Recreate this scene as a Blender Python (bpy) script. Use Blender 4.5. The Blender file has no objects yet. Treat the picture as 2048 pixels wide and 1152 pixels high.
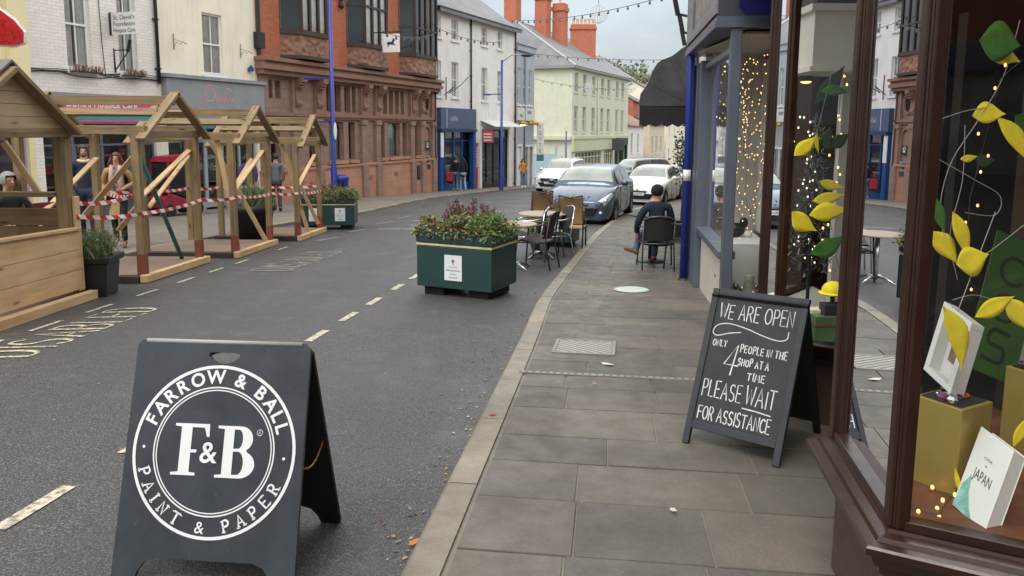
import bpy, bmesh, math, random
from mathutils import Matrix, Vector
random.seed(7)
SC = bpy.context.scene
COL = SC.collection
# ---------------------------------------------------------------- camera
F_PX, CX, CY, PITCH, ROLL, EYE, SLOPE = 1500.0, 1024.0, 455.0, math.radians(7.5), math.radians(.37), 1.6, .042
FW = Vector((0, math.cos(PITCH), -math.sin(PITCH)))
_r0 = Vector((1, 0, 0)); _u0 = Vector((0, math.sin(PITCH), math.cos(PITCH)))
RT = _r0*math.cos(ROLL) + _u0*math.sin(ROLL)
UP = -_r0*math.sin(ROLL) + _u0*math.cos(ROLL)
CAM = Vector((0, 0, EYE))
cd = bpy.data.cameras.new('camera'); cam = bpy.data.objects.new('camera', cd); COL.objects.link(cam)
cd.sensor_width = 36; cd.lens = 36*F_PX/2048
cd.shift_x = 0; cd.shift_y = -(576-CY)/2048
cd.clip_start = .05; cd.clip_end = 2000
cam.matrix_world = Matrix(((RT.x, UP.x, -FW.x, CAM.x), (RT.y, UP.y, -FW.y, CAM.y), (RT.z, UP.z, -FW.z, CAM.z), (0, 0, 0, 1)))
SC.camera = cam
# ---------------------------------------------------------------- sky, sun, exposure
SUN_EL, SUN_AZ = math.radians(58), math.radians(-150)
W = bpy.data.worlds.new('World'); SC.world = W; W.use_nodes = True
nt = W.node_tree; nt.nodes.clear()
def _n(t, **k):
    n = nt.nodes.new(t)
    for a, b in k.items(): setattr(n, a, b)
    return n
wo = _n('ShaderNodeOutputWorld'); bg = _n('ShaderNodeBackground'); bg.inputs[1].default_value = .1
sk = _n('ShaderNodeTexSky'); sk.sky_type = 'NISHITA'; sk.sun_disc = False
sk.sun_elevation = SUN_EL; sk.sun_rotation = SUN_AZ; sk.air_density = 1.5; sk.dust_density = 3
tc = _n('ShaderNodeTexCoord'); sp = _n('ShaderNodeSeparateXYZ'); nt.links.new(tc.outputs['Generated'], sp.inputs[0])
rp = _n('ShaderNodeValToRGB'); e = rp.color_ramp.elements     # overcast cloud layer, brighter overhead
e[0].position = 0; e[0].color = (.244, .272, .294, 1)
e[1].position = 1; e[1].color = (.88, .88, .88, 1)
x_ = rp.color_ramp.elements.new(.10); x_.color = (.26, .291, .313, 1)
x_ = rp.color_ramp.elements.new(.185); x_.color = (.278, .312, .336, 1)
x_ = rp.color_ramp.elements.new(.34); x_.color = (.86, .88, .90, 1)
nt.links.new(sp.outputs[2], rp.inputs[0])
mp = _n('ShaderNodeMapping'); mp.inputs['Scale'].default_value = (2.2, 2.2, 7)
nz = _n('ShaderNodeTexNoise'); nz.inputs['Scale'].default_value = 2.0; nz.inputs['Detail'].default_value = 5
nt.links.new(tc.outputs['Generated'], mp.inputs[0]); nt.links.new(mp.outputs[0], nz.inputs[0])
mr = _n('ShaderNodeMapRange'); mr.inputs[1].default_value = .3; mr.inputs[2].default_value = .7
mr.inputs[3].default_value = 11.2; mr.inputs[4].default_value = 16.4
nt.links.new(nz.outputs[0], mr.inputs[0])
vm = _n('ShaderNodeVectorMath', operation='SCALE'); nt.links.new(rp.outputs[0], vm.inputs[0]); nt.links.new(mr.outputs[0], vm.inputs['Scale'])
mx = _n('ShaderNodeMix', data_type='RGBA'); mx.inputs[0].default_value = .88; mx.clamp_factor = True
nt.links.new(sk.outputs[0], mx.inputs[6]); nt.links.new(vm.outputs[0], mx.inputs[7])
nt.links.new(mx.outputs[2], bg.inputs[0]); nt.links.new(bg.outputs[0], wo.inputs[0])
sd = bpy.data.lights.new('sun', 'SUN'); sun = bpy.data.objects.new('sun', sd); COL.objects.link(sun)
sd.energy = 1.0; sd.angle = math.radians(25); sd.color = (1, .96, .9)
_sv = Vector((math.sin(SUN_AZ)*math.cos(SUN_EL), math.cos(SUN_AZ)*math.cos(SUN_EL), math.sin(SUN_EL)))
sun.rotation_euler = _sv.to_track_quat('Z', 'Y').to_euler(); sun.location = (0, 0, 40)
SC.view_settings.view_transform = 'Standard'; SC.view_settings.look = 'None'
SC.view_settings.exposure = .78; SC.view_settings.gamma = 1
SC.cycles.max_bounces = 8; SC.cycles.transparent_max_bounces = 16
# ---------------------------------------------------------------- placing helpers
def gz(x, y, h=0): return -SLOPE*y + h
def ray(px, py): return FW + RT*((px-CX)/F_PX) - UP*((py-CY)/F_PX)
def G(px, py, h=0):
    d = ray(px, py); t = (h-EYE)/(d.z+SLOPE*d.y); return CAM + d*t
def Yd(px, py, y):
    d = ray(px, py); return CAM + d*(y/d.y)
def lerp(a, b, t): return a + (b-a)*t
# ---------------------------------------------------------------- mesh builder
class MB:
    def __init__(s, T=None): s.v = []; s.f = []; s.m = []; s.u = []; s.T = T
    def add(s, vs, fs, mi=0, uvw=None, T=None, auto=True):
        vs = [Vector(v) for v in vs]; ref = [Vector(v) for v in uvw] if uvw else vs
        ou, ov = random.random()*7, random.random()*7
        b = len(s.v)
        for f in fs:
            a = ref[f[0]]; n = Vector((0, 0, 0))
            for i in range(1, len(f)-1): n += (ref[f[i]]-a).cross(ref[f[i+1]]-a)
            ax = max(range(3), key=lambda k: abs(n[k]))
            i, j = ((1, 2), (0, 2), (0, 1))[ax]
            s.u.append([(ref[k][i]+ou, ref[k][j]+ov) for k in f])
            s.f.append([b+k for k in f]); s.m.append(mi)
        M = T if T is not None else s.T
        if T is not None and s.T is not None: M = s.T @ T
        s.v += [M @ v for v in vs] if M is not None else vs
        return s
    def box(s, x0, x1, y0, y1, z0, z1, mi=0, T=None):
        v = [(x, y, z) for z in (z0, z1) for y in (y0, y1) for x in (x0, x1)]
        return s.add(v, [(0, 2, 3, 1), (4, 5, 7, 6), (0, 1, 5, 4), (2, 6, 7, 3), (0, 4, 6, 2), (1, 3, 7, 5)], mi, T=T)
    def cbox(s, c, sz, R=None, mi=0):
        T = Matrix.Translation(c) @ (R.to_4x4() if R is not None else Matrix())
        return s.box(-sz[0]/2, sz[0]/2, -sz[1]/2, sz[1]/2, -sz[2]/2, sz[2]/2, mi, T)
    def bar(s, a, b, w, h, up=(0, 0, 1), mi=0):
        a, b = Vector(a), Vector(b); d = b-a; L = d.length; d.normalize(); up = Vector(up)
        if abs(d.dot(up)) > .98: up = Vector((0, 1, 0)) if abs(d.y) < .9 else Vector((1, 0, 0))
        y = up.cross(d).normalized(); z = d.cross(y)
        T = Matrix(((d.x, y.x, z.x, a.x), (d.y, y.y, z.y, a.y), (d.z, y.z, z.z, a.z), (0, 0, 0, 1)))
        return s.box(0, L, -w/2, w/2, -h/2, h/2, mi, T)
    def tube(s, pts, r, n=8, mi=0, closed=False, cap=True):
        pts = [Vector(p) for p in pts]; N = len(pts); rs = r if isinstance(r, (list, tuple)) else [r]*N
        vs = []; fs = []; up = None
        for i, p in enumerate(pts):
            if closed: t = pts[(i+1) % N]-pts[i-1]
            else: t = pts[min(i+1, N-1)]-pts[max(i-1, 0)]
            t.normalize()
            if up is None:
                up = Vector((0, 0, 1)) if abs(t.z) < .9 else Vector((1, 0, 0))
            x = (up - t*up.dot(t)).normalized(); up = x; y = t.cross(x)
            for k in range(n):
                a = 2*math.pi*k/n; vs.append(p + (x*math.cos(a)+y*math.sin(a))*rs[i])
        for i in range(N if closed else N-1):
            for k in range(n):
                a = i*n+k; b = i*n+(k+1) % n; j = (i+1) % N
                fs.append((a, b, j*n+(k+1) % n, j*n+k))
        if cap and not closed: fs += [tuple(range(n))[::-1], tuple((N-1)*n+k for k in range(n))]
        return s.add(vs, fs, mi)
    def prism(s, poly, z0, z1, mi=0, T=None):
        n = len(poly); v = [(x, y, z0) for x, y in poly] + [(x, y, z1) for x, y in poly]
        f = [tuple(range(n))[::-1], tuple(range(n, 2*n))] + [(i, (i+1) % n, n+(i+1) % n, n+i) for i in range(n)]
        return s.add(v, f, mi, T=T)
    def lathe(s, prof, n=16, mi=0, T=None, cap=True):
        v = [(r*math.cos(2*math.pi*k/n), r*math.sin(2*math.pi*k/n), z) for r, z in prof for k in range(n)]
        f = [(i*n+k, i*n+(k+1) % n, (i+1)*n+(k+1) % n, (i+1)*n+k) for i in range(len(prof)-1) for k in range(n)]
        if cap: f += [tuple(range(n))[::-1], tuple((len(prof)-1)*n+k for k in range(n))]
        return s.add(v, f, mi, T=T)
    def ell(s, c, r, n=12, m=8, mi=0, R=None, cut=None):
        c = Vector(c); v = [Vector((0, 0, -r[2]))]
        for i in range(1, m):
            a = -math.pi/2+math.pi*i/m
            v += [Vector((r[0]*math.cos(a)*math.cos(2*math.pi*k/n), r[1]*math.cos(a)*math.sin(2*math.pi*k/n), r[2]*math.sin(a))) for k in range(n)]
        v.append(Vector((0, 0, r[2])))
        f = [(0, 1+(k+1) % n, 1+k) for k in range(n)]
        for i in range(m-2):
            f += [(1+i*n+k, 1+i*n+(k+1) % n, 1+(i+1)*n+(k+1) % n, 1+(i+1)*n+k) for k in range(n)]
        b = 1+(m-2)*n; f += [(b+k, b+(k+1) % n, len(v)-1) for k in range(n)]
        if cut: f = [q for q in f if not all(cut(v[k]) for k in q)]
        if R is not None: v = [R @ p for p in v]
        return s.add([p+c for p in v], f, mi)
    def grid(s, fn, nu, nv, mi=0, closed_u=False):
        v = [fn(i/nu, j/nv) for i in range(nu+1) for j in range(nv+1)]
        f = [(i*(nv+1)+j, (i+1)*(nv+1)+j, (i+1)*(nv+1)+j+1, i*(nv+1)+j+1) for i in range(nu) for j in range(nv)]
        return s.add(v, f, mi)
    def stroke(s, pts, w, T, mi=0, z=0):
        # flat painted stroke along 2D points, mapped by T (a function or matrix)
        pts = [Vector((p[0], p[1])) for p in pts]; L = []; R = []
        for i, p in enumerate(pts):
            t = (pts[min(i+1, len(pts)-1)]-pts[max(i-1, 0)]).normalized(); nn = Vector((-t.y, t.x))
            L.append(p+nn*w/2); R.append(p-nn*w/2)
        t0 = (pts[1]-pts[0]).normalized()*w*.35; t1 = (pts[-1]-pts[-2]).normalized()*w*.35
        L[0] -= t0; R[0] -= t0; L[-1] += t1; R[-1] += t1
        f = T if callable(T) else (lambda x, y: T @ Vector((x, y, z)))
        v = [f(p.x, p.y) for p in L] + [f(p.x, p.y) for p in R]; n = len(L)
        return s.add(v, [(n+i, n+i+1, i+1, i) for i in range(n-1)], mi)
    def poly2(s, pts, T, mi=0, z=0):
        # filled, possibly concave 2D polygon mapped by T
        from mathutils.geometry import tessellate_polygon
        tri = tessellate_polygon([[Vector((p[0], p[1], 0)) for p in pts]])
        f = T if callable(T) else (lambda x, y: T @ Vector((x, y, z)))
        return s.add([f(p[0], p[1]) for p in pts], [tuple(t) for t in tri], mi)
    def mesh(s, me, T, mi=0):
        return s.add([T @ v.co for v in me.vertices], [tuple(p.vertices) for p in me.polygons], mi)
    def build(s, name, mats, parent=None, smooth=False, bevel=0, off=None, loc=None):
        me = bpy.data.meshes.new(name); me.from_pydata([tuple(v) for v in s.v], [], s.f)
        ul = me.uv_layers.new(name='UVMap'); fl = [c for u in s.u for p in u for c in p]
        ul.data.foreach_set('uv', fl)
        for m in (mats if isinstance(mats, (list, tuple)) else [mats]): me.materials.append(m)
        if any(s.m): me.polygons.foreach_set('material_index', s.m)
        if smooth: me.polygons.foreach_set('use_smooth', [True]*len(s.f))
        me.update(); o = bpy.data.objects.new(name, me); COL.objects.link(o)
        if bevel:
            b = o.modifiers.new('bevel', 'BEVEL'); b.width = bevel; b.segments = 2; b.limit_method = 'ANGLE'; b.angle_limit = math.radians(40)
        if parent: o.parent = parent
        if off: o.location = off
        if loc: o.location = loc
        return o
def thing(name, label, cat, loc=(0, 0, 0), rotz=0, group=None):
    o = bpy.data.objects.new(name, None); COL.objects.link(o); o.empty_display_size = .2
    o.location = loc; o.rotation_euler = (0, 0, rotz)
    return tag(o, label, cat, group)
def tag(o, label, cat, group=None):
    o['label'] = label; o['category'] = cat
    if group: o['group'] = group
    return o
def struct(o): o['kind'] = 'structure'; return o
def stuff(o): o['kind'] = 'stuff'; return o
def dup(root, loc, rotz, label=None):
    def rec(o, par):
        c = o.copy(); COL.objects.link(c)
        if par: c.parent = par
        for ch in list(o.children): rec(ch, c)
        return c
    r = rec(root, None); r.location = loc; r.rotation_euler = (0, 0, rotz)
    if label: r['label'] = label
    return r
_tc = {}
def text_me(txt, off=0, sx=1, spacing=1):
    k = (txt, off, spacing)
    if k in _tc: return _tc[k]
    cu = bpy.data.curves.new('t', 'FONT'); cu.body = txt; cu.size = 1; cu.align_x = 'CENTER'; cu.offset = off; cu.space_character = spacing; cu.resolution_u = 4
    ob = bpy.data.objects.new('t', cu); COL.objects.link(ob)
    me = bpy.data.meshes.new_from_object(ob.evaluated_get(bpy.context.evaluated_depsgraph_get()))
    COL.objects.unlink(ob); bpy.data.objects.remove(ob); _tc[k] = me
    return me
def put_text(mb, txt, size, T, mi=0, off=0, width=None, spacing=1):
    me = text_me(txt, off, spacing=spacing); xs = [v.co.x for v in me.vertices]; w = max(xs)-min(xs)
    s = size; sx = s if width is None else width/w
    return mb.mesh(me, T @ Matrix.Diagonal((sx, s, 1, 1)) @ Matrix.Translation((-(max(xs)+min(xs))/2, -.35, 0)), mi)
def plate(outer, holes, th):
    # flat plate with holes, from a filled 2D curve, thickness th centred on z=0
    cu = bpy.data.curves.new('p', 'CURVE'); cu.dimensions = '2D'; cu.fill_mode = 'BOTH'; cu.extrude = th/2
    for pl in [outer]+holes:
        sp = cu.splines.new('POLY'); sp.points.add(len(pl)-1); sp.use_cyclic_u = True
        for p, q in zip(sp.points, pl): p.co = (q[0], q[1], 0, 1)
    ob = bpy.data.objects.new('p', cu); COL.objects.link(ob)
    me = bpy.data.meshes.new_from_object(ob.evaluated_get(bpy.context.evaluated_depsgraph_get()))
    COL.objects.unlink(ob); bpy.data.objects.remove(ob)
    return me
def basis(o, x, y, z): return Matrix(((x[0], y[0], z[0], o[0]), (x[1], y[1], z[1], o[1]), (x[2], y[2], z[2], o[2]), (0, 0, 0, 1)))
# ---------------------------------------------------------------- materials
def lin(h):
    h = h.lstrip('#'); c = [int(h[i:i+2], 16)/255 for i in (0, 2, 4)]
    return tuple((v/12.92 if v <= .04045 else ((v+.055)/1.055)**2.4) for v in c)
def mul(c, k): return tuple(min(1, v*k) for v in c)
class NT:
    def __init__(s, name):
        s.m = bpy.data.materials.new(name); s.m.use_nodes = True; s.t = s.m.node_tree; s.t.nodes.clear()
        s.o = s.n('ShaderNodeOutputMaterial'); s.tc = s.n('ShaderNodeTexCoord')
    def n(s, t, **k):
        x = s.t.nodes.new(t)
        for a, b in k.items(): setattr(x, a, b)
        return x
    def l(s, a, b): s.t.links.new(a, b)
    def noise(s, scale, detail=4, coord='Object', vec=None, rough=.6):
        x = s.n('ShaderNodeTexNoise'); x.inputs['Scale'].default_value = scale; x.inputs['Detail'].default_value = detail; x.inputs['Roughness'].default_value = rough
        s.l(vec if vec is not None else s.tc.outputs[coord], x.inputs['Vector']); return x.outputs['Fac']
    def mapv(s, sc, coord='UV'):
        x = s.n('ShaderNodeMapping'); x.inputs['Scale'].default_value = sc; s.l(s.tc.outputs[coord], x.inputs['Vector']); return x.outputs[0]
    def ramp(s, f, stops):
        x = s.n('ShaderNodeValToRGB'); e = x.color_ramp.elements
        while len(e) < len(stops): e.new(.5)
        for i, (p, c) in enumerate(stops):
            e[i].position = p; e[i].color = (*c, 1) if len(c) == 3 else c
        s.l(f, x.inputs[0]); return x.outputs[0]
    def mix(s, f, a, b, mode='MIX'):
        x = s.n('ShaderNodeMix', data_type='RGBA', blend_type=mode)
        for sock, v in ((x.inputs[0], f), (x.inputs[6], a), (x.inputs[7], b)):
            if isinstance(v, bpy.types.NodeSocket): s.l(v, sock)
            elif isinstance(v, (int, float)): sock.default_value = v
            else: sock.default_value = (*v, 1)
        return x.outputs[2]
    def bump(s, h, strength=.3, dist=.01):
        x = s.n('ShaderNodeBump'); x.inputs['Strength'].default_value = strength; x.inputs['Distance'].default_value = dist
        s.l(h, x.inputs['Height']); return x.outputs[0]
    def pbr(s, col, rough=.6, metal=0, normal=None, coat=0, spec=None):
        b = s.n('ShaderNodeBsdfPrincipled')
        for nm, v in (('Base Color', col), ('Roughness', rough), ('Metallic', metal)):
            if isinstance(v, bpy.types.NodeSocket): s.l(v, b.inputs[nm])
            elif isinstance(v, (int, float)): b.inputs[nm].default_value = v
            else: b.inputs[nm].default_value = (*v, 1)
        if normal is not None: s.l(normal, b.inputs['Normal'])
        if coat: b.inputs['Coat Weight'].default_value = coat; b.inputs['Coat Roughness'].default_value = .05
        if spec is not None: b.inputs['Specular IOR Level'].default_value = spec
        s.l(b.outputs[0], s.o.inputs[0]); return s.m
_mc = {}
def mat(name, col, rough=.6, var=.12, scale=3, metal=0, bump=0, bscale=40, coat=0, spec=None, coord='Object'):
    if name in _mc: return _mc[name]
    if isinstance(col, str): col = lin(col)
    t = NT(name); f = t.noise(scale, 5, coord)
    c = t.ramp(f, [(.3, mul(col, 1-var)), (.7, mul(col, 1+var))])
    nrm = t.bump(t.noise(bscale, 3, coord), bump, .01) if bump else None
    rg = t.ramp(t.noise(scale*2.3, 3, coord), [(.3, (max(.02, rough-.07),)*3), (.7, (min(1, rough+.07),)*3)])
    _mc[name] = t.pbr(c, rg, metal, nrm, coat, spec); return _mc[name]
def emit(name, col, k):
    t = NT(name); e_ = t.n('ShaderNodeEmission'); e_.inputs[0].default_value = (*col, 1); e_.inputs[1].default_value = k
    t.l(e_.outputs[0], t.o.inputs[0]); return t.m
def wood(name, light, dark, sx=1.4, sy=22, rough=.62, knots=True, stain=.35):
    t = NT(name); v = t.mapv((sx, sy, 1)); f = t.noise(1.0, 6, vec=v)
    c = t.ramp(f, [(.28, dark), (.5, lerp_c(light, dark, .35)), (.72, light)])
    if knots:
        k = t.n('ShaderNodeTexVoronoi'); k.inputs['Scale'].default_value = 1; t.l(t.mapv((2.1, 7.5, 1)), k.inputs['Vector'])
        kk = t.ramp(k.outputs['Distance'], [(.05, (1, 1, 1)), (.16, (0, 0, 0))]); c = t.mix(kk, c, mul(dark, .35))
    st = t.ramp(t.noise(2.2, 4), [(.4, (0, 0, 0)), (.75, (stain,)*3)]); c = t.mix(st, c, mul(dark, .6))
    return t.pbr(c, rough, 0, t.bump(f, .15, .004))
def lerp_c(a, b, t): return tuple(x+(y-x)*t for x, y in zip(a, b))
def glassm(name, tint=(.93, .95, .95), k=1.0, rough=0.0, minr=.0):
    t = NT(name); tr = t.n('ShaderNodeBsdfTransparent'); tr.inputs[0].default_value = (*tint, 1)
    gl = t.n('ShaderNodeBsdfGlossy'); gl.inputs['Roughness'].default_value = rough; gl.inputs[0].default_value = (.95, .97, 1, 1)
    fr = t.n('ShaderNodeFresnel'); fr.inputs[0].default_value = 1.52
    mm = t.n('ShaderNodeMath', operation='MULTIPLY_ADD'); mm.inputs[1].default_value = 1.7*k; mm.inputs[2].default_value = minr; mm.use_clamp = True
    t.l(fr.outputs[0], mm.inputs[0]); ms = t.n('ShaderNodeMixShader'); t.l(mm.outputs[0], ms.inputs[0]); t.l(tr.outputs[0], ms.inputs[1]); t.l(gl.outputs[0], ms.inputs[2])
    t.l(ms.outputs[0], t.o.inputs[0]); return t.m
def plaster(name, col, dirt=.3, rough=.75, bump=.15):
    if name in _mc: return _mc[name]
    if isinstance(col, str): col = lin(col)
    t = NT(name); c = t.ramp(t.noise(1.2, 6), [(.3, mul(col, .9)), (.7, mul(col, 1.05))])
    v = t.mapv((3, 3, .35), 'Object'); st = t.ramp(t.noise(1.6, 6, vec=v), [(.5, (0, 0, 0)), (.78, (dirt,)*3)])
    c = t.mix(st, c, lerp_c(mul(col, .45), (.12, .11, .09), .4))
    _mc[name] = t.pbr(c, rough, 0, t.bump(t.noise(45, 3), bump, .01)); return _mc[name]
def bricks(name, c1, c2, mortar, bw=.215, bh=.075, msize=.012, rough=.85, dirt=.25, bump=.5, ramp2=None):
    t = NT(name); b = t.n('ShaderNodeTexBrick'); t.l(t.tc.outputs['UV'], b.inputs[0])
    b.inputs['Color1'].default_value = (*c1, 1); b.inputs['Color2'].default_value = (*c2, 1); b.inputs['Mortar'].default_value = (*mortar, 1)
    b.inputs['Scale'].default_value = 1; b.inputs['Brick Width'].default_value = bw; b.inputs['Row Height'].default_value = bh; b.inputs['Mortar Size'].default_value = msize; b.inputs['Bias'].default_value = 0
    c = t.mix(t.ramp(t.noise(1.1, 6), [(.45, (0, 0, 0)), (.8, (dirt,)*3)]), b.outputs[0], mul(c1, .35))
    c = t.mix(.5, c, t.ramp(t.noise(14, 4), [(.3, mul(c1, .7)), (.7, mul(c2, 1.25))]), 'SOFT_LIGHT')
    h = t.n('ShaderNodeMath', operation='SUBTRACT'); h.inputs[0].default_value = 1; t.l(b.outputs['Fac'], h.inputs[1])
    return t.pbr(c, rough, 0, t.bump(h.outputs[0], bump, .008))
# stroke lettering: capitals on a 1 x 1 cell (x to the right, y up)
def _arc(cx, cy, rx, ry, a0, a1, n=9): return [(cx+rx*math.cos(math.radians(a0+(a1-a0)*i/n)), cy+ry*math.sin(math.radians(a0+(a1-a0)*i/n))) for i in range(n+1)]
GL = {
 'A': [[(0, 0), (.4, 1), (.8, 0)], [(.15, .36), (.65, .36)]],
 'B': [[(0, 0), (0, 1)], [(0, 1), (.3, 1)]+_arc(.32, .76, .3, .24, 90, -90)+[(0, .52)], [(0, .52), (.34, .52)]+_arc(.36, .26, .34, .26, 90, -90)+[(0, 0)]],
 'C': [_arc(.42, .5, .42, .5, 50, 310, 14)],
 'D': [[(0, 0), (0, 1), (.25, 1)]+_arc(.27, .5, .45, .5, 90, -90, 12)+[(0, 0)]],
 'E': [[(.6, 1), (0, 1), (0, 0), (.6, 0)], [(0, .52), (.5, .52)]],
 'F': [[(.6, 1), (0, 1), (0, 0)], [(0, .52), (.5, .52)]],
 'G': [_arc(.42, .5, .42, .5, 50, 330, 14)+[(.8, .45), (.5, .45)]],
 'H': [[(0, 0), (0, 1)], [(.7, 0), (.7, 1)], [(0, .5), (.7, .5)]],
 'I': [[(.1, 0), (.1, 1)]],
 'J': [[(.5, 1), (.5, .25)]+_arc(.25, .25, .25, .25, 0, -170, 7)],
 'L': [[(0, 1), (0, 0), (.55, 0)]],
 'M': [[(0, 0), (.1, 1), (.45, .3), (.8, 1), (.9, 0)]],
 'N': [[(0, 0), (0, 1), (.7, 0), (.7, 1)]],
 'O': [_arc(.42, .5, .42, .5, 90, 450, 18)],
 'P': [[(0, 0), (0, 1), (.3, 1)]+_arc(.32, .74, .3, .26, 90, -90)+[(0, .48)]],
 'R': [[(0, 0), (0, 1), (.3, 1)]+_arc(.32, .75, .3, .25, 90, -90)+[(0, .5)], [(.3, .5), (.68, 0)]],
 'S': [_arc(.33, .75, .3, .25, 35, 270, 9)+_arc(.33, .25, .32, .25, 90, -145, 9)],
 'T': [[(0, 1), (.75, 1)], [(.375, 1), (.375, 0)]],
 'U': [[(0, 1), (0, .3)]+_arc(.35, .3, .35, .3, 180, 360, 9)+[(.7, 1)]],
 'V': [[(0, 1), (.38, 0), (.76, 1)]],
 'W': [[(0, 1), (.22, 0), (.48, .85), (.74, 0), (.98, 1)]],
 'Y': [[(0, 1), (.38, .5), (.76, 1)], [(.38, .5), (.38, 0)]],
 '4': [[(.55, 0), (.55, 1), (0, .32), (.85, .32)]],
 "'": [[(.1, 1), (.05, .75)]], '.': [[(.08, .0), (.14, .03)]],
}
GW = {k: max(p[0] for s in v for p in s) for k, v in GL.items()}
def write(mb, txt, x, y, h, w, th, T, mi=0, slant=0, jit=0, gap=.22, drop=0, rnd=random):
    # stroke text with its left baseline at (x,y), cap height h, total width w
    tot = sum((GW[c]+gap if c != ' ' else .5) for c in txt)-gap; k = w/tot; cx = x
    for c in txt:
        if c == ' ': cx += .5*k; continue
        hh = h*(1+rnd.uniform(-jit, jit)); dy = rnd.uniform(-jit, jit)*h*.5 + drop*(cx-x)/w
        for st in GL[c]:
            pts = [(cx+p[0]*k+slant*p[1]*hh, y+dy+p[1]*hh) for p in st]
            mb.stroke(pts, th*(1+rnd.uniform(-.15, .15)), T, mi)
        cx += (GW[c]+gap)*k
# ================================================================ materials
M_white = plaster('white_render', lin('#e9e6e0'), .3); M_cream = plaster('cream_render', lin('#efe6cf'), .25)
M_yellow = plaster('yellow_render', lin('#e9dcae'), .15); M_pgreen = plaster('pale_green_render', lin('#cecdb8'), .15)
M_greyr = plaster('grey_render', lin('#a9b0b6'), .15); M_beige = plaster('beige_render', lin('#d9cbb0'), .2)
M_wbrick = bricks('white_painted_brick', lin('#e6e1da'), lin('#dcd6ce'), lin('#cfc8c0'), .22, .078, .008, .8, .18, .35)
M_rbrick = bricks('orange_red_brick', lin('#bd8064'), lin('#ae7056'), lin('#9b7463'), .22, .075, .008, .85, .3)
M_chim = bricks('chimney_brick', lin('#c8876d'), lin('#ba775d'), lin('#a67f6e'), .22, .075, .01, .85, .2)
M_stone = bricks('pink_sandstone', lin('#a38c80'), lin('#9a8276'), lin('#857067'), .75, .32, .008, .85, .45, .3)
M_stone_lo = bricks('orange_sandstone', lin('#bd9884'), lin('#b48d79'), lin('#9b7d70'), .9, .34, .008, .85, .3, .3)
M_stone_trim = plaster('sandstone_trim', lin('#8d6a5a'), .5, .85, .5)
M_carved = None
t_ = NT('carved_sandstone'); v_ = t_.n('ShaderNodeTexVoronoi', feature='SMOOTH_F1'); v_.inputs['Scale'].default_value = 5.5; t_.l(t_.tc.outputs['Object'], v_.inputs['Vector'])
M_carved = t_.pbr(t_.ramp(t_.noise(3, 5), [(.3, lin('#7c5d4d')), (.7, lin('#9d7763'))]), .9, 0, t_.bump(v_.outputs['Distance'], 1, .12))
def slate(name, c):
    t = NT(name); b = t.n('ShaderNodeTexBrick'); t.l(t.tc.outputs['UV'], b.inputs[0])
    b.inputs['Color1'].default_value = (*c, 1); b.inputs['Color2'].default_value = (*mul(c, .8), 1); b.inputs['Mortar'].default_value = (*mul(c, .55), 1)
    b.inputs['Scale'].default_value = 1; b.inputs['Brick Width'].default_value = .3; b.inputs['Row Height'].default_value = .24; b.inputs['Mortar Size'].default_value = .012
    return t.pbr(t.mix(.6, b.outputs[0], t.ramp(t.noise(.8, 6), [(.3, mul(c, .6)), (.7, mul(c, 1.3))]), 'MIX'), .6, 0, t.bump(b.outputs['Fac'], .3, .01))
M_slate = slate('slate', lin('#77777a')); M_rtile = slate('red_tile', lin('#8f6a5c')); M_dtile = slate('dark_tile', lin('#5c5a58'))
M_wpaint = mat('white_paint', '#e6e6e2', .45, .05, 2); M_dgrey = mat('dark_grey_paint', '#4a4d52', .45, .1)
M_black = mat('black_metal', '#17181a', .45, .2); M_iron = mat('dark_iron', '#24262a', .5, .2)
M_blue = mat('royal_blue_paint', '#22348c', .4, .12, 4, bump=.05); M_navy = mat('navy_paint', '#23395f', .45, .1)
M_sblue = mat('shop_blue_paint', '#1f4a86', .45, .1); M_slateblue = mat('slate_blue_sign', '#4c5a75', .5, .08)
M_red = mat('red_paint', '#b3202c', .4, .1); M_pink = mat('pink_sign', '#e2427f', .5, .05); M_pinkl = mat('pink_lettering', '#d98a9c', .6, .1)
M_gsign = mat('grey_signboard', '#8d8f92', .55, .08, 2); M_dkbrown = mat('oriel_frame_brown', '#3a2b26', .5, .15)
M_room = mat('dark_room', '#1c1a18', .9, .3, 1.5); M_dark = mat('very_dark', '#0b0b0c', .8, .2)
M_curtain = mat('net_curtain', '#dcdcd8', .9, .12, 6); M_curt2 = mat('pale_green_curtain', '#a9b7a6', .9, .12, 4)
M_glass = glassm('window_glass'); M_farglass = None
t_ = NT('far_window_glass'); M_farglass = t_.pbr(t_.ramp(t_.noise(1.3, 3), [(.35, lin('#666c6f')), (.65, lin('#b0b2ae'))]), .08)
M_lead = mat('lead_flashing', '#8b8d90', .6, .15)
M_yelgr = mat('lime_yellow_paint', '#b9b52a', .5, .1); M_teal = mat('teal_paint', '#3e7f86', .5, .1)
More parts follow.
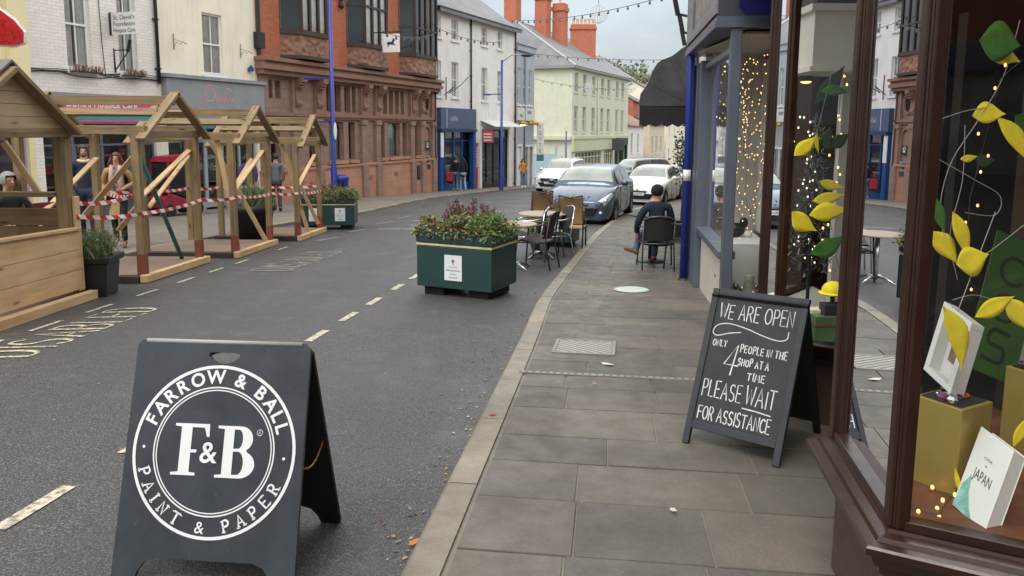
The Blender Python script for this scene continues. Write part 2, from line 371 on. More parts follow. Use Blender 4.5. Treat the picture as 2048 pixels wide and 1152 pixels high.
# asphalt
t_ = NT('asphalt'); sp_ = t_.noise(105, 2); big = t_.noise(.35, 5); mid = t_.noise(3.2, 5)
c_ = t_.ramp(sp_, [(.34, (.017, .017, .018)), (.47, (.046, .0455, .045)), (.55, (.076, .075, .074)), (.66, (.19, .186, .18))])
c_ = t_.mix(t_.ramp(big, [(.38, (0, 0, 0)), (.62, (.22, .22, .22))]), c_, (.062, .060, .058))
trk = t_.noise(1.0, 4, vec=t_.mapv((1.4, .12, 1), 'Object')); c_ = t_.mix(t_.ramp(trk, [(.45, (0, 0, 0)), (.62, (.35, .35, .35))]), c_, (.045, .044, .043))
c_ = t_.mix(t_.ramp(mid, [(.55, (0, 0, 0)), (.75, (.3, .3, .3))]), c_, (.16, .155, .145))
M_asph = t_.pbr(c_, t_.ramp(t_.noise(.6, 5), [(.35, (.42,)*3), (.65, (.66,)*3)]), 0, t_.bump(t_.noise(110, 3), .55, .012))
def slabm(name, c):
    t = NT(name); a = t.noise(1.3, 6); b = t.noise(7, 6); d = t.noise(60, 3)
    k = t.ramp(a, [(.3, mul(c, .62)), (.5, c), (.72, mul(c, 1.32))]); k = t.mix(t.ramp(b, [(.42, (0, 0, 0)), (.75, (.45,)*3)]), k, mul(c, .62))
    k = t.mix(t.ramp(t.noise(26, 2), [(.71, (0, 0, 0)), (.75, (.5,)*3)]), k, mul(c, 1.7))
    k = t.mix(.35, k, t.ramp(d, [(.3, (.35,)*3), (.7, (.65,)*3)]), 'SOFT_LIGHT')
    nn = t.n('ShaderNodeMath', operation='ADD'); t.l(b, nn.inputs[0]); t.l(d, nn.inputs[1])
    return t.pbr(k, t.ramp(b, [(.3, (.42,)*3), (.7, (.7,)*3)]), 0, t.bump(nn.outputs[0], .35, .006))
M_slabs = [slabm('flagstone_%s' % n, lin(h)) for n, h in (('a', '#5f594f'), ('b', '#5a554c'), ('c', '#635c51'), ('d', '#555148'))]
M_kerbs = [slabm('kerbstone_%s' % n, lin(h)) for n, h in (('a', '#817b6d'), ('b', '#7a7466'), ('c', '#887f6f'))]
M_mortar = slabm('mortar', lin('#726b5e'))
t_ = NT('worn_road_paint'); f_ = t_.ramp(t_.noise(26, 5), [(.36, (0, 0, 0)), (.56, (1, 1, 1))])
M_line = t_.pbr(t_.mix(f_, lin('#6d6a62'), lin('#c6bda2')), .6)
t_ = NT('faded_road_paint'); f_ = t_.ramp(t_.noise(9, 5), [(.45, (0, 0, 0)), (.7, (1, 1, 1))])
M_faint = t_.pbr(t_.mix(f_, lin('#6a6762'), lin('#948d7e')), .6)
t_ = NT('pavement_blocks'); b_ = t_.n('ShaderNodeTexBrick'); t_.l(t_.tc.outputs['Object'], b_.inputs[0])
for k_, v_ in (('Color1', (*lin('#807a72'), 1)), ('Color2', (*lin('#757068'), 1)), ('Mortar', (*lin('#5e5a54'), 1)), ('Scale', 1), ('Brick Width', .6), ('Row Height', .45), ('Mortar Size', .012)): b_.inputs[k_].default_value = v_
M_lpave = t_.pbr(t_.mix(t_.ramp(t_.noise(.9, 6), [(.4, (0, 0, 0)), (.7, (.5,)*3)]), b_.outputs[0], lin('#5f5a52')), .6, 0, t_.bump(t_.noise(40), .2, .005))
M_grass = mat('far_ground', '#5e6148', .9, .3, .05)
# ================================================================ ground
def interp(P):
    def f(y):
        if y <= P[0][1]: i = 0
        elif y >= P[-1][1]: i = len(P)-2
        else: i = max(k for k in range(len(P)-1) if P[k][1] <= y)
        t = (y-P[i][1])/(P[i+1][1]-P[i][1])
        if t < 0 or t > 1: return P[i][0]+(P[i+1][0]-P[i][0])*t
        m = [(P[min(k+1, len(P)-1)][0]-P[max(k-1, 0)][0])/(P[min(k+1, len(P)-1)][1]-P[max(k-1, 0)][1]) for k in (i, i+1)]
        h = P[i+1][1]-P[i][1]; t2, t3 = t*t, t*t*t
        return (2*t3-3*t2+1)*P[i][0]+(t3-2*t2+t)*h*m[0]+(-2*t3+3*t2)*P[i+1][0]+(t3-t2)*h*m[1]
    return f
RK = interp([(-1.3, -8), (-.72, 0), (-.39, 2.7), (-.17, 4.4), (.08, 6.34), (.30, 8.16), (.80, 10.86), (1.83, 16.14), (3.38, 22.3), (4.63, 26), (7.7, 34), (11, 42), (14.8, 51), (19.2, 61), (26, 76), (34, 92), (47, 120)])
LK = interp([(-6.9, -8), (-6.6, 0), (-6.25, 11), (-5.95, 14.4), (-5.4, 18), (-4.5, 21.2), (-3.2, 30.8), (.58, 42.4), (4.4, 52), (8.4, 62), (15.4, 78), (22, 95), (33, 120)])
def strip(fl, fr, y0, y1, st, h, nx=1):
    m = MB(); n = int((y1-y0)/st)
    return m.grid(lambda u, v: (lambda y: Vector((lerp(fl(y), fr(y), v), y, gz(0, y, h))))(y0+(y1-y0)*u), n, nx)
g = MB(); g.grid(lambda u, v: (lambda x, y: Vector((x, y, gz(x, min(y, 128), -.06))))(-160+360*u, -70+270*v), 10, 54)
struct(g.build('ground', M_grass))
struct(strip(lambda y: LK(y)-.05, lambda y: RK(y)+.05, -30, 119, 1, 0).build('road', M_asph))
def ang(fn, y): return math.atan((fn(y+.3)-fn(y-.3))/.6)
# right flagstone pavement
struct(strip(lambda y: RK(y)+.05, lambda y: RK(y)+6.5, -30, 100, 1, .0735).build('pavement_bed', M_mortar))
rs = random.Random(3); m = MB(); y = -3.0
def pv(yy, a, h): th = ang(RK, yy); return Vector((RK(yy)+a*math.cos(th), yy-a*math.sin(th), gz(0, yy-a*math.sin(th), h)))
while y < 58:
    dp = rs.choice((.31, .36, .42, .47)) if y < 14 else rs.choice((.5, .6, .7)); a = .168 - rs.random()*.0; first = True
    while a < 5.2:
        w = rs.uniform(.48, .95)*(rs.uniform(.5, 1) if first else 1); first = False; gp = .0045
        hz = .08+rs.uniform(-.002, .002); e = [rs.uniform(-.0015, .0015) for _ in range(4)]; j = [rs.uniform(-.012, .012) for _ in range(2)]
        t_ = [pv(y+gp, a+gp, hz+e[0]), pv(y+gp, a+w-gp, hz+e[1]), pv(y+dp-gp, a+w-gp, hz+e[2]), pv(y+dp-gp, a+gp, hz+e[3])]
        b_ = [p-Vector((0, 0, .03)) for p in t_]
        c_ = sum(t_, Vector())/4; s_ = [p.lerp(c_, .008)-Vector((0, 0, 0)) for p in t_]; t_ = [p-Vector((0, 0, .004)) for p in t_]
        m.add(s_+t_+b_, [(0, 1, 2, 3)]+[(k, 4+k, 4+(k+1) % 4, (k+1) % 4) for k in range(4)]+[(4+k, 8+k, 8+(k+1) % 4, 4+(k+1) % 4) for k in range(4)], rs.choice((0, 0, 1, 1, 2, 3)))
        a += w
    y += dp
struct(m.build('pavement', M_slabs))
def kerb(fn, sg, y0, y1, wd, ht, name, L=.9):
    m = MB(); y = y0
    while y < y1:
        l = L*rs.uniform(.8, 1.15)
        def q(yy, a, h): th = ang(fn, yy); return Vector((fn(yy)+sg*a*math.cos(th), yy-sg*a*math.sin(th), gz(0, yy, h)))
        ya, yb = y+.004, y+l-.004; hh = ht+rs.uniform(-.003, .003); r = .014
        pts = [q(yy, a, h) for yy in (ya, (ya+yb)/2, yb) for a, h in ((0, -.1), (.004, hh-r), (.02, hh), (wd, hh), (wd, -.1))]
        f = [(i*5+k, (i+1)*5+k, (i+1)*5+k+1, i*5+k+1) for i in range(2) for k in range(4)]+[(0, 1, 2, 3, 4), (14, 13, 12, 11, 10)]
        m.add(pts, f, rs.choice((0, 0, 1, 2))); y += l
    struct(m.build(name, M_kerbs))
kerb(RK, 1, -6, 100, .15, .085, 'right_kerb'); kerb(LK, -1, -6, 110, .15, .085, 'left_kerb')
struct(strip(lambda y: LK(y)-16, lambda y: LK(y)-.1, -30, 119, 1, .08).build('left_pavement', M_lpave))
# road markings
m = MB()
def dash(x0, y0, x1, y1, w=.1):
    m.stroke([(x0, y0), (x1, y1)], w, lambda x, y: Vector((x, y, gz(x, y, .005))))
yy = 3.07 - .85*3
while yy < 8.7:
    x = lambda q: -2.2+(q-3.07)*.123
    dash(x(yy), yy, x(yy+.38), yy+.38, .075); yy += .845
for q in (9.1, 9.95, 10.8, 11.6): dash(-2.2+(q-3.07)*.123, q, -2.2+(q+.36-3.07)*.123, q+.36, .08)
for q in (5.1, 5.95, 6.75, 7.6, 8.55, 9.5, 10.4, 11.3, 13.1): dash(-4.44+(q-6.8)*.05, q, -4.44+(q+.42-6.8)*.05, q+.42, .05)
T_ = lambda lx, ly: Vector((-3.88-ly*.47+lx*.06, 5.85+lx-.06*ly, gz(0, 5.85+lx-.06*ly, .006)))
write(m, 'DISABLED', 0, 0, 1, 2.0, .05, T_, gap=.34)
struct(m.build('road_markings', M_line))
m = MB()
T_ = lambda lx, ly: Vector((-3.2-ly*.55+lx*.12, 10.6+lx, gz(0, 10.6+lx, .005)))
write(m, 'DISABLED', 0, 0, 1, 2.3, .09, T_, gap=.3)
for q in (14.6, 16.4, 18.6, 20.6): dash(-3.9+(q-14)*.12, q, -3.75+(q+.7-14)*.12, q+.7, .12)
for x0, y0, l in ((-3.0, 17.2, .8), (-2.4, 18.2, .7), (-2.5, 19.6, .8), (-1.6, 21.0, .8), (-.9, 23.5, 1.0), (0, 26, 1)): m.stroke([(x0, y0), (x0+l, y0+.05)], .3, lambda x, y: Vector((x, y, gz(x, y, .005))))
struct(m.build('worn_road_markings', M_faint))
# far wooded hill
m = MB(); hx = lambda x, t: -6+28*t*(.8+.2*math.sin(x*.035+.8))
m.grid(lambda u, v: Vector((-60+240*v, 150+110*u, hx(-60+240*v, u))), 10, 30)
struct(m.build('hill', M_grass))
m = MB(); rs = random.Random(5)
for i in range(420):
    u = rs.random()**.7; x = rs.uniform(0, 95); y = 152+100*u; z = hx(x, (y-150)/110); R_ = rs.uniform(2, 3.6); mi = rs.choice((0, 1, 1, 2))
    for k in range(46):
        d = Vector((rs.gauss(0, 1), rs.gauss(0, 1), rs.gauss(0, 1.1))).normalized()*R_*rs.uniform(.35, 1); c = Vector((x, y, z+R_*.9))+d
        a, b = Vector((rs.gauss(0, 1), rs.gauss(0, 1), rs.gauss(0, 1))).normalized()*.55, Vector((rs.gauss(0, 1), rs.gauss(0, 1), rs.gauss(0, 1))).normalized()*.55
        m.add([c-a, c+b, c+a, c-b], [(0, 1, 2, 3)], mi)
    m.tube([(x, y, z-1), (x, y, z+R_*1.6)], [.25, .06], 4, 1)
o = stuff(m.build('hillside_wood', [mat('bare_twig_brown', '#8b8672', .9, .15), mat('dull_olive_leaf', '#6f7358', .9, .2), mat('grey_green_leaf', '#7d806c', .9, .2)]))
tag(o, 'bare grey green trees covering the far hill above the roofs', 'wood')
# ================================================================ building helpers
class Bld:
    # local x runs along the facade, y into the building, z up; heights are absolute
    def __init__(s, name, label, cat, a, deg, right=False, z0=None, group=None):
        u = Vector((math.sin(math.radians(deg)), math.cos(math.radians(deg))))
        if right: u = -u
        s.z0 = gz(0, a[1], .05) if z0 is None else z0
        s.root = thing(name, label, cat, (a[0], a[1], s.z0), math.atan2(u.y, u.x), group)
        s.u = u; s.a = a
    def mk(s): return MB(Matrix.Translation((0, 0, -s.z0)))
    def w(s, x, y, z):  # local to world
        n = Vector((-s.u.y, s.u.x)); return Vector((s.a[0]+s.u.x*x+n.x*y, s.a[1]+s.u.y*x+n.y*y, z))
def wall_holes(m, x0, x1, z0, z1, ops, rev=.14, y=0):
    xs = sorted({x0, x1, *[o[0] for o in ops], *[o[1] for o in ops]}); zs = sorted({z0, z1, *[o[2] for o in ops], *[o[3] for o in ops]})
    def quad(p): 
        m.add(p, [(0, 1, 2, 3)])
    for i in range(len(xs)-1):
        for j in range(len(zs)-1):
            cx, cz = (xs[i]+xs[i+1])/2, (zs[j]+zs[j+1])/2
            if any(o[0] < cx < o[1] and o[2] < cz < o[3] for o in ops): continue
            m.v and None
            b = len(m.v)
            m.add([(xs[i], y, zs[j]), (xs[i+1], y, zs[j]), (xs[i+1], y, zs[j+1]), (xs[i], y, zs[j+1])], [(0, 1, 2, 3)])
            m.u[-1] = [(p, q) for p, q in ((xs[i], zs[j]), (xs[i+1], zs[j]), (xs[i+1], zs[j+1]), (xs[i], zs[j+1]))]
    for a, b, c, d in [o[:4] for o in ops]:
        r = y+rev
        quad([(a, y, c), (a, y, d), (a, r, d), (a, r, c)]); quad([(b, y, c), (b, r, c), (b, r, d), (b, y, d)])
        quad([(a, y, c), (a, r, c), (b, r, c), (b, y, c)]); quad([(a, y, d), (b, y, d), (b, r, d), (a, r, d)])
def sash(B, a, b, c, d, y=.09, nb=1, fm=None, pm=None, curtain=M_curtain, sill=True, fw=.055, sillm=None, rails=1, hang=.3):
    fm = fm or M_wpaint; m = B.mk(); dpt = .05
    for x0, x1 in ((a, a+fw), (b-fw, b)): m.box(x0, x1, y, y+dpt, c, d)
    for z0, z1 in ((c, c+fw*1.3), (d-fw, d)): m.box(a+fw, b-fw, y, y+dpt, z0, z1)
    zz = [c+(d-c)*k/(rails+1) for k in range(1, rails+1)]
    for z in zz: m.box(a+fw, b-fw, y-.012, y+dpt-.002, z-.025, z+.025)
    for k in range(1, nb+1):
        x = a+(b-a)*k/(nb+1); m.box(x-.013, x+.013, y+.008, y+dpt-.008, c+fw, d-fw)
    w = m.build('window', fm, B.root)
    m = B.mk(); m.add([(a+.02, y+.03, c+.02), (b-.02, y+.03, c+.02), (b-.02, y+.03, d-.02), (a+.02, y+.03, d-.02)], [(0, 1, 2, 3)]); m.build('pane', pm or M_glass, w)
    if curtain:
        m = B.mk(); wd = (b-a)*hang
        for x0, x1 in ((a, a+wd), (b-wd, b)):
            m.grid(lambda u, v: Vector((lerp(x0, x1, u), y+.075+.02*math.sin(u*(x1-x0)*70), lerp(c, d, v))), 14, 1)
        m.build('curtain', curtain, w)
    if sill:
        m = B.mk(); m.box(a-.08, b+.08, -.09, y+.02, c-.1, c); m.build('sill', sillm or fm, w)
    return w
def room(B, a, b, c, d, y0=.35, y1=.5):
    m = B.mk(); m.box(a, b, y0, y1, c, d); return m.build('interior', M_room, B.root)  # dark sheet close behind the panes, its colour painting an unlit room
GOODS = [mat('goods_'+n, h, .7, .3, 5) for n, h in (('red', '#a03038'), ('cream', '#d8cdb0'), ('blue', '#3c5a90'), ('brown', '#6d4a33'), ('white', '#d8d8d4'), ('green', '#4d6b4a'), ('pink', '#c9788c'), ('black', '#2a2a2c'))]
def shopfront(B, a, b, z0, z1, fm, riser=.5, posts=4, door=None, depth=1.6, goods=26, seed=1, back=None, y=.12):
    # framed shop window with glass, a lit-by-daylight interior box and goods on show
    r = random.Random(seed); m = B.mk(); W_ = b-a; xs = [a+W_*k/posts for k in range(posts+1)]
    for x in xs: m.box(x-.04, x+.04, y-.03, y+.06, z0+.1, z1)
    m.box(a-.04, b+.04, y-.035, y+.055, z1-.09, z1-.002); m.box(a-.04, b+.04, y-.034, y+.054, z1-.55, z1-.5)
    for i in range(posts):
        if door is not None and i == door:
            m.box(xs[i]+.04, xs[i]+.1, y-.01, y+.04, z0+.1, z1-.56); m.box(xs[i+1]-.1, xs[i+1]-.04, y-.01, y+.04, z0+.1, z1-.56); m.box(xs[i]+.1, xs[i+1]-.1, y-.01, y+.04, z0+.1, z0+.32); continue
        m.box(xs[i]+.04, xs[i+1]-.04, y-.02, y+.05, z0, z0+riser)
    w = m.build('shopfront', fm, B.root)
    g = B.mk(); g.add([(a, y+.02, z0+.1), (b, y+.02, z0+.1), (b, y+.02, z1-.05), (a, y+.02, z1-.05)], [(0, 1, 2, 3)]); g.build('pane', M_glass, w)
    i_ = B.mk(); x0, x1, y0, y1 = a-.03, b+.03, y+.07, y+depth
    i_.add([(x0, y0, z0), (x1, y0, z0), (x1, y1, z0), (x0, y1, z0), (x0, y0, z1), (x1, y0, z1), (x1, y1, z1), (x0, y1, z1)], [(0, 1, 2, 3), (7, 6, 5, 4), (3, 2, 6, 7), (0, 3, 7, 4), (1, 5, 6, 2)])
    i_.build('interior', back or mat('shop_interior', '#6b625a', .9, .3, 2), w)
    d = B.mk()
    for k in range(goods):
        x = r.uniform(a+.15, b-.15); s = r.uniform(.08, .26); yy = y+r.uniform(.25, depth-.35); z = z0+riser+r.choice((0, 0, .35, .75, 1.1))*r.uniform(.8, 1)
        if r.random() < .5: d.box(x-s/2, x+s/2, yy-s/3, yy+s/3, z, z+s*r.uniform(.8, 2.0), r.randrange(8))
        else: d.lathe([(s*.3, 0), (s*.5, s*.4), (s*.45, s), (s*.2, s*1.5)], 8, r.randrange(8), Matrix.Translation((x, yy, z)))
    for zz in (.0, .36, .76, 1.12): d.box(a+.1, b-.1, y+depth-.5, y+depth-.1, z0+riser+zz-.025, z0+riser+zz-.005, 4)
    stuff(d.build('goods', GOODS, w))
    return w
def shell(B, L, dep, zb, zt, wm):
    m = B.mk()   # side and back walls
    m.add([(0, 0.001, zb), (0, dep, zb), (0, dep, zt), (0, 0.001, zt)], [(3, 2, 1, 0)]); m.add([(L, 0.001, zb), (L, dep, zb), (L, dep, zt), (L, 0.001, zt)], [(0, 1, 2, 3)])
    m.add([(0, dep, zb), (L, dep, zb), (L, dep, zt), (0, dep, zt)], [(3, 2, 1, 0)])
    return m
def gable_roof(B, L, dep, ze, zr, rm, over=.25, name='roof', x0=0, gablem=None):
    m = B.mk(); th = .12; h = dep/2; sl = (zr-ze)/h
    for sg in (0, 1):
        yy = (lambda t: -over+(h+over)*t) if sg == 0 else (lambda t: dep+over-(h+over)*t)
        z = lambda t: ze-over*sl+(zr-ze+over*sl)*t
        p = [(x0-.1, yy(0), z(0)), (L+.1, yy(0), z(0)), (L+.1, yy(1), z(1)), (x0-.1, yy(1), z(1))]
        q = [(a, b, c+th) for a, b, c in p]; f = [(0, 1, 2, 3), (7, 6, 5, 4), (0, 4, 5, 1), (1, 5, 6, 2), (3, 7, 4, 0)]
        sk_ = math.hypot(1, sl); m.add(p+q, f)
        for k in range(5): pass
        for k, fc in enumerate(f): m.u[-5+k] = [((p+q)[i][0], (p+q)[i][1]*sk_) for i in fc] if k < 2 else m.u[-5+k]
    r = m.build(name, rm, B.root)
    if gablem:
        g = B.mk()
        for x in (x0+.002, L-.002): g = B.mk(); g.add([(x, 0, ze), (x, dep, ze), (x, h, zr)], [(0, 1, 2)]); g.build('gable', gablem, B.root)
    return r
def downpipe(B, x, z0, z1, mt=M_iron, y=-.07, r=.045):
    m = B.mk(); m.tube([(x, y, z0), (x, y, z1)], r, 8)
    for z in [z0+.4+k*1.3 for k in range(int((z1-z0)/1.3)+1)]:
        if z < z1: m.box(x-.075, x+.075, y-.03, 0, z-.02, z+.02)
    return m.build('downpipe', mt, B.root, True)
def scribble(mb, w, h, T, n=6):
    # lettering too small to read: a row of upright and crossing strokes
    r = random.Random(n*7+int(w*100))
    for k in range(n):
        x = -w/2+w*(k+.5)/n; hw = w/n*.3
        for st in ([(x-hw, -h/2), (x-hw, h/2)], [(x-hw, r.choice((-h/2, 0, h/2))), (x+hw, r.choice((-h/2, 0, h/2)))], [(x+hw, -h/2), (x+hw, r.choice((0, h/2)))]): mb.stroke(st, w/n*.17, T)
A_ = (-3.8, 36.36); UD = 20.4
def at_s(s, deg=UD, a=A_): return (a[0]+s*math.sin(math.radians(deg)), a[1]+s*math.cos(math.radians(deg)))
# ---------------------------------------------------------------- yellow house (left edge)
B = Bld('yellow_house', 'pale yellow rendered house at the left edge, beside the white brick charity shop', 'house', at_s(-32.5), UD)
m = shell(B, 12.1, 8, -1.2, 8.5, M_yellow); wall_holes(m, 0, 12.1, -1.2, 8.5, [(2, 2.9, 3, 4.8), (5.2, 6.1, 3, 4.8), (8.4, 9.2, 3.1, 4.9), (.5, 11.95, -.62, 1.9)]); m.build('wall', M_yellow, B.root)
for x in (2, 5.2, 8.4): sash(B, x, x+(.8 if x > 8 else .9), 3 if x < 8 else 3.1, 4.8 if x < 8 else 4.9)
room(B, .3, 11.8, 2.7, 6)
shopfront(B, .5, 11.95, -.62, 1.9, mat('lilac_paint', '#b99fb5', .5, .08), .5, 7, 4, goods=40, seed=4, back=mat('pink_wall', '#c4a6b4', .9, .1))
m = B.mk(); m.box(.3, 11.5, -.14, .1, 1.95, 2.6); m.build('fascia', mat('pale_blue_grey_paint', '#9aa6b0', .5, .08), B.root)
m = B.mk(); m.box(11.6, 12.05, -.1, .0, 2.62, 8); m.build('pilaster', M_yellow, B.root)
gable_roof(B, 12.1, 8, 8.5, 11.5, M_slate, gablem=M_yellow)
# ---------------------------------------------------------------- white brick charity shop
B = Bld('charity_shop_building', 'white painted brick house with pink charity shop sign below two sash windows', 'building', at_s(-20.4), UD)
L = 3.67; m = shell(B, L, 8, -1.3, 8, M_wbrick); ops = [(.98, 1.66, 2.95, 5.1), (2.46, 3.04, 2.95, 5.1), (.2, 3.5, -.75, 1.66)]
wall_holes(m, 0, L, -1.3, 8, ops, .16); m.build('wall', M_wbrick, B.root)
for a, b, c, d in ops[:2]: sash(B, a, b, c, d, .1, 1, hang=.44)
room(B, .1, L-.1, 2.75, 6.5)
shopfront(B, .2, 3.5, -.75, 1.66, mat('charcoal_shop_paint', '#5c656c', .5, .1), .45, 4, 1, seed=11, goods=30)
m = B.mk(); m.box(.12, L-.1, -.16, .02, 1.7, 2.3); f = m.build('fascia', M_pink, B.root)
m = B.mk(); put_text(m, "St David's Hospice Care", .27, basis((1.62, -.164, 2.15), (1, 0, 0), (0, 0, 1), (0, -1, 0)), off=.012, width=2.3); m.build('lettering', M_wpaint, f)
m = B.mk(); m.box(.05, L-.04, -.22, .02, 2.31, 2.38); rb = random.Random(2)
m.build('cornice', M_lead, B.root)
m = B.mk()
for k in range(5):
    zz = 2.82+.02*k; m.tube([(x_/6*L, -.03-.012*k, zz+rb.uniform(-.05, .06)) for x_ in range(0, 7)], .011, 5)
m.tube([(2.0, -.02, 2.85), (1.95, -.02, 3.6), (1.9, -.02, 5.6)], .009, 5)
m.build('wiring', M_iron, B.root)
for a, b in ((.93, 1.72), (2.4, 3.1)):
    m = B.mk(); m.box(a, b, -.26, -.1, 2.87, 2.9); w_ = m.build('window_box', M_iron, B.root); m = B.mk()
    for k in range(90):
        x = rb.uniform(a, b); p = Vector((x, rb.uniform(-.25, -.1), 2.9)); q = p+Vector((rb.uniform(-.06, .06), rb.uniform(-.06, .03), rb.uniform(.05, .17)))
        m.bar(p, q, .012, .012, mi=rb.choice((0, 0, 1)))
    m.build('dried_plants', [mat('dry_brown', '#7b5c4a', .9, .3), mat('dusty_pink', '#b88f84', .9, .2)], w_)
downpipe(B, L-.02, 2.75, 8, M_iron)
# projecting sign and bracket lamp, bolted to the building
m = B.mk(); m.box(2.16, 2.2, -.98, -.12, 3.86, 4.4); s_ = m.build('projecting_sign', mat('sign_white', '#d9d9d6', .5, .06), B.root)
m = B.mk()
for k, tx in enumerate(("St. David's", 'Foundation', 'Hospice Care')):
    put_text(m, tx, .15, basis((2.155, -.55, 4.28-.155*k), (0, -1, 0), (0, 0, 1), (-1, 0, 0)), off=.004, width=.7)
m.build('lettering', mat('grey_lettering', '#55585c', .6, .05), s_)
m = B.mk(); m.box(2.15, 2.21, -.13, -.06, 3.85, 4.41); m.build('sign_edge', M_black, s_)
m = B.mk(); m.bar((2.3, 0, 3.55), (2.3, -.02, 2.95), .03, .03); m.bar((2.3, -.02, 3.5), (2.3, -.5, 3.5), .025, .025); m.bar((2.3, -.02, 3.0), (2.3, -.52, 3.5), .022, .022); m.bar((2.3, -.46, 3.45), (2.3, -.56, 3.75), .05, .06); m.build('bracket_lamp', M_black, B.root)
gable_roof(B, L, 8, 8, 11, M_slate)
# ---------------------------------------------------------------- cream house
B = Bld('cream_house', 'cream rendered house with one sash window over a grey shop sign in pink script', 'building', at_s(-16.73), UD)
L = 4.08; m = shell(B, L, 8, -1.4, 8.3, M_cream); ops = [(1.74, 2.55, 3.13, 4.9), (.25, 3.95, -.9, 1.7)]
wall_holes(m, 0, L, -1.4, 8.3, ops, .14); m.build('wall', M_cream, B.root); sash(B, *ops[0], .06, 1, hang=.5)
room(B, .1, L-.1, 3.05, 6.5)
m = B.mk(); m.box(.1, L+.06, -.2, .02, 1.98, 2.93); f = m.build('fascia', M_gsign, B.root)
T_ = basis((0, -.204, 0), (1, 0, 0), (0, 0, 1), (0, -1, 0)); m = B.mk()
for st in ([(1.5, 2.35), (1.55, 2.75), (1.75, 2.8), (1.95, 2.6), (1.85, 2.38), (1.6, 2.33), (1.45, 2.45)], [(2.05, 2.5), (2.0, 2.38), (2.12, 2.35), (2.15, 2.52)], [(2.15, 2.52), (2.2, 2.36), (2.3, 2.5)], [(2.3, 2.5), (2.3, 2.34), (2.42, 2.5), (2.46, 2.36), (2.56, 2.52), (2.58, 2.36), (2.75, 2.45)], [(2.4, 2.72), (2.5, 2.75), (2.6, 2.7)]): m.stroke(st, .035, T_)
m.build('lettering', M_pinkl, f)
m = B.mk(); m.box(.02, L+.1, -.28, .02, 2.94, 3.04); m.box(.06, L+.06, -.24, .02, 1.8, 1.96); m.build('cornice', M_lead, B.root)
shopfront(B, .25, 3.95, -.9, 1.7, mat('pale_grey_shop_paint', '#98a3a8', .5, .1), .4, 5, 2, seed=21, goods=40)
m = B.mk(); m.box(2.55, 2.72, -.05, .03, -.9, 1.7); m.build('pilaster', M_yelgr, B.root); m = B.mk(); m.box(.3, 1.4, -.6, -.02, 1.55, 1.72); m.build('blind_box', M_teal, B.root)
for x0 in (.62, 3.32):
    m = B.mk(); m.bar((x0, -.02, 4.15), (x0, -.02, 3.72), .02, .02); m.bar((x0, -.02, 4.0), (x0, -.5, 3.86), .015, .015); m.tube([(x0, -.02, 3.8), (x0, -.12, 3.92), (x0, -.25, 3.86), (x0, -.34, 3.92), (x0, -.45, 3.84)], .009, 5)
    m.build('sign_bracket', mat('grey_iron', '#8a8880', .5, .2), B.root)
m = B.mk(); m.box(3.62, 3.78, -.12, -.01, 3.35, 3.45); m.ell((3.7, -.08, 3.47), (.05, .05, .07)); m.build('alarm_box', M_sblue, B.root)
gable_roof(B, L, 8, 8.3, 11.2, M_slate)
# ---------------------------------------------------------------- bank in brick and sandstone
B = Bld('bank_building', 'ornate red brick and pink sandstone bank with three oriel windows', 'building', at_s(-12.65), UD)
L = 12.7; S = lambda s: s+12.65; ZB = -1.8
lw = [(-12.2, -11.6, .35, 1.8), (-9.98, -9.58, .35, 1.82), (-8.75, -7.75, .35, 1.82), (-7.42, -6.95, .35, 1.82), (-5.05, -4.65, .35, 1.8), (-4.32, -3.32, .35, 1.82), (-3.08, -2.66, .35, 1.82), (-1.98, -1.6, .35, 1.8)]
uw = [(-12.15, -11.92, 2.55, 3.15), (-11.78, -11.5, 2.55, 3.15), (-8.85, -8.45, 2.18, 3.2), (-8.3, -7.9, 2.18, 3.2), (-7.65, -7.25, 2.18, 3.2), (-7.12, -6.85, 2.18, 3.2), (-4.75, -4.4, 2.18, 3.2), (-4.25, -3.88, 2.18, 3.2), (-3.72, -3.38, 2.18, 3.2), (-3.22, -2.92, 2.18, 3.2)]
cv = lambda l: [(S(a), S(b), c, d) for a, b, c, d in l]
m = B.mk(); wall_holes(m, 0, L, .18, 3.3, cv(lw)+cv(uw), .28); m.build('wall', M_stone, B.root)
m = B.mk(); m.box(-.05, L+.05, -.1, .02, ZB, .1); m.box(-.07, L+.07, -.16, .0, .1, .19); m.build('plinth', M_stone_lo, B.root)
m = shell(B, L, 10, ZB, 9.5, M_rbrick)
ops = [(S(-11.35), S(-9.2), 4.0, 7.6), (S(-7.3), S(-5.0), 4.0, 7.6), (S(-3.2), S(-.45), 4.0, 7.6)]
wall_holes(m, 0, L, 3.84, 9.5, ops, .05); m.build('brickwork', M_rbrick, B.root)
m = B.mk(); m.box(-.08, L+.08, -.32, .02, 3.3, 3.45); m.box(-.12, L+.12, -.45, .02, 3.452, 3.6); m.box(-.1, L+.1, -.38, .02, 3.602, 3.72); m.box(-.14, L+.14, -.5, .02, 3.722, 3.84)
m.build('cornice', M_stone_trim, B.root)
m = B.mk(); m.box(-.04, L+.04, -.14, .0, 1.98, 2.1); m.box(-.04, L+.04, -.09, .0, 1.9, 1.978); m.build('string_course', M_stone_trim, B.root)
for s in (-12.45, -10.85, -9.5, -6.45, -5.35, -2.35, -1.35, -.2):
    m = B.mk(); x = S(s); m.box(x-.17, x+.17, -.13, -.001, .19, 1.9); m.box(x-.17, x+.17, -.13, -.001, 2.1, 3.3); m.box(x-.21, x+.21, -.18, -.001, 1.72, 1.9); m.box(x-.2, x+.2, -.2, -.102, ZB, .1); m.build('pilaster', M_stone, B.root)
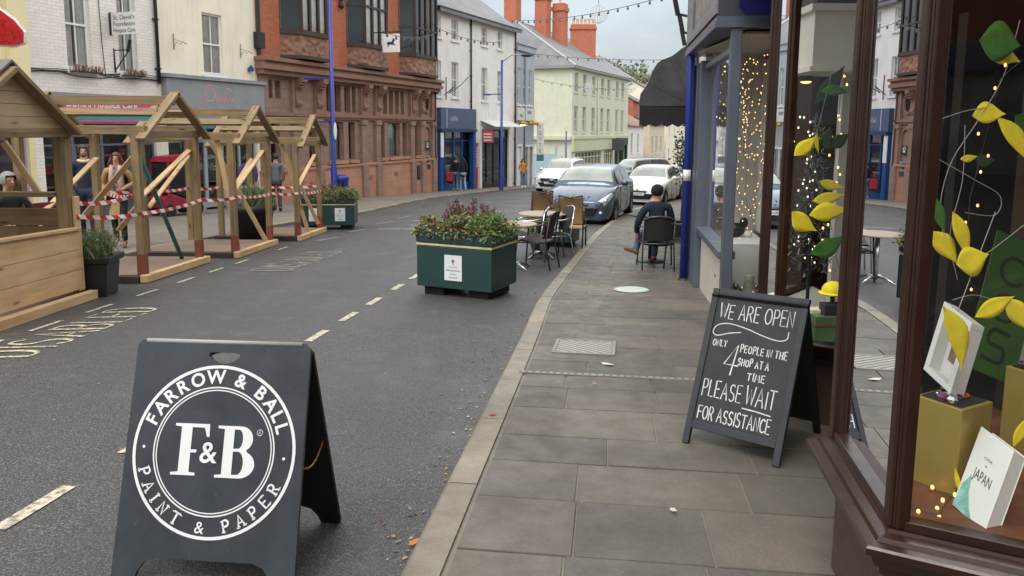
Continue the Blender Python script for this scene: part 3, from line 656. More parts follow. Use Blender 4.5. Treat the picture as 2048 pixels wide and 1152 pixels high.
for s in (-10.75, -9.5, -6.4, -5.3, -2.25, -1.35):
    x = S(s); prof = [(-.13, 2.3), (-.2, 2.32), (-.24, 2.42), (-.18, 2.55), (-.17, 2.8), (-.22, 2.95), (-.36, 3.08), (-.46, 3.16), (-.46, 3.3), (-.13, 3.3)]
    m = B.mk(); n = len(prof); v = [(x-.15, a, b) for a, b in prof]+[(x+.15, a, b) for a, b in prof]
    m.add(v, [tuple(range(n)), tuple(range(2*n-1, n-1, -1))]+[(i, n+i, n+(i+1) % n, (i+1) % n) for i in range(n)])
    for k in range(3): m.ell((x, -.3-.05*k, 2.98+.09*k), (.17, .08, .05), 8, 6)
    m.build('corbel', M_stone_trim, B.root)
for k, (a, b, c, d) in enumerate(cv(lw)+cv(uw)):
    big_ = b-a > .8; m = B.mk(); y = .16
    for x0, x1 in ((a, a+.04), (b-.04, b)): m.box(x0, x1, y, y+.06, c, d)
    m.box(a+.04, b-.04, y, y+.06, d-.05, d); m.box(a+.04, b-.04, y, y+.06, c, c+.05)
    if big_:
        for i in range(9):   # arched head in stone
            t0, t1 = math.pi*i/9, math.pi*(i+1)/9; r = (b-a)/2-.04; cx = (a+b)/2; zc = d-r*.75
            m.add([(cx+r*math.cos(t0), y-.02, zc+.75*r*math.sin(t0)), (cx+r*math.cos(t1), y-.02, zc+.75*r*math.sin(t1)), (cx+r*1.3*math.cos(t1), y-.02, d-.02), (cx+r*1.3*math.cos(t0), y-.02, d-.02)], [(0, 1, 2, 3)])
    w = m.build('window', M_stone_trim, B.root)
    m = B.mk(); m.add([(a, y+.03, c), (b, y+.03, c), (b, y+.03, d), (a, y+.03, d)], [(0, 1, 2, 3)]); m.build('pane', M_glass, w)
    if big_:
        m = B.mk(); m.grid(lambda u, v: Vector((lerp(a+.3, b-.02, u), y+.1+.02*math.sin(u*40), lerp(c, d, v))), 20, 1); m.build('curtain', M_curt2, w)
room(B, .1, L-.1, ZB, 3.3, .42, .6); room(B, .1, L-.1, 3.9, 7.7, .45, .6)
# sills to lower windows, blind doorway, round window, cash machine
for a, b, c, d in cv(lw): m = B.mk(); m.prism([(a-.08, -.15), (b+.08, -.15), (b+.08, .0), (a-.08, .0)], c-.12, c); m.build('sill', M_stone_lo, B.root)
m = B.mk(); x = S(-.82)
m.tube([(x+.32*math.cos(t*math.pi/8), -.03, 2.75+.42*math.sin(t*math.pi/8)) for t in range(16)], .07, 6, closed=True); m.build('round_surround', M_stone_trim, B.root)
m = B.mk(); m.add([(x+.3*math.cos(t*math.pi/8), -.015, 2.75+.4*math.sin(t*math.pi/8)) for t in range(16)], [tuple(range(16))]); m.build('round_window', M_dark, B.root)
m = B.mk(); m.tube([(x-.36, -.03, .3), (x-.36, -.03, 1.3)]+[(x-.36*math.cos(t*math.pi/8), -.03, 1.3+.4*math.sin(t*math.pi/8)) for t in range(1, 8)]+[(x+.36, -.03, 1.3), (x+.36, -.03, .3)], .06, 6); m.build('arch_moulding', M_stone_trim, B.root)
m = B.mk(); m.box(x-.3, x+.22, -.1, -.005, .62, 1.0); p_ = m.build('cash_sign', mat('dark_green_sign', '#15301f', .4, .1), B.root)
m = B.mk(); m.tube([(x-.04+.09*math.cos(t*math.pi/5), -.104, .87+.06*math.sin(t*math.pi/5)) for t in range(10)], .016, 5, closed=True); m.box(x-.12, x+.04, -.108, -.101, .7, .78); m.build('emblem', M_wpaint, p_)
m = B.mk(); m.box(x-.36, x+.3, -.09, -.005, -.45, .32); c_ = m.build('cash_machine', mat('cash_machine_grey', '#8b949c', .4, .1, metal=.3), B.root)
m = B.mk(); m.box(x-.26, x+.08, -.1, -.091, -.02, .24); m.box(x-.28, x+.22, -.13, -.0905, -.3, -.1); m.build('screen', mat('dark_screen', '#2b3138', .2, .1), c_)
m = B.mk(); m.box(S(-1.95), S(-1.65), -.13, -.101, -.75, -.1); m.build('vent', M_dkbrown, B.root)
m = B.mk()
for s, z in ((-6.0, -.5), (-3.9, -.45)): m.box(S(s)-.12, S(s)+.12, -.125, -.101, z, z+.17)
m.build('air_brick', M_stone_trim, B.root)
for i, (a, b) in enumerate(((-11.42, -9.12), (-7.4, -4.9), (-3.3, -.35))):
    a, b = S(a), S(b); pr = .55; c = .42; poly = [(a, .04), (a+c, -pr), (b-c, -pr), (b, .04)]
    m = B.mk(); m.prism(poly, 4.02, 4.7); o = m.build('oriel', M_carved, B.root)
    big_ = [(a-.06, .04), (a+c-.03, -pr-.07), (b-c+.03, -pr-.07), (b+.06, .04)]
    m = B.mk(); m.prism(big_, 4.701, 4.79); m.prism([(p[0], p[1]) for p in big_], 3.9, 4.018); m.build('oriel_moulding', M_dkbrown, o)
    m = B.mk(); n3 = 3 if i < 2 else 4; pts = [Vector((*p, 0)) for p in poly]
    segs = [(pts[0], pts[1], 1), (pts[1], pts[2], n3), (pts[2], pts[3], 1)]
    for p, q, k in segs:
        for j in range(k+1):
            r = p.lerp(q, j/k); m.bar((r.x, r.y, 4.79), (r.x, r.y, 7.6), .09, .09, (q-p).normalized())
        for z in (4.83, 6.25 if i < 2 else 5.95, 7.5): m.bar((p.x, p.y, z), (q.x, q.y, z), .08, .08)
    w = m.build('window', M_dkbrown, o)
    g = B.mk()
    for p, q, k in segs: g.add([(p.x, p.y+.01, 4.79), (q.x, q.y+.01, 4.79), (q.x, q.y+.01, 7.6), (p.x, p.y+.01, 7.6)], [(0, 1, 2, 3)])
    g.build('pane', M_glass, w)
    cu_ = B.mk()
    for p, q, k in segs[1:]:
        for j in range(k):
            p0, q0 = p.lerp(q, (j+.06)/k), p.lerp(q, (j+.97)/k); cu_.grid(lambda u, v: Vector((lerp(p0.x, q0.x, u), lerp(p0.y, q0.y, u)+.075+.015*math.sin(u*30), lerp(4.8, 7.4, v))), 10, 1)
    if i < 2: cu_.build('curtain', mat('oriel_curtain', '#f0ece0', .9, .15, 3), w)
    m = B.mk(); m.prism(big_, 7.6, 7.8); m.build('oriel_roof', M_dkbrown, o)
    for xx in (a-.45, b+.3):
        if i == 1: m = B.mk(); m.lathe([(.02, 0), (.11, .12), (.05, .3), (.13, .5), (.13, 1.6)], 8, 0, Matrix.Translation((xx, -.1, 6.0))); m.build('brick_finial', M_dkbrown, B.root)
m = B.mk(); m.tube([(.02, -.1, 3.9), (.02, -.1, 9)], .06, 8); m.box(-.12, .2, -.2, 0, 4.1, 4.6); m.build('downpipe', M_iron, B.root)
m = B.mk(); m.tube([(L-.12, -.12, ZB), (L-.12, -.12, 9)], .07, 8); m.box(L-.25, L, -.24, -.02, 3.2, 3.6); m.build('downpipe', mat('rust_pipe', '#5a3226', .6, .3), B.root)
# white hanging bank sign with a dark running horse
m = B.mk(); sx = S(-6.2); m.box(sx-.03, sx+.03, -1.62, -.88, 4.55, 5.25); s_ = m.build('hanging_sign', M_wpaint, B.root)
T_ = basis((sx-.034, -1.25, 4.9), (0, -1, 0), (0, 0, 1), (-1, 0, 0)); m = B.mk()
m.poly2([(-.2, -.02), (-.1, .06), (.02, .03), (.08, .12), (.12, .22), (.15, .14), (.21, .12), (.15, .07), (.13, -.02), (.2, -.06), (.18, -.1), (.08, -.06), (-.06, -.06), (-.12, -.15), (-.17, -.16), (-.12, -.07), (-.16, -.02)], T_); m.build('emblem', M_navy, s_)
m = B.mk(); m.bar((sx, 0, 5.32), (sx, -1.7, 5.32), .04, .04); m.build('bracket', M_black, s_)
# ornate lantern under bank eaves
gable_roof(B, L, 10, 9.5, 13, M_slate)
# ---------------------------------------------------------------- white three storey house with blue shop
B = Bld('white_house', 'three storey white rendered building with a blue shop and a red door', 'building', at_s(.25, 24.7), 24.7)
L = 9.2; ZB = -2.1; S = lambda s: s-.25
m = shell(B, L, 9, ZB, 7.35, M_white)
uw = [(.25, .75, 5.95, 6.95), (1.78, 2.5, 5.95, 7.0), (5.05, 5.72, 6.02, 7.0), (7.0, 7.6, 6.02, 7.0), (.25, .75, 3.15, 4.85), (1.78, 2.5, 3.15, 4.88), (5.05, 5.74, 3.1, 4.85), (7.0, 7.6, 3.1, 4.8)]
sh = [(.35, 3.95, ZB+.4, 1.5), (4.1, 4.75, ZB+.4, .85), (5.0, 8.55, ZB+.3, 1.55)]
ops = [(S(a), S(b), c, d) for a, b, c, d in uw+sh]
wall_holes(m, 0, L, ZB, 7.35, ops, .16); m.build('wall', M_white, B.root)
for o in ops[:8]: sash(B, *o, .1, 1, pm=M_farglass, curtain=None, sillm=M_wpaint)
shopfront(B, *ops[8][:2], ZB+.4, 1.5, M_sblue, .5, 4, 2, seed=31, goods=26)
shopfront(B, *ops[10][:2], ZB+.3, 1.55, M_iron, .5, 4, 1, seed=32, goods=40)
m = B.mk(); m.box(S(.3), S(4.0), -.24, .02, 1.58, 2.6); f = m.build('fascia', M_slateblue, B.root)
m = B.mk(); m.box(S(.3), S(4.0), -.3, .02, 1.42, 1.57); m.build('cornice', M_navy, B.root)
m = B.mk(); scribble(m, .75, .22, basis((S(1.6), -.245, 2.1), (1, 0, 0), (0, 0, 1), (0, -1, 0))); m.box(S(.85), S(.9), -.25, -.241, 1.6, 2.55); m.build('lettering', mat('pale_lettering', '#b9c2d0', .5, .05), f)
for s in (.32, 3.75):
    m = B.mk(); m.box(S(s), S(s)+.28, -.2, .02, ZB, 1.42); m.build('pilaster', M_sblue, B.root)
m = B.mk(); m.box(S(.3), S(.56), -.24, -.205, .2, 1.4); m.build('notice', M_wpaint, B.root)
m = B.mk(); m.box(S(4.1), S(4.75), .06, .12, ZB+.4, .85); d_ = m.build('door', M_red, B.root)
m = B.mk()
for k in range(7): m.bar((S(4.55), .05, .5-.16*k), (S(4.74), .05, .62-.16*k), .03, .05, (0, 1, 0))
m.build('striped_panel', M_wpaint, d_)
m = B.mk(); m.box(S(4.0), S(4.08), -.06, .02, ZB, .95); m.box(S(4.77), S(4.98), -.08, .02, ZB, 1.6); m.build('pilaster', M_wpaint, B.root)
m = B.mk(); m.bar((S(4.95), -.1, 1.5), (S(4.95), -.7, 1.5), .04, .04); m.box(S(4.9), S(5.0), -.75, -.15, .85, 1.45); h_ = m.build('projecting_sign', mat('red_white_sign', '#b7555a', .5, .1), B.root)
m = B.mk()
for k in range(3): m.box(S(4.893), S(4.8995), -.68, -.22, .95+.16*k, 1.02+.16*k)
m.build('lettering', M_wpaint, h_)
m = B.mk(); a, b = S(4.95), S(8.6); m.add([(a, 0, 2.05), (b, 0, 2.05), (b, -.9, 1.72), (a, -.9, 1.72), (a, 0, 2.02), (b, 0, 2.02), (b, -.9, 1.69), (a, -.9, 1.69)], [(0, 1, 2, 3), (7, 6, 5, 4), (3, 2, 6, 7), (0, 3, 7, 4), (1, 5, 6, 2)]); m.box(a, b, -.1, .0, 1.56, 1.68); m.build('canopy', mat('canopy_white', '#c9cbc8', .5, .1), B.root)
downpipe(B, S(3.75), 2.6, 7.2, M_iron); downpipe(B, S(9.3), -2, 7.2, M_iron)
m = B.mk(); m.box(-.1, L+.2, -.32, -.02, 7.18, 7.36); m.build('gutter', M_iron, B.root)
m = B.mk(); m.tube([(S(1.0), -.02, 3.2), (S(1.1), -.5, 3.6), (S(1.3), -.1, 3.3), (S(1.6), -.6, 3.7), (S(2.0), -.8, 4.1)], .02, 5); m.bar((S(1.2), -.02, 3.0), (S(1.2), -.02, 4.1), .03, .03); m.build('sign_bracket', M_iron, B.root)
gable_roof(B, L, 9, 7.35, 10.6, M_slate, .35, gablem=M_white)
# ---------------------------------------------------------------- narrow grey house
B = Bld('grey_house', 'narrow grey rendered house with three windows and gold shop lamps', 'building', at_s(9.5, 24.7), 22.5)
L = 3.05; ZB = -2.4; m = shell(B, L, 8, ZB, 6.5, M_greyr); ops = [(.25, .72, 3.05, 5.2), (1.2, 1.67, 3.05, 5.2), (2.1, 2.57, 3.05, 5.2), (.25, 1.0, ZB+.3, .55), (1.4, 2.9, ZB+.3, .5)]
wall_holes(m, 0, L, ZB, 6.5, ops, .12); m.build('wall', M_greyr, B.root)
for o in ops[:3]: sash(B, *o, .06, 0, pm=M_farglass, curtain=None)
m = B.mk(); m.box(-.02, L+.02, -.12, .1, 6.2, 6.55); m.box(-.02, L+.04, -.2, .1, 6.55, 6.62); m.build('parapet', M_greyr, B.root)
m = B.mk(); m.box(.1, 1.25, -.1, .02, 2.1, 2.85); m.box(1.4, L-.1, -.1, .02, 2.1, 2.85); f = m.build('fascia', mat('off_white_sign', '#d6d4cc', .5, .06), B.root)
m = B.mk(); scribble(m, .5, .16, basis((.7, -.104, 2.4), (1, 0, 0), (0, 0, 1), (0, -1, 0))); scribble(m, .7, .2, basis((2.0, -.104, 2.6), (1, 0, 0), (0, 0, 1), (0, -1, 0))); m.build('lettering', M_iron, f)
M_lampgold = emit('warm_lamp_glow', (1, .72, .3), 2.2); M_brass = mat('brass', '#b08a3c', .35, .1, metal=.8)
for x in (.3, .75, 1.75, 2.4, 2.85):
    m = B.mk(); m.bar((x, 0, 2.05), (x, -.28, 2.05), .03, .03); m.lathe([(.16, 0), (.13, .14), (.04, .2)], 10, 0, Matrix.Translation((x, -.28, 1.85))); l_ = m.build('lamp', M_brass, B.root, True)
    if x in (.3, .75): m = B.mk(); m.ell((x, -.28, 1.85), (.1, .1, .08), 10, 6); m.build('bulb', M_lampgold, l_)
m = B.mk(); m.box(.2, 1.05, -.05, .02, .55, .66); m.box(.17, .26, -.04, .05, ZB, .55); m.box(.98, 1.08, -.04, .05, ZB, .55); m.box(1.35, 2.95, -.05, .02, .5, .62); m.box(1.33, 1.44, -.04, .05, ZB, .5); m.box(2.86, 2.97, -.04, .05, ZB, .5); m.box(2.1, 2.2, -.04, .05, ZB, .5); m.build('door_frame', M_wpaint, B.root)
m = B.mk(); m.box(.27, .97, .06, .1, ZB+.3, .54); m.build('door', M_wpaint, B.root); m = B.mk(); m.add([(1.42, .08, ZB+.3), (2.88, .08, ZB+.3), (2.88, .08, .5), (1.42, .08, .5)], [(0, 1, 2, 3)]); m.build('pane', M_farglass, B.root)
m = B.mk(); m.box(L-.25, L-.15, -.75, -.3, .02, 1.95); m.bar((L-.2, 0, 2.02), (L-.2, -.8, 2.02), .05, .05); s_ = m.build('vertical_sign', M_wpaint, B.root)
m = B.mk()
for k, c in enumerate('POTTS'): put_text(m, c, .3, basis((L-.254, -.525, 1.72-.37*k), (0, -1, 0), (0, 0, 1), (-1, 0, 0)))
m.build('lettering', mat('grey_green_lettering', '#5d625c', .6, .05), s_)
m = B.mk(); m.box(L-.24, L-.16, -.75, -.3, -.4, .0); m.build('lower_board', mat('blue_grey_board', '#5c7a86', .5, .1), s_)
downpipe(B, 1.32, -2, 6.2, mat('grey_pipe', '#777d82', .5, .1))
m = B.mk(); m.box(0, L, .2, 8, 6.1, 6.2); m.build('roof', M_lead, B.root)
# ---------------------------------------------------------------- long pale green house with chimneys
B = Bld('pale_green_house', 'long pale green rendered building with hipped slate roof and tall brick chimneys', 'building', (5, 64), 24, z0=gz(0, 64))
L = 17.6; ZB = -4.2; dep = 13; m = shell(B, L, dep, ZB, 6.8, M_pgreen)
ws = []
for x in (.5, 2.75, 5.3, 8.0, 10.0, 12.9, 14.9): ws += [(x, x+.95, 4.72, 6.35), (x, x+.95, 1.35, 3.55)]
wall_holes(m, 0, L, ZB, 6.8, ws+[(1.0, 8.5, ZB+1.3, -.35), (9.5, 12.4, ZB+1.0, -.2), (13.4, 16.6, ZB+.6, -.1)], .16); m.build('wall', M_pgreen, B.root)
for o in ws: sash(B, *o, .1, 1, pm=M_farglass, curtain=None, fm=mat('cream_paint', '#d8d6bc', .5, .05))
m = B.mk(); m.box(-.05, L+.05, -.3, .02, .75, 1.0); m.box(-.05, 12.5, -.2, .02, -.3, .75); m.box(-.35, 0, 0, dep, .7, 1); m.build('cornice', mat('cream_stone_trim', '#c3c3a6', .7, .1), B.root)
shopfront(B, 1.0, 8.5, ZB+1.3, -.35, mat('cream_paint', '#d8d6bc'), .5, 8, None, seed=41, goods=30, depth=1.5)
shopfront(B, 9.5, 12.4, ZB+1.0, -.2, mat('cream_paint', '#d8d6bc'), .4, 4, 2, seed=42, goods=16, depth=1.5)
shopfront(B, 13.4, 16.6, ZB+.6, -.1, mat('dark_green_shop', '#1e3c30', .4, .1), .5, 3, 1, seed=43, goods=16, depth=1.5)
m = B.mk(); m.box(13.1, 16.9, -.3, .02, 0, .74); m.box(13.05, 13.4, -.25, 0, ZB, 0); m.box(16.6, 16.95, -.25, 0, ZB, 0); m.build('shop_surround', mat('dark_green_shop', '#1e3c30'), B.root)
m = B.mk(); m.box(10.6, 10.7, -1.6, -.4, -.4, .7); m.build('projecting_sign', mat('dark_board', '#46474a', .5, .1), B.root)
m = B.mk(); m.box(-.03, -.001, 1.5, 4.0, ZB+1.5, -.5); m.box(-.06, -.002, 1.3, 1.5, ZB+1.2, .2); m.build('side_shutter', mat('pale_blue_shutter', '#9ab4bc', .5, .08), B.root)
downpipe(B, 6.9, .9, 6.6, mat('cream_paint', '#d8d6bc')); 
m = B.mk(); m.box(-.3, L+.2, -.35, -.02, 6.68, 6.85); m.box(-.35, -.02, -.3, dep, 6.68, 6.85); m.build('gutter', mat('grey_gutter', '#8f9088', .5, .1), B.root)
ze, zr, hx_ = 6.86, 11.2, 5.2
P_ = [(-.35, -.4, ze), (L+.2, -.4, ze), (L+.2, dep+.3, ze), (-.35, dep+.3, ze), (hx_*.55, dep/2, zr), (L-1.2, dep/2, zr)]
m = B.mk(); m.add(P_, [(0, 1, 5, 4), (1, 2, 5), (2, 3, 4, 5), (3, 0, 4)])
for i, fc in enumerate([(0, 1, 5, 4), (1, 2, 5), (2, 3, 4, 5), (3, 0, 4)]): m.u[i] = [((P_[k][0], P_[k][1]*1.25) if i % 2 == 0 else (P_[k][1], P_[k][0]*1.5)) for k in fc]
r_ = m.build('roof', M_slate, B.root)
m = B.mk(); m.tube([P_[0], P_[4]], .1, 6); m.tube([P_[4], P_[5]], .1, 6); m.tube([P_[5], P_[1]], .1, 6); m.build('ridge_tiles', mat('pale_lead', '#a9abad', .6, .1), r_)
def chim(px0, px1, pyb, pyt, y, pots, wdt):
    a = Yd(px0, pyb, y); b = Yd(px1, pyb, y); zt = Yd((px0+px1)/2, pyt, y).z; w = (b-a).x
    m = MB(Matrix.Translation((0, 0, 0))); Ri = B.root.matrix_world
    c = Vector(((a.x+b.x)/2, y, 0)); ro = math.radians(0)
    lx = (Vector((c.x-5, c.y-64)).dot(B.u)); ly = Vector((c.x-5, c.y-64)).dot(Vector((-B.u.y, B.u.x)))
    m = B.mk(); zb = 7
    m.box(lx-w/2*wdt, lx+w/2*wdt, ly-.5*w, ly+.5*w, zb, zt-.7); m.box(lx-w/2*wdt-.1, lx+w/2*wdt+.1, ly-.5*w-.1, ly+.5*w+.1, zt-.7, zt-.35); m.box(lx-w/2*wdt, lx+w/2*wdt, ly-.5*w, ly+.5*w, zt-.35, zt)
    k_ = m.build('chimney', M_chim, r_)
    m = B.mk()
    for i in range(pots):
        f = (i+.5)/pots; m.lathe([(.14, 0), (.11, .25), (.14, .5), (.15, .55)], 8, 0, Matrix.Translation((lx+(f-.5)*w*wdt*.9, ly, zt)))
    m.build('chimney_pots', mat('buff_clay', '#c9a888', .8, .1), k_)
B.root.matrix_world
chim(1012, 1038, 44, -20, 70, 2, 1); chim(1073, 1098, 55, -14, 72, 2, 1); chim(1108, 1132, 65, 8, 73, 1, 1)
# red brick chimney stack standing along ridge
B2 = B; a = Yd(1141, 100, 78); b = Yd(1190, 100, 78); lx = Vector(((a.x+b.x)/2-5, 78-64)).dot(B.u); ly = Vector(((a.x+b.x)/2-5, 78-64)).dot(Vector((-B.u.y, B.u.x))); w = (b-a).x
zt = Yd(1165, 50, 78).z; m = B.mk(); T0 = Matrix.Translation((lx, ly, 0)) @ Matrix.Rotation(-B.root.rotation_euler[2], 4, 'Z')
m.box(-w/2, w/2, -.6, .6, 7.5, zt-.5, T=T0); m.box(-w/2-.1, w/2+.1, -.7, .7, zt-.5, zt-.3, T=T0); m.box(-w/2, w/2, -.6, .6, zt-.3, zt, T=T0)
k_ = m.build('chimney', M_chim, r_); m = B.mk()
for i in range(6): m.lathe([(.15, 0), (.12, .3), (.15, .6)], 8, 0, T0 @ Matrix.Translation(((i-2.5)*w/6.3, 0, zt)))
m.build('chimney_pots', mat('buff_clay', '#c9a888'), k_)
# ---------------------------------------------------------------- far houses
def house(name, label, a, deg, L, dep, zb, ze, zr, wm, rm, wins=(), wfm=None, shop=None):
    B = Bld(name, label, 'house', a, deg, z0=gz(0, a[1])); m = shell(B, L, dep, zb, ze, wm)
    ops = list(wins)+([shop] if shop else []); wall_holes(m, 0, L, zb, ze, ops, .12); m.build('wall', wm, B.root)
    for o in wins: sash(B, *o, .07, 1, pm=M_farglass, curtain=None)
    if shop: m = B.mk(); m.box(shop[0], shop[1], .05, .1, shop[2], shop[3]); m.build('pane', M_farglass, B.root); m = B.mk(); m.box(shop[0]-.1, shop[1]+.1, -.15, .02, shop[3]+.02, shop[3]+.6); m.build('fascia', M_red if 'white' in name else mat('olive_sign', '#6f7560', .5, .1), B.root)
    gable_roof(B, L, dep, ze, zr, rm, .3, gablem=wm); return B
house('white_cottage', 'small white two storey house with brown tiled roof beyond the pale green building', (12.4, 81.5), 26, 6.2, 7, -6, 2.1, 4.2, M_white, M_rtile, [(1.2, 2.0, -1.0, 1.2), (3.6, 4.4, -1.0, 1.2)], shop=(.8, 5.2, -4, -2.2))
B = house('red_brick_house', 'tall house with bare red brick end wall behind the white cottage', (14.2, 89.5), 18, 8, 9, -6, 5.0, 7.4, M_rbrick, M_dtile, [(2, 3, 1, 3)])
house('beige_house', 'beige rendered house with dark roof and olive shop sign far down the street', (16.3, 90), 20, 11.5, 8, -7, 2.3, 4.0, M_beige, M_dtile, [(1.5, 2.8, -1.3, .8), (4.5, 5.8, -1.3, .8), (8, 9.3, -1.3, .8)], shop=(1, 9, -4.6, -3.2))
house('far_cream_house', 'tall pale cream house at the far end of the street', (20.8, 102.5), 22, 16, 9, -9, 5.5, 8, M_cream, M_dtile, [(2, 3, 1, 3), (6, 7, 1, 3), (10, 11, 1, 3), (2, 3, -3, -1), (6, 7, -3, -1), (10, 11, -3, -1)])
house('end_house', 'grey rendered house closing the far end of the street', (30, 124), 70, 26, 9, -9, 4, 7, M_greyr, M_dtile, [(k*4+1, k*4+2, -2, 0) for k in range(6)])
# ================================================================ right-hand side
M_brown = mat('dark_brown_gloss_paint', '#2b150b', .36, .3, 6, bump=.12, bscale=18, coat=.12); M_brown2 = mat('brown_riser_paint', '#46342a', .5, .2, 4, bump=.15, bscale=14)
M_bed = wood('window_bed_wood', lin('#7a4a34'), lin('#4a281c'), .8, 9, .5, False)
M_panel = wood('dark_panelling', lin('#2e211a'), lin('#15100d'), .8, 9, .6, False)
M_sglass = glassm('shop_glass', (.93, .94, .93), .75); M_sglass2 = glassm('shop_glass_soft', (.95, .95, .94), .45)
M_warm = emit('fairy_light_glow', (1, .56, .2), 1.5); M_cool = emit('white_fairy_glow', (1, .82, .6), 1.2)
# brown gift shop with two bays and a recessed entrance
Dp, Cp = (1.11, 2.02), (1.212, 2.64)
Ap, Bp = (1.70, 4.98), (1.60, 4.37)
GS = thing('gift_shop', 'dark brown painted gift shop front with two bay windows and a deep sill', 'shop', (1.6, 3, gz(0, 3, .06)))
GO = (-1.6, -3, -gz(0, 3, .06))
def bay(outline, zs, zt, bed, posts, glassname='pane'):
    # outline: list of plan points front-first; riser, sill, posts, glass and bed, all standing on the pavement
    o = GO
    cx = sum(p[0] for p in outline)/len(outline); cy = sum(p[1] for p in outline)/len(outline)
    def off(d):   # grow the outline outward by d
        n = len(outline); r = []
        for i in range(n):
            p = Vector(outline[i])
            if i == 0: t = (Vector(outline[1])-p).normalized(); nn = Vector((t.y, -t.x)); sgn = 1 if nn.dot(Vector((cx, cy))-p) < 0 else -1; r.append(p+nn*sgn*d)
            elif i == n-1: t = (p-Vector(outline[i-1])).normalized(); nn = Vector((t.y, -t.x)); sgn = 1 if nn.dot(Vector((cx, cy))-p) < 0 else -1; r.append(p+nn*sgn*d)
            else:
                t0 = (p-Vector(outline[i-1])).normalized(); t1 = (Vector(outline[i+1])-p).normalized(); n0 = Vector((t0.y, -t0.x)); n1 = Vector((t1.y, -t1.x))
                if n0.dot(Vector((cx, cy))-p) > 0: n0, n1 = -n0, -n1
                b = (n0+n1).normalized(); r.append(p+b*d/max(.3, b.dot(n0)))
        return [(q.x, q.y) for q in r]
    zb = -.3
    def band(name, lo, hi, d0, d1, mt, par):
        m = MB(); a0, a1 = off(d0), off(d1); n = len(a0); inn = off(-.18)
        v = [(*p, lo) for p in a0]+[(*p, hi) for p in a1]+[(*p, hi) for p in inn]+[(*p, lo) for p in inn]
        f = []
        for i in range(n-1): f += [(i, i+1, n+i+1, n+i), (n+i, n+i+1, 2*n+i+1, 2*n+i), (3*n+i+1, 3*n+i, i, i+1)]
        f += [(0, n, 2*n, 3*n), (n-1, 4*n-1, 3*n-1, 2*n-1)]
        m.add(v, f); return m
    m = band('r', zb, zs-.17, .0, .0, M_brown2, None); ri = m.build('stall_riser', M_brown2, GS, off=o)
    prof = [(-.18, -.16), (.025, -.168), (.04, -.135), (.052, -.13), (.055, -.105), (.07, -.10), (.088, -.06), (.102, -.057), (.104, -.036), (.098, -.03), (.07, -.026), (.064, -.014), (.034, -.009), (.03, 0), (-.18, 0)]
    m = MB(); n = len(outline); L_ = [off(a) for a, b in prof]; np_ = len(prof)
    v = [(*L_[i][j], zs+prof[i][1]) for i in range(np_) for j in range(n)]
    m.add(v, [(i*n+j, i*n+j+1, (i+1) % np_*n+j+1, (i+1) % np_*n+j) for i in range(np_) for j in range(n-1)]+[tuple(i*n for i in range(np_)), tuple(i*n+n-1 for i in range(np_))[::-1]])
    m.build('sill', M_brown, GS, off=o)
    m = MB(); inn = off(-.04); m.prism(list(inn), zs-.012, zs+.004); m.build('window_bed', bed, GS, off=o)
    for i in range(len(outline)-1):
        p, q = Vector((*outline[i], 0)), Vector((*outline[i+1], 0)); m = MB()
        m.add([(p.x, p.y, zs), (q.x, q.y, zs), (q.x, q.y, zt), (p.x, p.y, zt)], [(0, 1, 2, 3)]); m.build(glassname, M_sglass2 if i == 0 else M_sglass, GS, off=o)
        m = MB(); d = (q-p).normalized(); nn = Vector((d.y, -d.x, 0)); 
        m.bar((p.x, p.y, zs+.014), (q.x, q.y, zs+.014), .05, .028); m.build('glazing_bead', M_brown, GS, off=o, bevel=.003)
    for i in posts:
        p = outline[i]; m = MB(); a = .024
        m.prism([(p[0]-a, p[1]-a*.4), (p[0]-a*.3, p[1]-a), (p[0]+a, p[1]-a*.5), (p[0]+a, p[1]+a), (p[0]-a*.6, p[1]+a)], zs-.001, zt)
        m.prism([(p[0]-.018, p[1]-a*1.25), (p[0]+.02, p[1]-a*1.3), (p[0]+.02, p[1]-a*.5), (p[0]-.018, p[1]-a*.5)], zs, zt)
        m.prism([(p[0]-a*1.3, p[1]-.012), (p[0]-a*.7, p[1]-.012), (p[0]-a*.7, p[1]+.026), (p[0]-a*1.3, p[1]+.026)], zs, zt)
        m.build('post', M_brown, GS, off=o, bevel=.006)
    return off
zS, zS2, zT = .48, .43, 2.75
near_bay = [(2.0, 1.55), Dp, Cp, (1.95, 3.1)]
bay(near_bay, zS, zT, M_bed, (0, 1, 2))
far_bay = [(2.19, 3.85), Bp, Ap, (2.25, 5.6)]
bay(far_bay, zS2, zT, mat('white_bed', '#b9b4a8', .6, .1), (1, 2))
m = MB(); m.box(1.99, 2.3, 1.0, 1.55, -.3, zT); m.build('pilaster', M_brown, GS, off=GO); m = MB(); m.box(2.2, 2.4, 5.6, 6.5, -.4, zT); m.build('pilaster', M_brown, GS, off=GO)
m = MB(); m.box(1.97, 6.5, -2.5, 1.53, -.3, 3.3); m.build('side_wall', M_brown2, GS, off=GO)
m = MB(); v = [(2.0, 1.5), (1.0, 2.0), (1.1, 2.75), (1.48, 4.2), (1.6, 4.95), (2.14, 5.5), (2.14, 6.5), (3.0, 6.5), (3.0, 1.6)]; m.prism(v, zT, 3.3); m.build('fascia', M_brown, GS, off=GO)
m = MB(); m.box(2.0, 8, -2.5, 6.5, 3.302, 7.6); m.build('upper_wall', M_rbrick, GS, off=GO)
m = MB()   # the shop room: floor, back, ends, ceiling
x0, x1, y0, y1, z0_, z1_ = 2.0, 6, 1.3, 6.2, -.06, 2.74
m.box(2.0, x1, y0, y1, z0_-.04, z0_); m.box(x1, x1+.1, y0, y1, z0_, z1_); m.box(2.3, x1, y0-.1, y0, z0_, z1_); m.box(2.3, x1, y1, y1+.1, z0_, z1_); m.build('shop_interior', M_panel, GS, off=GO)
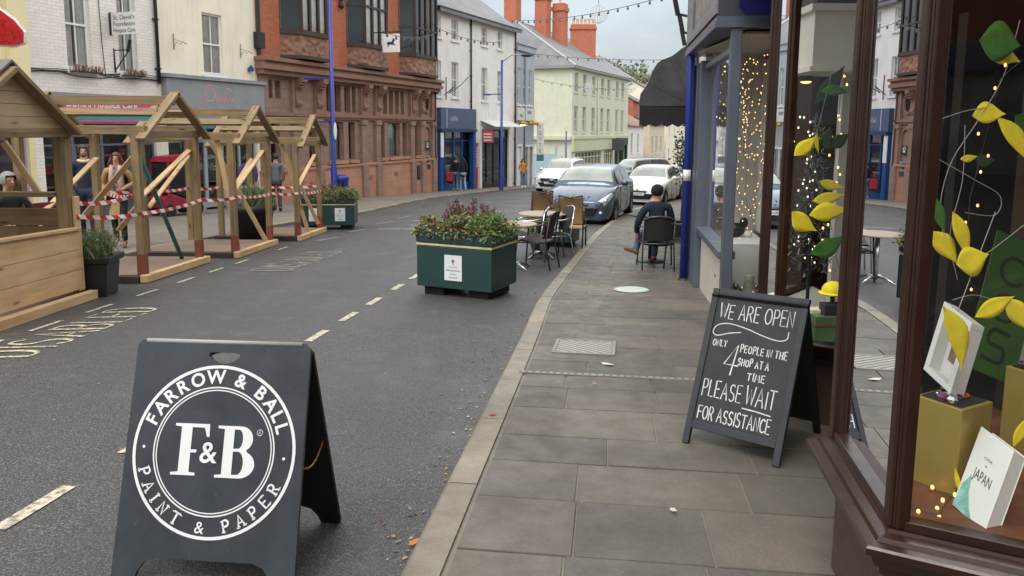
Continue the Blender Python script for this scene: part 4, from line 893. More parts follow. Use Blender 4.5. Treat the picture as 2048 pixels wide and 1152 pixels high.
m = MB(); m.box(2.3, 5.9, 3.9, 3.98, .2, 2.2); m.box(2.9, 3.3, 1.5, 3.8, .0, 1.05); m.box(4.6, 5.0, 1.5, 5.9, 0, 2.3)
for k in range(5): m.box(4.55, 4.6, 1.6, 5.8, .3+.42*k, .33+.42*k)
m.build('display_cabinet', M_panel, GS, off=GO)
m = MB(); m.box(1.78, 2.5, 4.55, 4.95, 1.98, 2.3); m.box(1.75, 2.55, 4.52, 5.0, 2.301, 2.34); m.box(1.76, 2.52, 4.53, 4.98, 1.95, 1.979); m.build('bulkhead', mat('cream_soffit', '#e4dfd2', .6, .06), GS, off=GO)
m = MB(); m.box(2.08, 2.13, 4.8, 4.86, .45, 1.95); m.build('inner_post', mat('white_inner_post', '#c9c9c2', .5, .06), GS, off=GO)
m = MB(); m.box(2.32, 2.36, 3.2, 3.46, .0, 2.4); m.box(2.32, 2.36, 3.46, 3.7, .0, .25); m.build('door', M_brown, GS, off=GO)
# pendant lamp glowing deep inside
p = Yd(1612, 163, 4.95); m = MB(); m.lathe([(.015, .1), (.035, .06), (.05, 0)], 12, 0, Matrix.Translation(p)); m.tube([p+Vector((0, 0, .1)), (p.x, p.y, 1.97)], .004, 5); l_ = m.build('pendant_lamp', M_black, None)
tag(l_, 'small pendant lamp glowing orange behind the far bay window', 'lamp'); m = MB(); m.ell(p+Vector((0, 0, .0)), (.035, .035, .014), 10, 6); m.build('bulb', emit('orange_lamp', (1, .5, .16), 2), l_)
# grey shop -------------------------------------------------------------
GR = thing('grey_shop', 'grey painted corner shop front with cream riser and fairy lights', 'shop', (2.2, 8, gz(0, 8, .06))); GO2 = (-2.2, -8, -gz(0, 8, .06))
ua = math.radians(7.5); U_ = Vector((math.sin(ua), math.cos(ua))); P0 = Vector((2.03, 7.0)); nrm = Vector((-U_.y, U_.x))
gp = lambda t, o=0, z=0: Vector((P0.x+U_.x*t+nrm.x*o, P0.y+U_.y*t+nrm.y*o, z))
M_gshop = mat('slate_grey_shop_paint', '#565c68', .4, .1, 3, coat=.1); M_gfas = wood('weathered_grey_board', lin('#8b868a'), lin('#6a666c'), 1.2, 16, .7, False); M_gdark = mat('graphite_fascia', '#3c4048', .42, .1)
zr0 = -.4
m = MB(); m.bar(gp(0, 0, zr0), gp(0, 0, 2.52), .1, .1, (U_.x, U_.y, 0)); m.build('post', M_gshop, GR, off=GO2, bevel=.008)
for t in (1.98, 2.3, 2.62):
    m = MB(); m.bar(gp(t, .03 if t < 2.5 else .06, zr0), gp(t, .03 if t < 2.5 else .06, 2.4), .12 if t < 2.5 else .2, .14, (U_.x, U_.y, 0)); m.build('pilaster', M_gshop, GR, off=GO2, bevel=.008)
m = MB(); m.bar(gp(.06, -.02, .0), gp(1.92, -.02, .0), .06, .78); m.build('stall_riser', mat('cream_riser', '#c3beaf', .55, .06), GR, off=GO2)
m = MB(); m.bar(gp(.0, 0, .425), gp(1.98, 0, .425), .16, .07); m.build('sill', M_gshop, GR, off=GO2, bevel=.006); m = MB(); m.bar(gp(.04, 0, 2.33), gp(1.94, 0, 2.33), .08, .06); m.build('head_rail', M_gshop, GR, off=GO2, bevel=.006)
m = MB(); a, b = gp(.05, 0), gp(1.92, 0); m.add([(a.x, a.y, .45), (b.x, b.y, .45), (b.x, b.y, 2.31), (a.x, a.y, 2.31)], [(0, 1, 2, 3)]); m.build('pane', M_sglass2, GR, off=GO2)
e0 = Vector((P0.x, P0.y, 0)); e1 = Vector((P0.x+1.4, P0.y-.06, 0))
m = MB(); m.add([(e0.x+.05, e0.y, -.15), (e1.x, e1.y, -.15), (e1.x, e1.y, 2.5), (e0.x+.05, e0.y, 2.5)], [(0, 1, 2, 3)]); m.build('pane', M_sglass2, GR, off=GO2)
m = MB(); m.bar((e0.x+.05, e0.y, -.25), (e1.x, e1.y, -.25), .1, .2); m.bar((e1.x, e1.y, -.4), (e1.x, e1.y, 2.5), .12, .12); m.build('frame', M_gshop, GR, off=GO2, bevel=.006)
# fascia: street face, corner face, mouldings, soffit
fz0, fz1 = 2.55, 3.35; c0 = gp(-.04, .17); c1 = gp(2.75, .17); c2 = Vector((e1.x, e1.y-.17)); ci = gp(2.75, -.3)
def fas(o, lo, hi, name, mt):
    a, b, c = gp(-.04-o, .17+o), gp(2.75, .17+o), Vector((e1.x, e1.y-.17-o))
    m = MB(); q = [(a.x, a.y), (b.x, b.y), (b.x+.5, b.y-.1), (e1.x+.2, e1.y+.8), (e1.x+.1, c.y)]; m.prism(q, lo, hi); return m
m = fas(0, fz0, fz1, '', None); m.build('fascia', M_gdark, GR, off=GO2)
m = MB(); m.bar(gp(-.02, .182, 2.98), gp(2.72, .182, 2.98), .02, .66); fb = m.build('sign_board', M_gfas, GR, off=GO2)
m = fas(.03, fz0-.03, fz0+.03, '', None); q = fas(.015, fz0+.031, fz0+.07, '', None); b_ = len(m.v); m.v += q.v; m.f += [[b_+k for k in f] for f in q.f]; m.m += q.m; m.u += q.u
m.build('moulding', M_gshop, GR, off=GO2)
T_ = Matrix(((U_.x*-1, 0, nrm.x, gp(.95, .1935).x), (U_.y*-1, 0, nrm.y, gp(.95, .1935).y), (0, 1, 0, 2.97), (0, 0, 0, 1)))
m = MB(); scribble(m, .9, .34, T_, 5); m.build('lettering', mat('pale_gold_lettering', '#a59c86', .5, .08), fb)
m = MB(); m.poly2([(-.14, -.16), (.14, -.16), (.14, .16), (-.14, .16)], Matrix(((-U_.x, 0, nrm.x, gp(1.9, .1935).x), (-U_.y, 0, nrm.y, gp(1.9, .1935).y), (0, 1, 0, 2.92), (0, 0, 0, 1)))); m.build('plaque', M_gdark, fb)
p = Yd(1516, -10, 6.75); m = MB(); m.prism([(-.16, -.1), (.16, -.1), (.1, -.17), (-.1, -.17)], -.02, .02, T=basis((p.x, p.y, p.z), (1, 0, 0), (0, 0, 1), (0, -1, 0))); m.prism([(-.16, -.1), (.16, -.1), (.17, .2), (-.17, .2)], -.02, .02, T=basis((p.x, p.y, p.z), (1, 0, 0), (0, 0, 1), (0, -1, 0)))
h_ = m.build('badge_sign', mat('deep_navy', '#161a4a', .3, .1), GR, off=GO2); m = MB(); m.box(p.x-.13, p.x+.13, p.y-.028, p.y-.021, p.z-.03, p.z-.015); m.build('stripe', M_wpaint, h_, off=None)
m = MB(); i0, i1 = gp(.1, -1.3), gp(1.95, -1.3)      # interior
m.box(2.34, 4.2, 8.85, 8.95, -.4, 2.5); m.box(4.2, 4.3, 6.9, 8.9, -.4, 2.5); m.box(2.1, 4.2, 7.04, 8.9, -.34, -.3); m.box(2.15, 4.2, 7.06, 8.9, 2.48, 2.5)
m.build('shop_interior', mat('pale_shop_interior', '#b5b0a6', .8, .1), GR, off=GO2)
m = MB(); q = [gp(.8, -.06), gp(1.9, -.06), gp(1.9, -.55), gp(.8, -.55)]; m.prism([(k.x, k.y) for k in q], -.3, .42); m.build('window_bed', M_wpaint, GR, off=GO2)
m = MB(); q = [gp(.1, -.62), gp(1.95, -.62), gp(1.95, -.66), gp(.1, -.66)]; m.prism([(k.x, k.y) for k in q], .42, 2.4); m.build('window_back', mat('pale_backboard', '#c4c1ba', .7, .06), GR, off=GO2)
m = MB(); a = gp(2.75, -.3); m.box(a.x-.35, a.x+5, 7.3, a.y, 3.352, 7.6); m.build('upper_wall', M_white, GR, off=GO2)
# bracket lamps along the grey fascia
for i, (px, py, yy) in enumerate(((1352, 15, 10.3), (1362, 52, 11.2), (1366, 78, 12.2))):
    p = Yd(px, py, yy); m = MB(); w_ = Vector((2.62+.16*(yy-10), yy+.3, p.z-.12)); m.tube([w_, p+Vector((.05, 0, -.09))], .018, 6); m.bar(p+Vector((.03, 0, -.1)), p+Vector((-.03, 0, .16)), .05, .07, (0, 1, 0))
    if i < 1: m.build('bracket_lamp', M_black, GR, off=GO2)
    else: LAMP_PARTS = globals().setdefault('LAMP_PARTS', []); LAMP_PARTS.append(m)
# cafe next door, with black folding awning
CF = thing('cafe_building', 'white rendered cafe building with black folded awning, beyond the grey shop', 'building', (3.2, 12.4, gz(0, 12.4, .06))); GO3 = (-3.2, -12.4, -gz(0, 12.4, .06))
for m in LAMP_PARTS: m.build('bracket_lamp', M_black, CF, off=GO3)
def slabwall(par, off, pts, z0, z1, mt, th=.3, name='wall'):
    m = MB()
    for (a, b), (c, d) in zip(pts[:-1], pts[1:]):
        u = Vector((c-a, d-b)).normalized(); n = Vector((u.y, -u.x)); m.prism([(a, b), (c, d), (c+n.x*th, d+n.y*th), (a+n.x*th, b+n.y*th)], z0, z1)
    return m.build(name, mt, par, off=off)
cafe = [(2.45, 9.72), (2.85, 12.1), (3.4, 14.4)]
slabwall(CF, GO3, cafe, -1, .3, mat('cafe_riser', '#6f6a66', .6, .1), .3, 'stall_riser'); slabwall(CF, GO3, cafe, 2.3, 7.2, M_white, .3, 'wall'); slabwall(CF, GO3, [(a+.1, b) for a, b in cafe], .301, 2.3, M_farglass, .1, 'pane')
for t in range(5):
    m = MB(); q = Vector(cafe[0]).lerp(Vector(cafe[1]), t/2) if t <= 2 else Vector(cafe[1]).lerp(Vector(cafe[2]), (t-2)/2); m.box(q.x-.06, q.x+.06, q.y-.06, q.y+.06, .25, 2.35); m.build('shop_frame', M_gshop, CF, off=GO3)
# the awning: folded fabric over hoops, scalloped valance
M_awn = mat('black_awning_canvas', '#46474a', .8, .35, 3, bump=.6, bscale=7); m = MB()
ya, yb = 10.9, 14.0
def aw(u, v):
    y = lerp(ya, yb, u); xw = 2.62+.19*(y-10.9); a = v*math.radians(88); ex = .80
    fold = .03*math.sin(v*math.pi*5)
    return Vector((xw-ex*math.sin(a)**1.0*(1+fold*.6)-.0, y, 1.92+.86*max(0, math.cos(a))**1.15+fold))
m.grid(aw, 8, 16)
for u in (0, 1):
    n = 16; y = lerp(ya, yb, u); xw = 2.62+.19*(y-10.9); v = [aw(u, k/n) for k in range(n+1)]+[Vector((xw, y, 1.92))]
    m.add(v, [(n+1, k, k+1) for k in range(n)])
aw_ = m.build('awning', M_awn, CF, off=GO3, smooth=True)
m = MB()
def val(p, q, n):
    for k in range(n):
        a, b = p.lerp(q, k/n), p.lerp(q, (k+1)/n); c = (a+b)/2
        m.add([a, b, b-Vector((0, 0, .26)), c-Vector((0, 0, .30)), a-Vector((0, 0, .26))], [(0, 1, 2, 3, 4)])
p0, p1 = aw(0, 1), aw(1, 1); val(Vector((2.62, ya, p0.z)), p0, 5); val(p0, p1, 14); m.build('valance', mat('black_valance', '#1f2023', .8, .2), aw_)
m = MB()
for k in (0, .35, .7, 1): m.tube([aw(0, k)+Vector((0, .01, 0)), Vector((2.62, ya+.01, 1.92))], .012, 5)
m.build('awning_frame', M_black, aw_)
# remaining right-hand terrace, seen only edge on
def terrace(name, label, pts, mt, zt=9, zb=-3):
    T0 = thing(name, label, 'building', (pts[0][0], pts[0][1], gz(0, pts[0][1], .06))); o = (-pts[0][0], -pts[0][1], -gz(0, pts[0][1], .06))
    gz_ = gz(0, pts[0][1]); slabwall(T0, o, pts, gz_+2.9, zt, mt); slabwall(T0, o, [(a+.12, b) for a, b in pts], gz_-2.5, gz_+2.3, M_farglass, .1, 'shop_window'); slabwall(T0, o, [(a-.05, b) for a, b in pts], gz_+2.3, gz_+2.9, M_slateblue, .3, 'fascia')
    for (a, b), (c, d) in zip(pts[:-1], pts[1:]):
        l = math.hypot(c-a, d-b); n = max(2, int(l/2.2)); u = Vector(((c-a)/l, (d-b)/l))
        for k in range(n):
            t = (k+.5)*l/n
            for zz in (gz_+3.7, gz_+6.3):
                p = Vector((a+u.x*(t-.45), b+u.y*(t-.45))); q = Vector((a+u.x*(t+.45), b+u.y*(t+.45)))
                m = MB(); m.bar((p.x, p.y, zz+.8), (q.x, q.y, zz+.8), .1, 1.65); f_ = m.build('window', M_wpaint, T0, off=o)
                w = MB(); w.bar((p.x-.03, p.y, zz+.8), (q.x-.03, q.y, zz+.8), .08, 1.5); w.build('pane', M_farglass, f_, off=None)
terrace('terrace_house', 'pale terrace house on the right beyond the awning, seen edge on', [(3.5, 14.5), (5.0, 20.2), (8.3, 30)], M_cream, 8)
terrace('brick_terrace_house', 'red brick terrace house far along the right side of the street', [(8.6, 30.3), (13.6, 42), (18.6, 51.5)], M_rbrick, 8)
terrace('distant_terrace', 'white terrace at the far right end of the street', [(19, 52), (28, 69), (42, 97)], M_white, 6)
# street behind the photographer (mirrored in the shop glass)
terrace('opposite_corner_house', 'brick house behind the photographer, mirrored in the shop glass', [(-2.0, -16), (-14, -12.5)], M_rbrick, 8)
terrace('house_behind', 'white house behind the photographer on the right of the street', [(10, -17), (-2.5, -16.2)], M_white, 8)
# ================================================================ timber shelters
M_wood = wood('pressure_treated_timber', lin('#98815c'), lin('#635037'), 1.3, 20, .7)
M_wood2 = wood('fresh_pine_boards', lin('#dcbe92'), lin('#bd9a6c'), 1.1, 10, .7)
M_wood3 = wood('weathered_boards', lin('#8a7150'), lin('#5e4a32'), 1.2, 12, .8)
M_wdark = mat('wet_dark_timber', '#40322a', .8, .25); M_deck = wood('deck_boards', lin('#8d7a6b'), lin('#6e5e52'), 1.2, 14, .75, False)
M_foot = mat('red_brown_post_foot', '#7d4436', .7, .2); M_felt = mat('grey_roof_felt', '#6d6a66', .85, .15, 4, bump=.3, bscale=120)
M_tealpole = mat('teal_pole', '#2f6a6c', .5, .1)
def shelter(label, near, far, x_f, dep, zbase_n, seed, brace=True):
    # open pergola: gable ends face the road (+x) and the pavement (-x); near/far = y of the two front posts
    r = random.Random(seed); zb = gz(0, (near+far)/2); T0 = thing('timber_shelter', label, 'shelter', (x_f, (near+far)/2, zb), 0, 'open timber shelters in the parking bays')
    h = far-near; pw = .098; ze = 1.93; zr = 2.49; c = (near+far)/2
    L = lambda x, y, z: (x, y-c, z)
    for xx, foot in ((0, True), (-dep, False)):
        for yy in (near, far):
            zg = gz(0, yy)-zb+.1
            m = MB(); m.bar(L(xx, yy, zg+(.26 if foot else 0)), L(xx, yy, ze), pw, pw, (0, 1, 0)); p = m.build('post', M_wood, T0, bevel=.006)
            if foot: m = MB(); m.bar(L(xx, yy, zg), L(xx, yy, zg+.259), pw+.004, pw+.004, (0, 1, 0)); m.build('post_foot', M_foot, p)
    for yy in (near, far):
        m = MB(); m.bar(L(.14, yy, ze+.06), L(-dep-.14, yy, ze+.06), .09, .11); m.build('eaves_beam', M_wood, T0, bevel=.005)
    for xx in (.06, -dep-.06):
        m = MB(); m.bar(L(xx, near-.04, ze-.0), L(xx, far+.04, ze-.0), .05, .1); m.build('tie_beam', M_wood, T0, bevel=.004)
        for a, sg in ((near, 1), (far, -1)):
            m = MB(); m.bar(L(xx+.075*(1 if xx > 0 else -1), a-sg*.16, ze-.06), L(xx+.075*(1 if xx > 0 else -1), c+sg*.02, zr), .05, .12, (1, 0, 0)); m.build('rafter', M_wood, T0, bevel=.004)
    m = MB(); m.bar(L(.13, c, zr-.1), L(-dep-.13, c, zr-.1), .05, .13); m.build('ridge_beam', M_wood, T0, bevel=.004)
    for sg in (-1, 1):
        m = MB(); m.bar(L(.1, c+sg*h*.26, (ze+zr)/2+.01), L(-dep-.1, c+sg*h*.26, (ze+zr)/2+.01), .06, .1, (0, -sg*.55, 1)); m.build('purlin', M_wood, T0, bevel=.004)
    # floor of boards following the road, with sleeper edges
    zf = lambda y: gz(0, y)-zb
    m = MB(); nb = 9
    for k in range(nb):
        y0, y1 = lerp(near-.05, far+.05, k/nb)+.004, lerp(near-.05, far+.05, (k+1)/nb)-.004
        v = [L(a, b, zf(b)+z) for z in (.06, .1) for a, b in ((.0, y0), (-dep-.1, y0), (-dep-.1, y1), (.0, y1))]
        m.add(v, [(3, 2, 1, 0), (4, 5, 6, 7)]+[(i, (i+1) % 4, 4+(i+1) % 4, 4+i) for i in range(4)])
    m.build('deck', M_deck, T0)
    m = MB(); m.bar(L(.06, near-.12, zf(near-.12)+.055), L(.06, far+.14, zf(far+.14)+.055), .1, .1); m.build('front_sleeper', M_wood2, T0, bevel=.008)
    for yy in (near-.1, far+.1): m = MB(); m.bar(L(-.0, yy, zf(yy)+.045), L(-dep-.1, yy, zf(yy)+.045), .08, .09); m.build('side_sleeper', M_wdark, T0, bevel=.006)
    if brace:
        za = zf(near)
        for q in brace:
            (x0, y0, z0), (x1, y1, z1) = q[:2]; m = MB(); m.bar(L(x0, y0, z0+zf(y0)), L(x1, y1, z1+zf(y1)), .03, .075, (1, .3, 0)); m.build('brace', M_wood2, T0, bevel=.003)
    return T0
sh1 = shelter('nearest open timber shelter, beside the black pot of lavender', 9.55, 11.3, -4.77, 1.5, 0, 1,
    [((-.06, 9.6, 1.05), (-.06, 11.25, 1.72)), ((-1.42, 9.6, .75), (-1.42, 11.2, 1.6)), ((-.1, 9.75, 1.66), (-1.25, 10.5, .80)), ((-.06, 9.65, 1.0), (-1.0, 10.9, .55))])
sh2 = shelter('middle open timber shelter of three, two rods leaning in it', 12.05, 13.8, -4.5, 1.45, 0, 2,
    [((-.06, 12.1, 1.0), (-.06, 13.75, 1.75)), ((-1.4, 12.1, .8), (-1.4, 13.7, 1.65)), ((.0, 12.2, .12), (-.25, 12.1, 2.0)), ((.02, 13.5, .12), (-.6, 12.6, 2.0))])
sh3 = shelter('farthest open timber shelter, beside the far green planter', 14.65, 16.35, -4.22, 1.5, 0, 3,
    [((-.06, 14.7, .95), (-.06, 16.3, 1.7)), ((-1.4, 14.7, .8), (-1.4, 16.2, 1.6)), ((.02, 15.3, .12), (-.3, 14.7, 2.0)), ((.0, 16.2, .2), (-.5, 15.2, 2.0))])
m = MB(); a = Vector((-4.95, 9.75, 1.55)); b = Vector((-4.95, 11.1, gz(0, 11.1, .1))); m.tube([a, b], .03, 8); tag(m.build('pole', M_tealpole, None, True), 'teal painted pole leaning inside the nearest open shelter', 'pole')
m = MB(); m.bar((-5.95, 10.4, 1.72), (-4.9, 10.5, 1.72), .1, .09); tag(m.build('rolled_banner', M_teal), 'pale teal roll lying across the roof beams of the nearest shelter', 'banner')
# enclosed hut at the left edge
H0 = thing('timber_hut', 'enclosed timber hut with boarded gable and felt roof at the left edge', 'hut', (-4.82, 7.4, gz(0, 7.4))); zb = gz(0, 7.4); ho = (4.82, -7.4, -zb)
def hp(nm, m, mt, bv=.006): return m.build(nm, mt, H0, off=ho, bevel=bv)
yn, yf, xf, xb = 6.42, 8.12, -4.86, -6.4; yc = 7.27; zE, zR = 1.6, 2.08; yw = 8.27
for x in (xf-.06, xb):
    for y in (yn+.06, 8.22): m = MB(); m.bar((x, y, gz(0, y)+.05), (x, y, zE), .13, .13, (0, 1, 0)); hp('post', m, M_wood)
pl = MB(); x = xf+.03; n = 4
for k in range(n):
    z0, z1 = lerp(zE-.03, zR-.03, k/n)+.003, lerp(zE-.03, zR-.03, (k+1)/n)-.003; w = lambda z: (yf+.02-yc)*(1-max(0, z-zE)/(zR-zE+.02))
    pl.add([(x, yc-w(z0), z0), (x, yc+w(z0), z0), (x, yc+w(z1), z1), (x, yc-w(z1), z1), (x-.02, yc-w(z0), z0), (x-.02, yc+w(z0), z0), (x-.02, yc+w(z1), z1), (x-.02, yc-w(z1), z1)], [(0, 1, 2, 3), (7, 6, 5, 4), (0, 4, 5, 1), (2, 6, 7, 3), (1, 5, 6, 2), (0, 3, 7, 4)])
hp('gable_boards', pl, wood('gable_boards', lin('#c2aa8c'), lin('#a08868'), 1.1, 9, .7), 0)
for sg in (-1, 1):
    m = MB(); m.bar((xf+.09, yc+sg*.99, zE-.08), (xf+.09, yc+sg*.0, zR+.06), .05, .12, (1, 0, 0)); hp('barge_board', m, M_wood)
    m = MB(); a, b = Vector((0, yc+sg*1.02, zE-.06)), Vector((0, yc, zR+.12)); m.add([(xf+.1, a.y, a.z), (xb-.2, a.y, a.z), (xb-.2, b.y, b.z), (xf+.1, b.y, b.z), (xf+.1, a.y, a.z+.025), (xb-.2, a.y, a.z+.025), (xb-.2, b.y, b.z+.025), (xf+.1, b.y, b.z+.025)], [(0, 1, 2, 3), (7, 6, 5, 4), (0, 4, 5, 1), (2, 6, 7, 3), (1, 5, 6, 2), (0, 3, 7, 4)]); hp('roof', m, M_felt, 0)
m = MB(); m.bar((xf+.02, yn-.05, zE-.07), (xf+.02, 8.3, zE-.07), .05, .09); hp('tie_beam', m, M_wood)
for y in (8.2, yn+.06): m = MB(); m.bar((xf-.05, y, zE-.02), (xb-.1, y, zE-.02), .08, .1); hp('eaves_beam', m, M_wood)
m = MB(); zg = lambda y: gz(0, y)
for k in range(3):
    lo, hi = (.13+.222*k), .13+.222*(k+1)-.005
    m.add([(xf+.04+d, y, zg(7.4)*.2+zg(y)*.8+z) for d in (0, -.035) for y, z in ((yn, lo), (yw, lo), (yw, hi), (yn, hi))], [(0, 1, 2, 3), (7, 6, 5, 4), (0, 4, 5, 1), (2, 6, 7, 3), (1, 5, 6, 2), (0, 3, 7, 4)])
hp('front_boards', m, M_wood2, .003)
m = MB(); m.bar((xf+.02, yn, zg(yn)+.815), (xf+.02, yw, zg(yw)+.815), .09, .035); hp('front_capping', m, M_wood2)
m = MB(); m.bar((xf+.1, yn-.1, zg(yn)+.05), (xf+.1, yw+.1, zg(yw)+.05), .1, .1); hp('front_sleeper', m, M_wood2)
m = MB()
for k in range(5): m.bar((xf-.12, 8.33, zg(8.3)+.14+.2*k), (xb, 8.33, zg(8.3)+.14+.2*k), .03, .19)
hp('side_boards', m, M_wood3, .003)
m = MB(); m.bar((xf-.13, 8.2, zg(8.2)+1.2), (xb, 8.2, zg(8.2)+1.2), .16, .05); hp('side_rail', m, M_wood)
m = MB(); m.box(xf+.01, xf+.035, 8.22, 8.33, zg(8.4)+.12, zg(8.4)+1.18); hp('end_board', m, M_wood2)
m = MB(); m.bar((-5.6, 8.3, 1.42), (-5.25, 8.3, zg(8.3)+1.2), .04, .07); hp('brace', m, M_wood2)
m = MB(); m.prism([(xf, yn), (xf, 8.3), (xb, 8.3), (xb, yn)], zb+.05, zb+.08); hp('deck', m, M_deck, 0)
# striped barrier tape wound round the shelters
t_ = NT('barrier_tape'); w_ = t_.n('ShaderNodeTexWave', bands_direction='DIAGONAL'); w_.inputs['Scale'].default_value = 2.6; t_.l(t_.tc.outputs['UV'], w_.inputs[0])
M_tape = t_.pbr(t_.ramp(w_.outputs['Fac'], [(.48, lin('#c9281f')), (.52, lin('#e8e4e0'))]), .4)
def tape(label, pts, sag=.04, wd=.052):
    m = MB(); N = 14; L = 0
    for a, b in zip(pts[:-1], pts[1:]):
        a, b = Vector(a), Vector(b); prev = None
        for k in range(N+1):
            t = k/N; p = a.lerp(b, t); p.z -= sag*4*t*(1-t); tw = .5*math.sin(t*9+a.y*3); u = Vector((math.sin(tw)*.4, 0, math.cos(tw)))*wd/2
            cur = (p+u, p-u, L+t*(b-a).length)
            if prev:
                m.add([prev[1], cur[1], cur[0], prev[0]], [(0, 1, 2, 3)]); m.u[-1] = [(prev[2], 0), (cur[2], 0), (cur[2], wd), (prev[2], wd)]
            prev = cur
        L += (b-a).length
    return tag(m.build('barrier_tape', M_tape), label, 'barrier tape', 'red and white barrier tapes round the shelters')
zz = lambda y, h: gz(0, y, h)
tape('upper red and white tape from the hut along the backs of all the shelters', [(-4.84, 8.25, zz(8.2, 1.1)), (-4.83, 9.5, zz(9.5, 1.12)), (-6.2, 11.3, zz(11.3, 1.1)), (-5.95, 12.05, zz(12.05, 1.1)), (-5.95, 13.8, zz(13.8, 1.06)), (-5.7, 14.7, zz(14.7, 1.06)), (-5.7, 16.3, zz(16.3, 1.02)), (-4.22, 16.4, zz(16.4, 1.02))])
tape('lower red and white tape along the shelter fronts on the road side', [(-4.82, 8.25, zz(8.2, .95)), (-4.7, 9.5, zz(9.5, .9)), (-4.7, 11.3, zz(11.3, .98)), (-4.43, 12.03, zz(12.03, .99)), (-4.43, 13.82, zz(13.82, .97)), (-4.15, 14.63, zz(14.63, .95)), (-4.15, 16.36, zz(16.36, .93))], .03)
# ================================================================ plants and pots
LEAFS = {k: mat('leaf_'+k, h, .6, .25, 5) for k, h in (('olive', '#6b7442'), ('green', '#55703a'), ('bright', '#6d8647'), ('yellowgreen', '#88864e'), ('rust', '#7d5a3e'), ('plum', '#5a3a40'), ('silver', '#8d9a7c'), ('darkgreen', '#3c5234'))}
def leaves(m, cf, n, size, mis, r, up=.3, asp=2.2):
    for _ in range(n):
        c = Vector(cf(r)); d = Vector((r.gauss(0, 1), r.gauss(0, 1), r.gauss(up, .8))).normalized(); s = d.cross(Vector((r.gauss(0, 1), r.gauss(0, 1), r.gauss(0, 1)))).normalized(); l = size*r.uniform(.6, 1.4)
        m.add([c, c+d*l*.5+s*l/asp*.5, c+d*l, c+d*l*.5-s*l/asp*.5], [(0, 1, 2, 3)], r.choice(mis))
def blades(m, cf, n, h, mis, r, spread=.5, w=.008):
    for _ in range(n):
        b = Vector(cf(r)); d = Vector((r.gauss(0, spread), r.gauss(0, spread), 1)).normalized(); l = h*r.uniform(.5, 1.2); s = Vector((r.gauss(0, 1), r.gauss(0, 1), 0)).normalized()*w; e = b+d*l+Vector((d.x, d.y, -.3))*l*.25
        mid = b+d*l*.6
        m.add([b-s, b+s, mid+s*.8, e, mid-s*.8], [(0, 1, 2, 3, 4)], r.choice(mis))
M_pgreen_box = mat('planter_green_paint', '#223f3e', .42, .1, 2.5, bump=.06, bscale=12); M_stripe = mat('cream_stripe', '#cfc58e', .5, .08); M_plaque = mat('planter_notice_white', '#dfe3e6', .4, .04)
M_soil = mat('soil', '#2e241c', .95, .3)
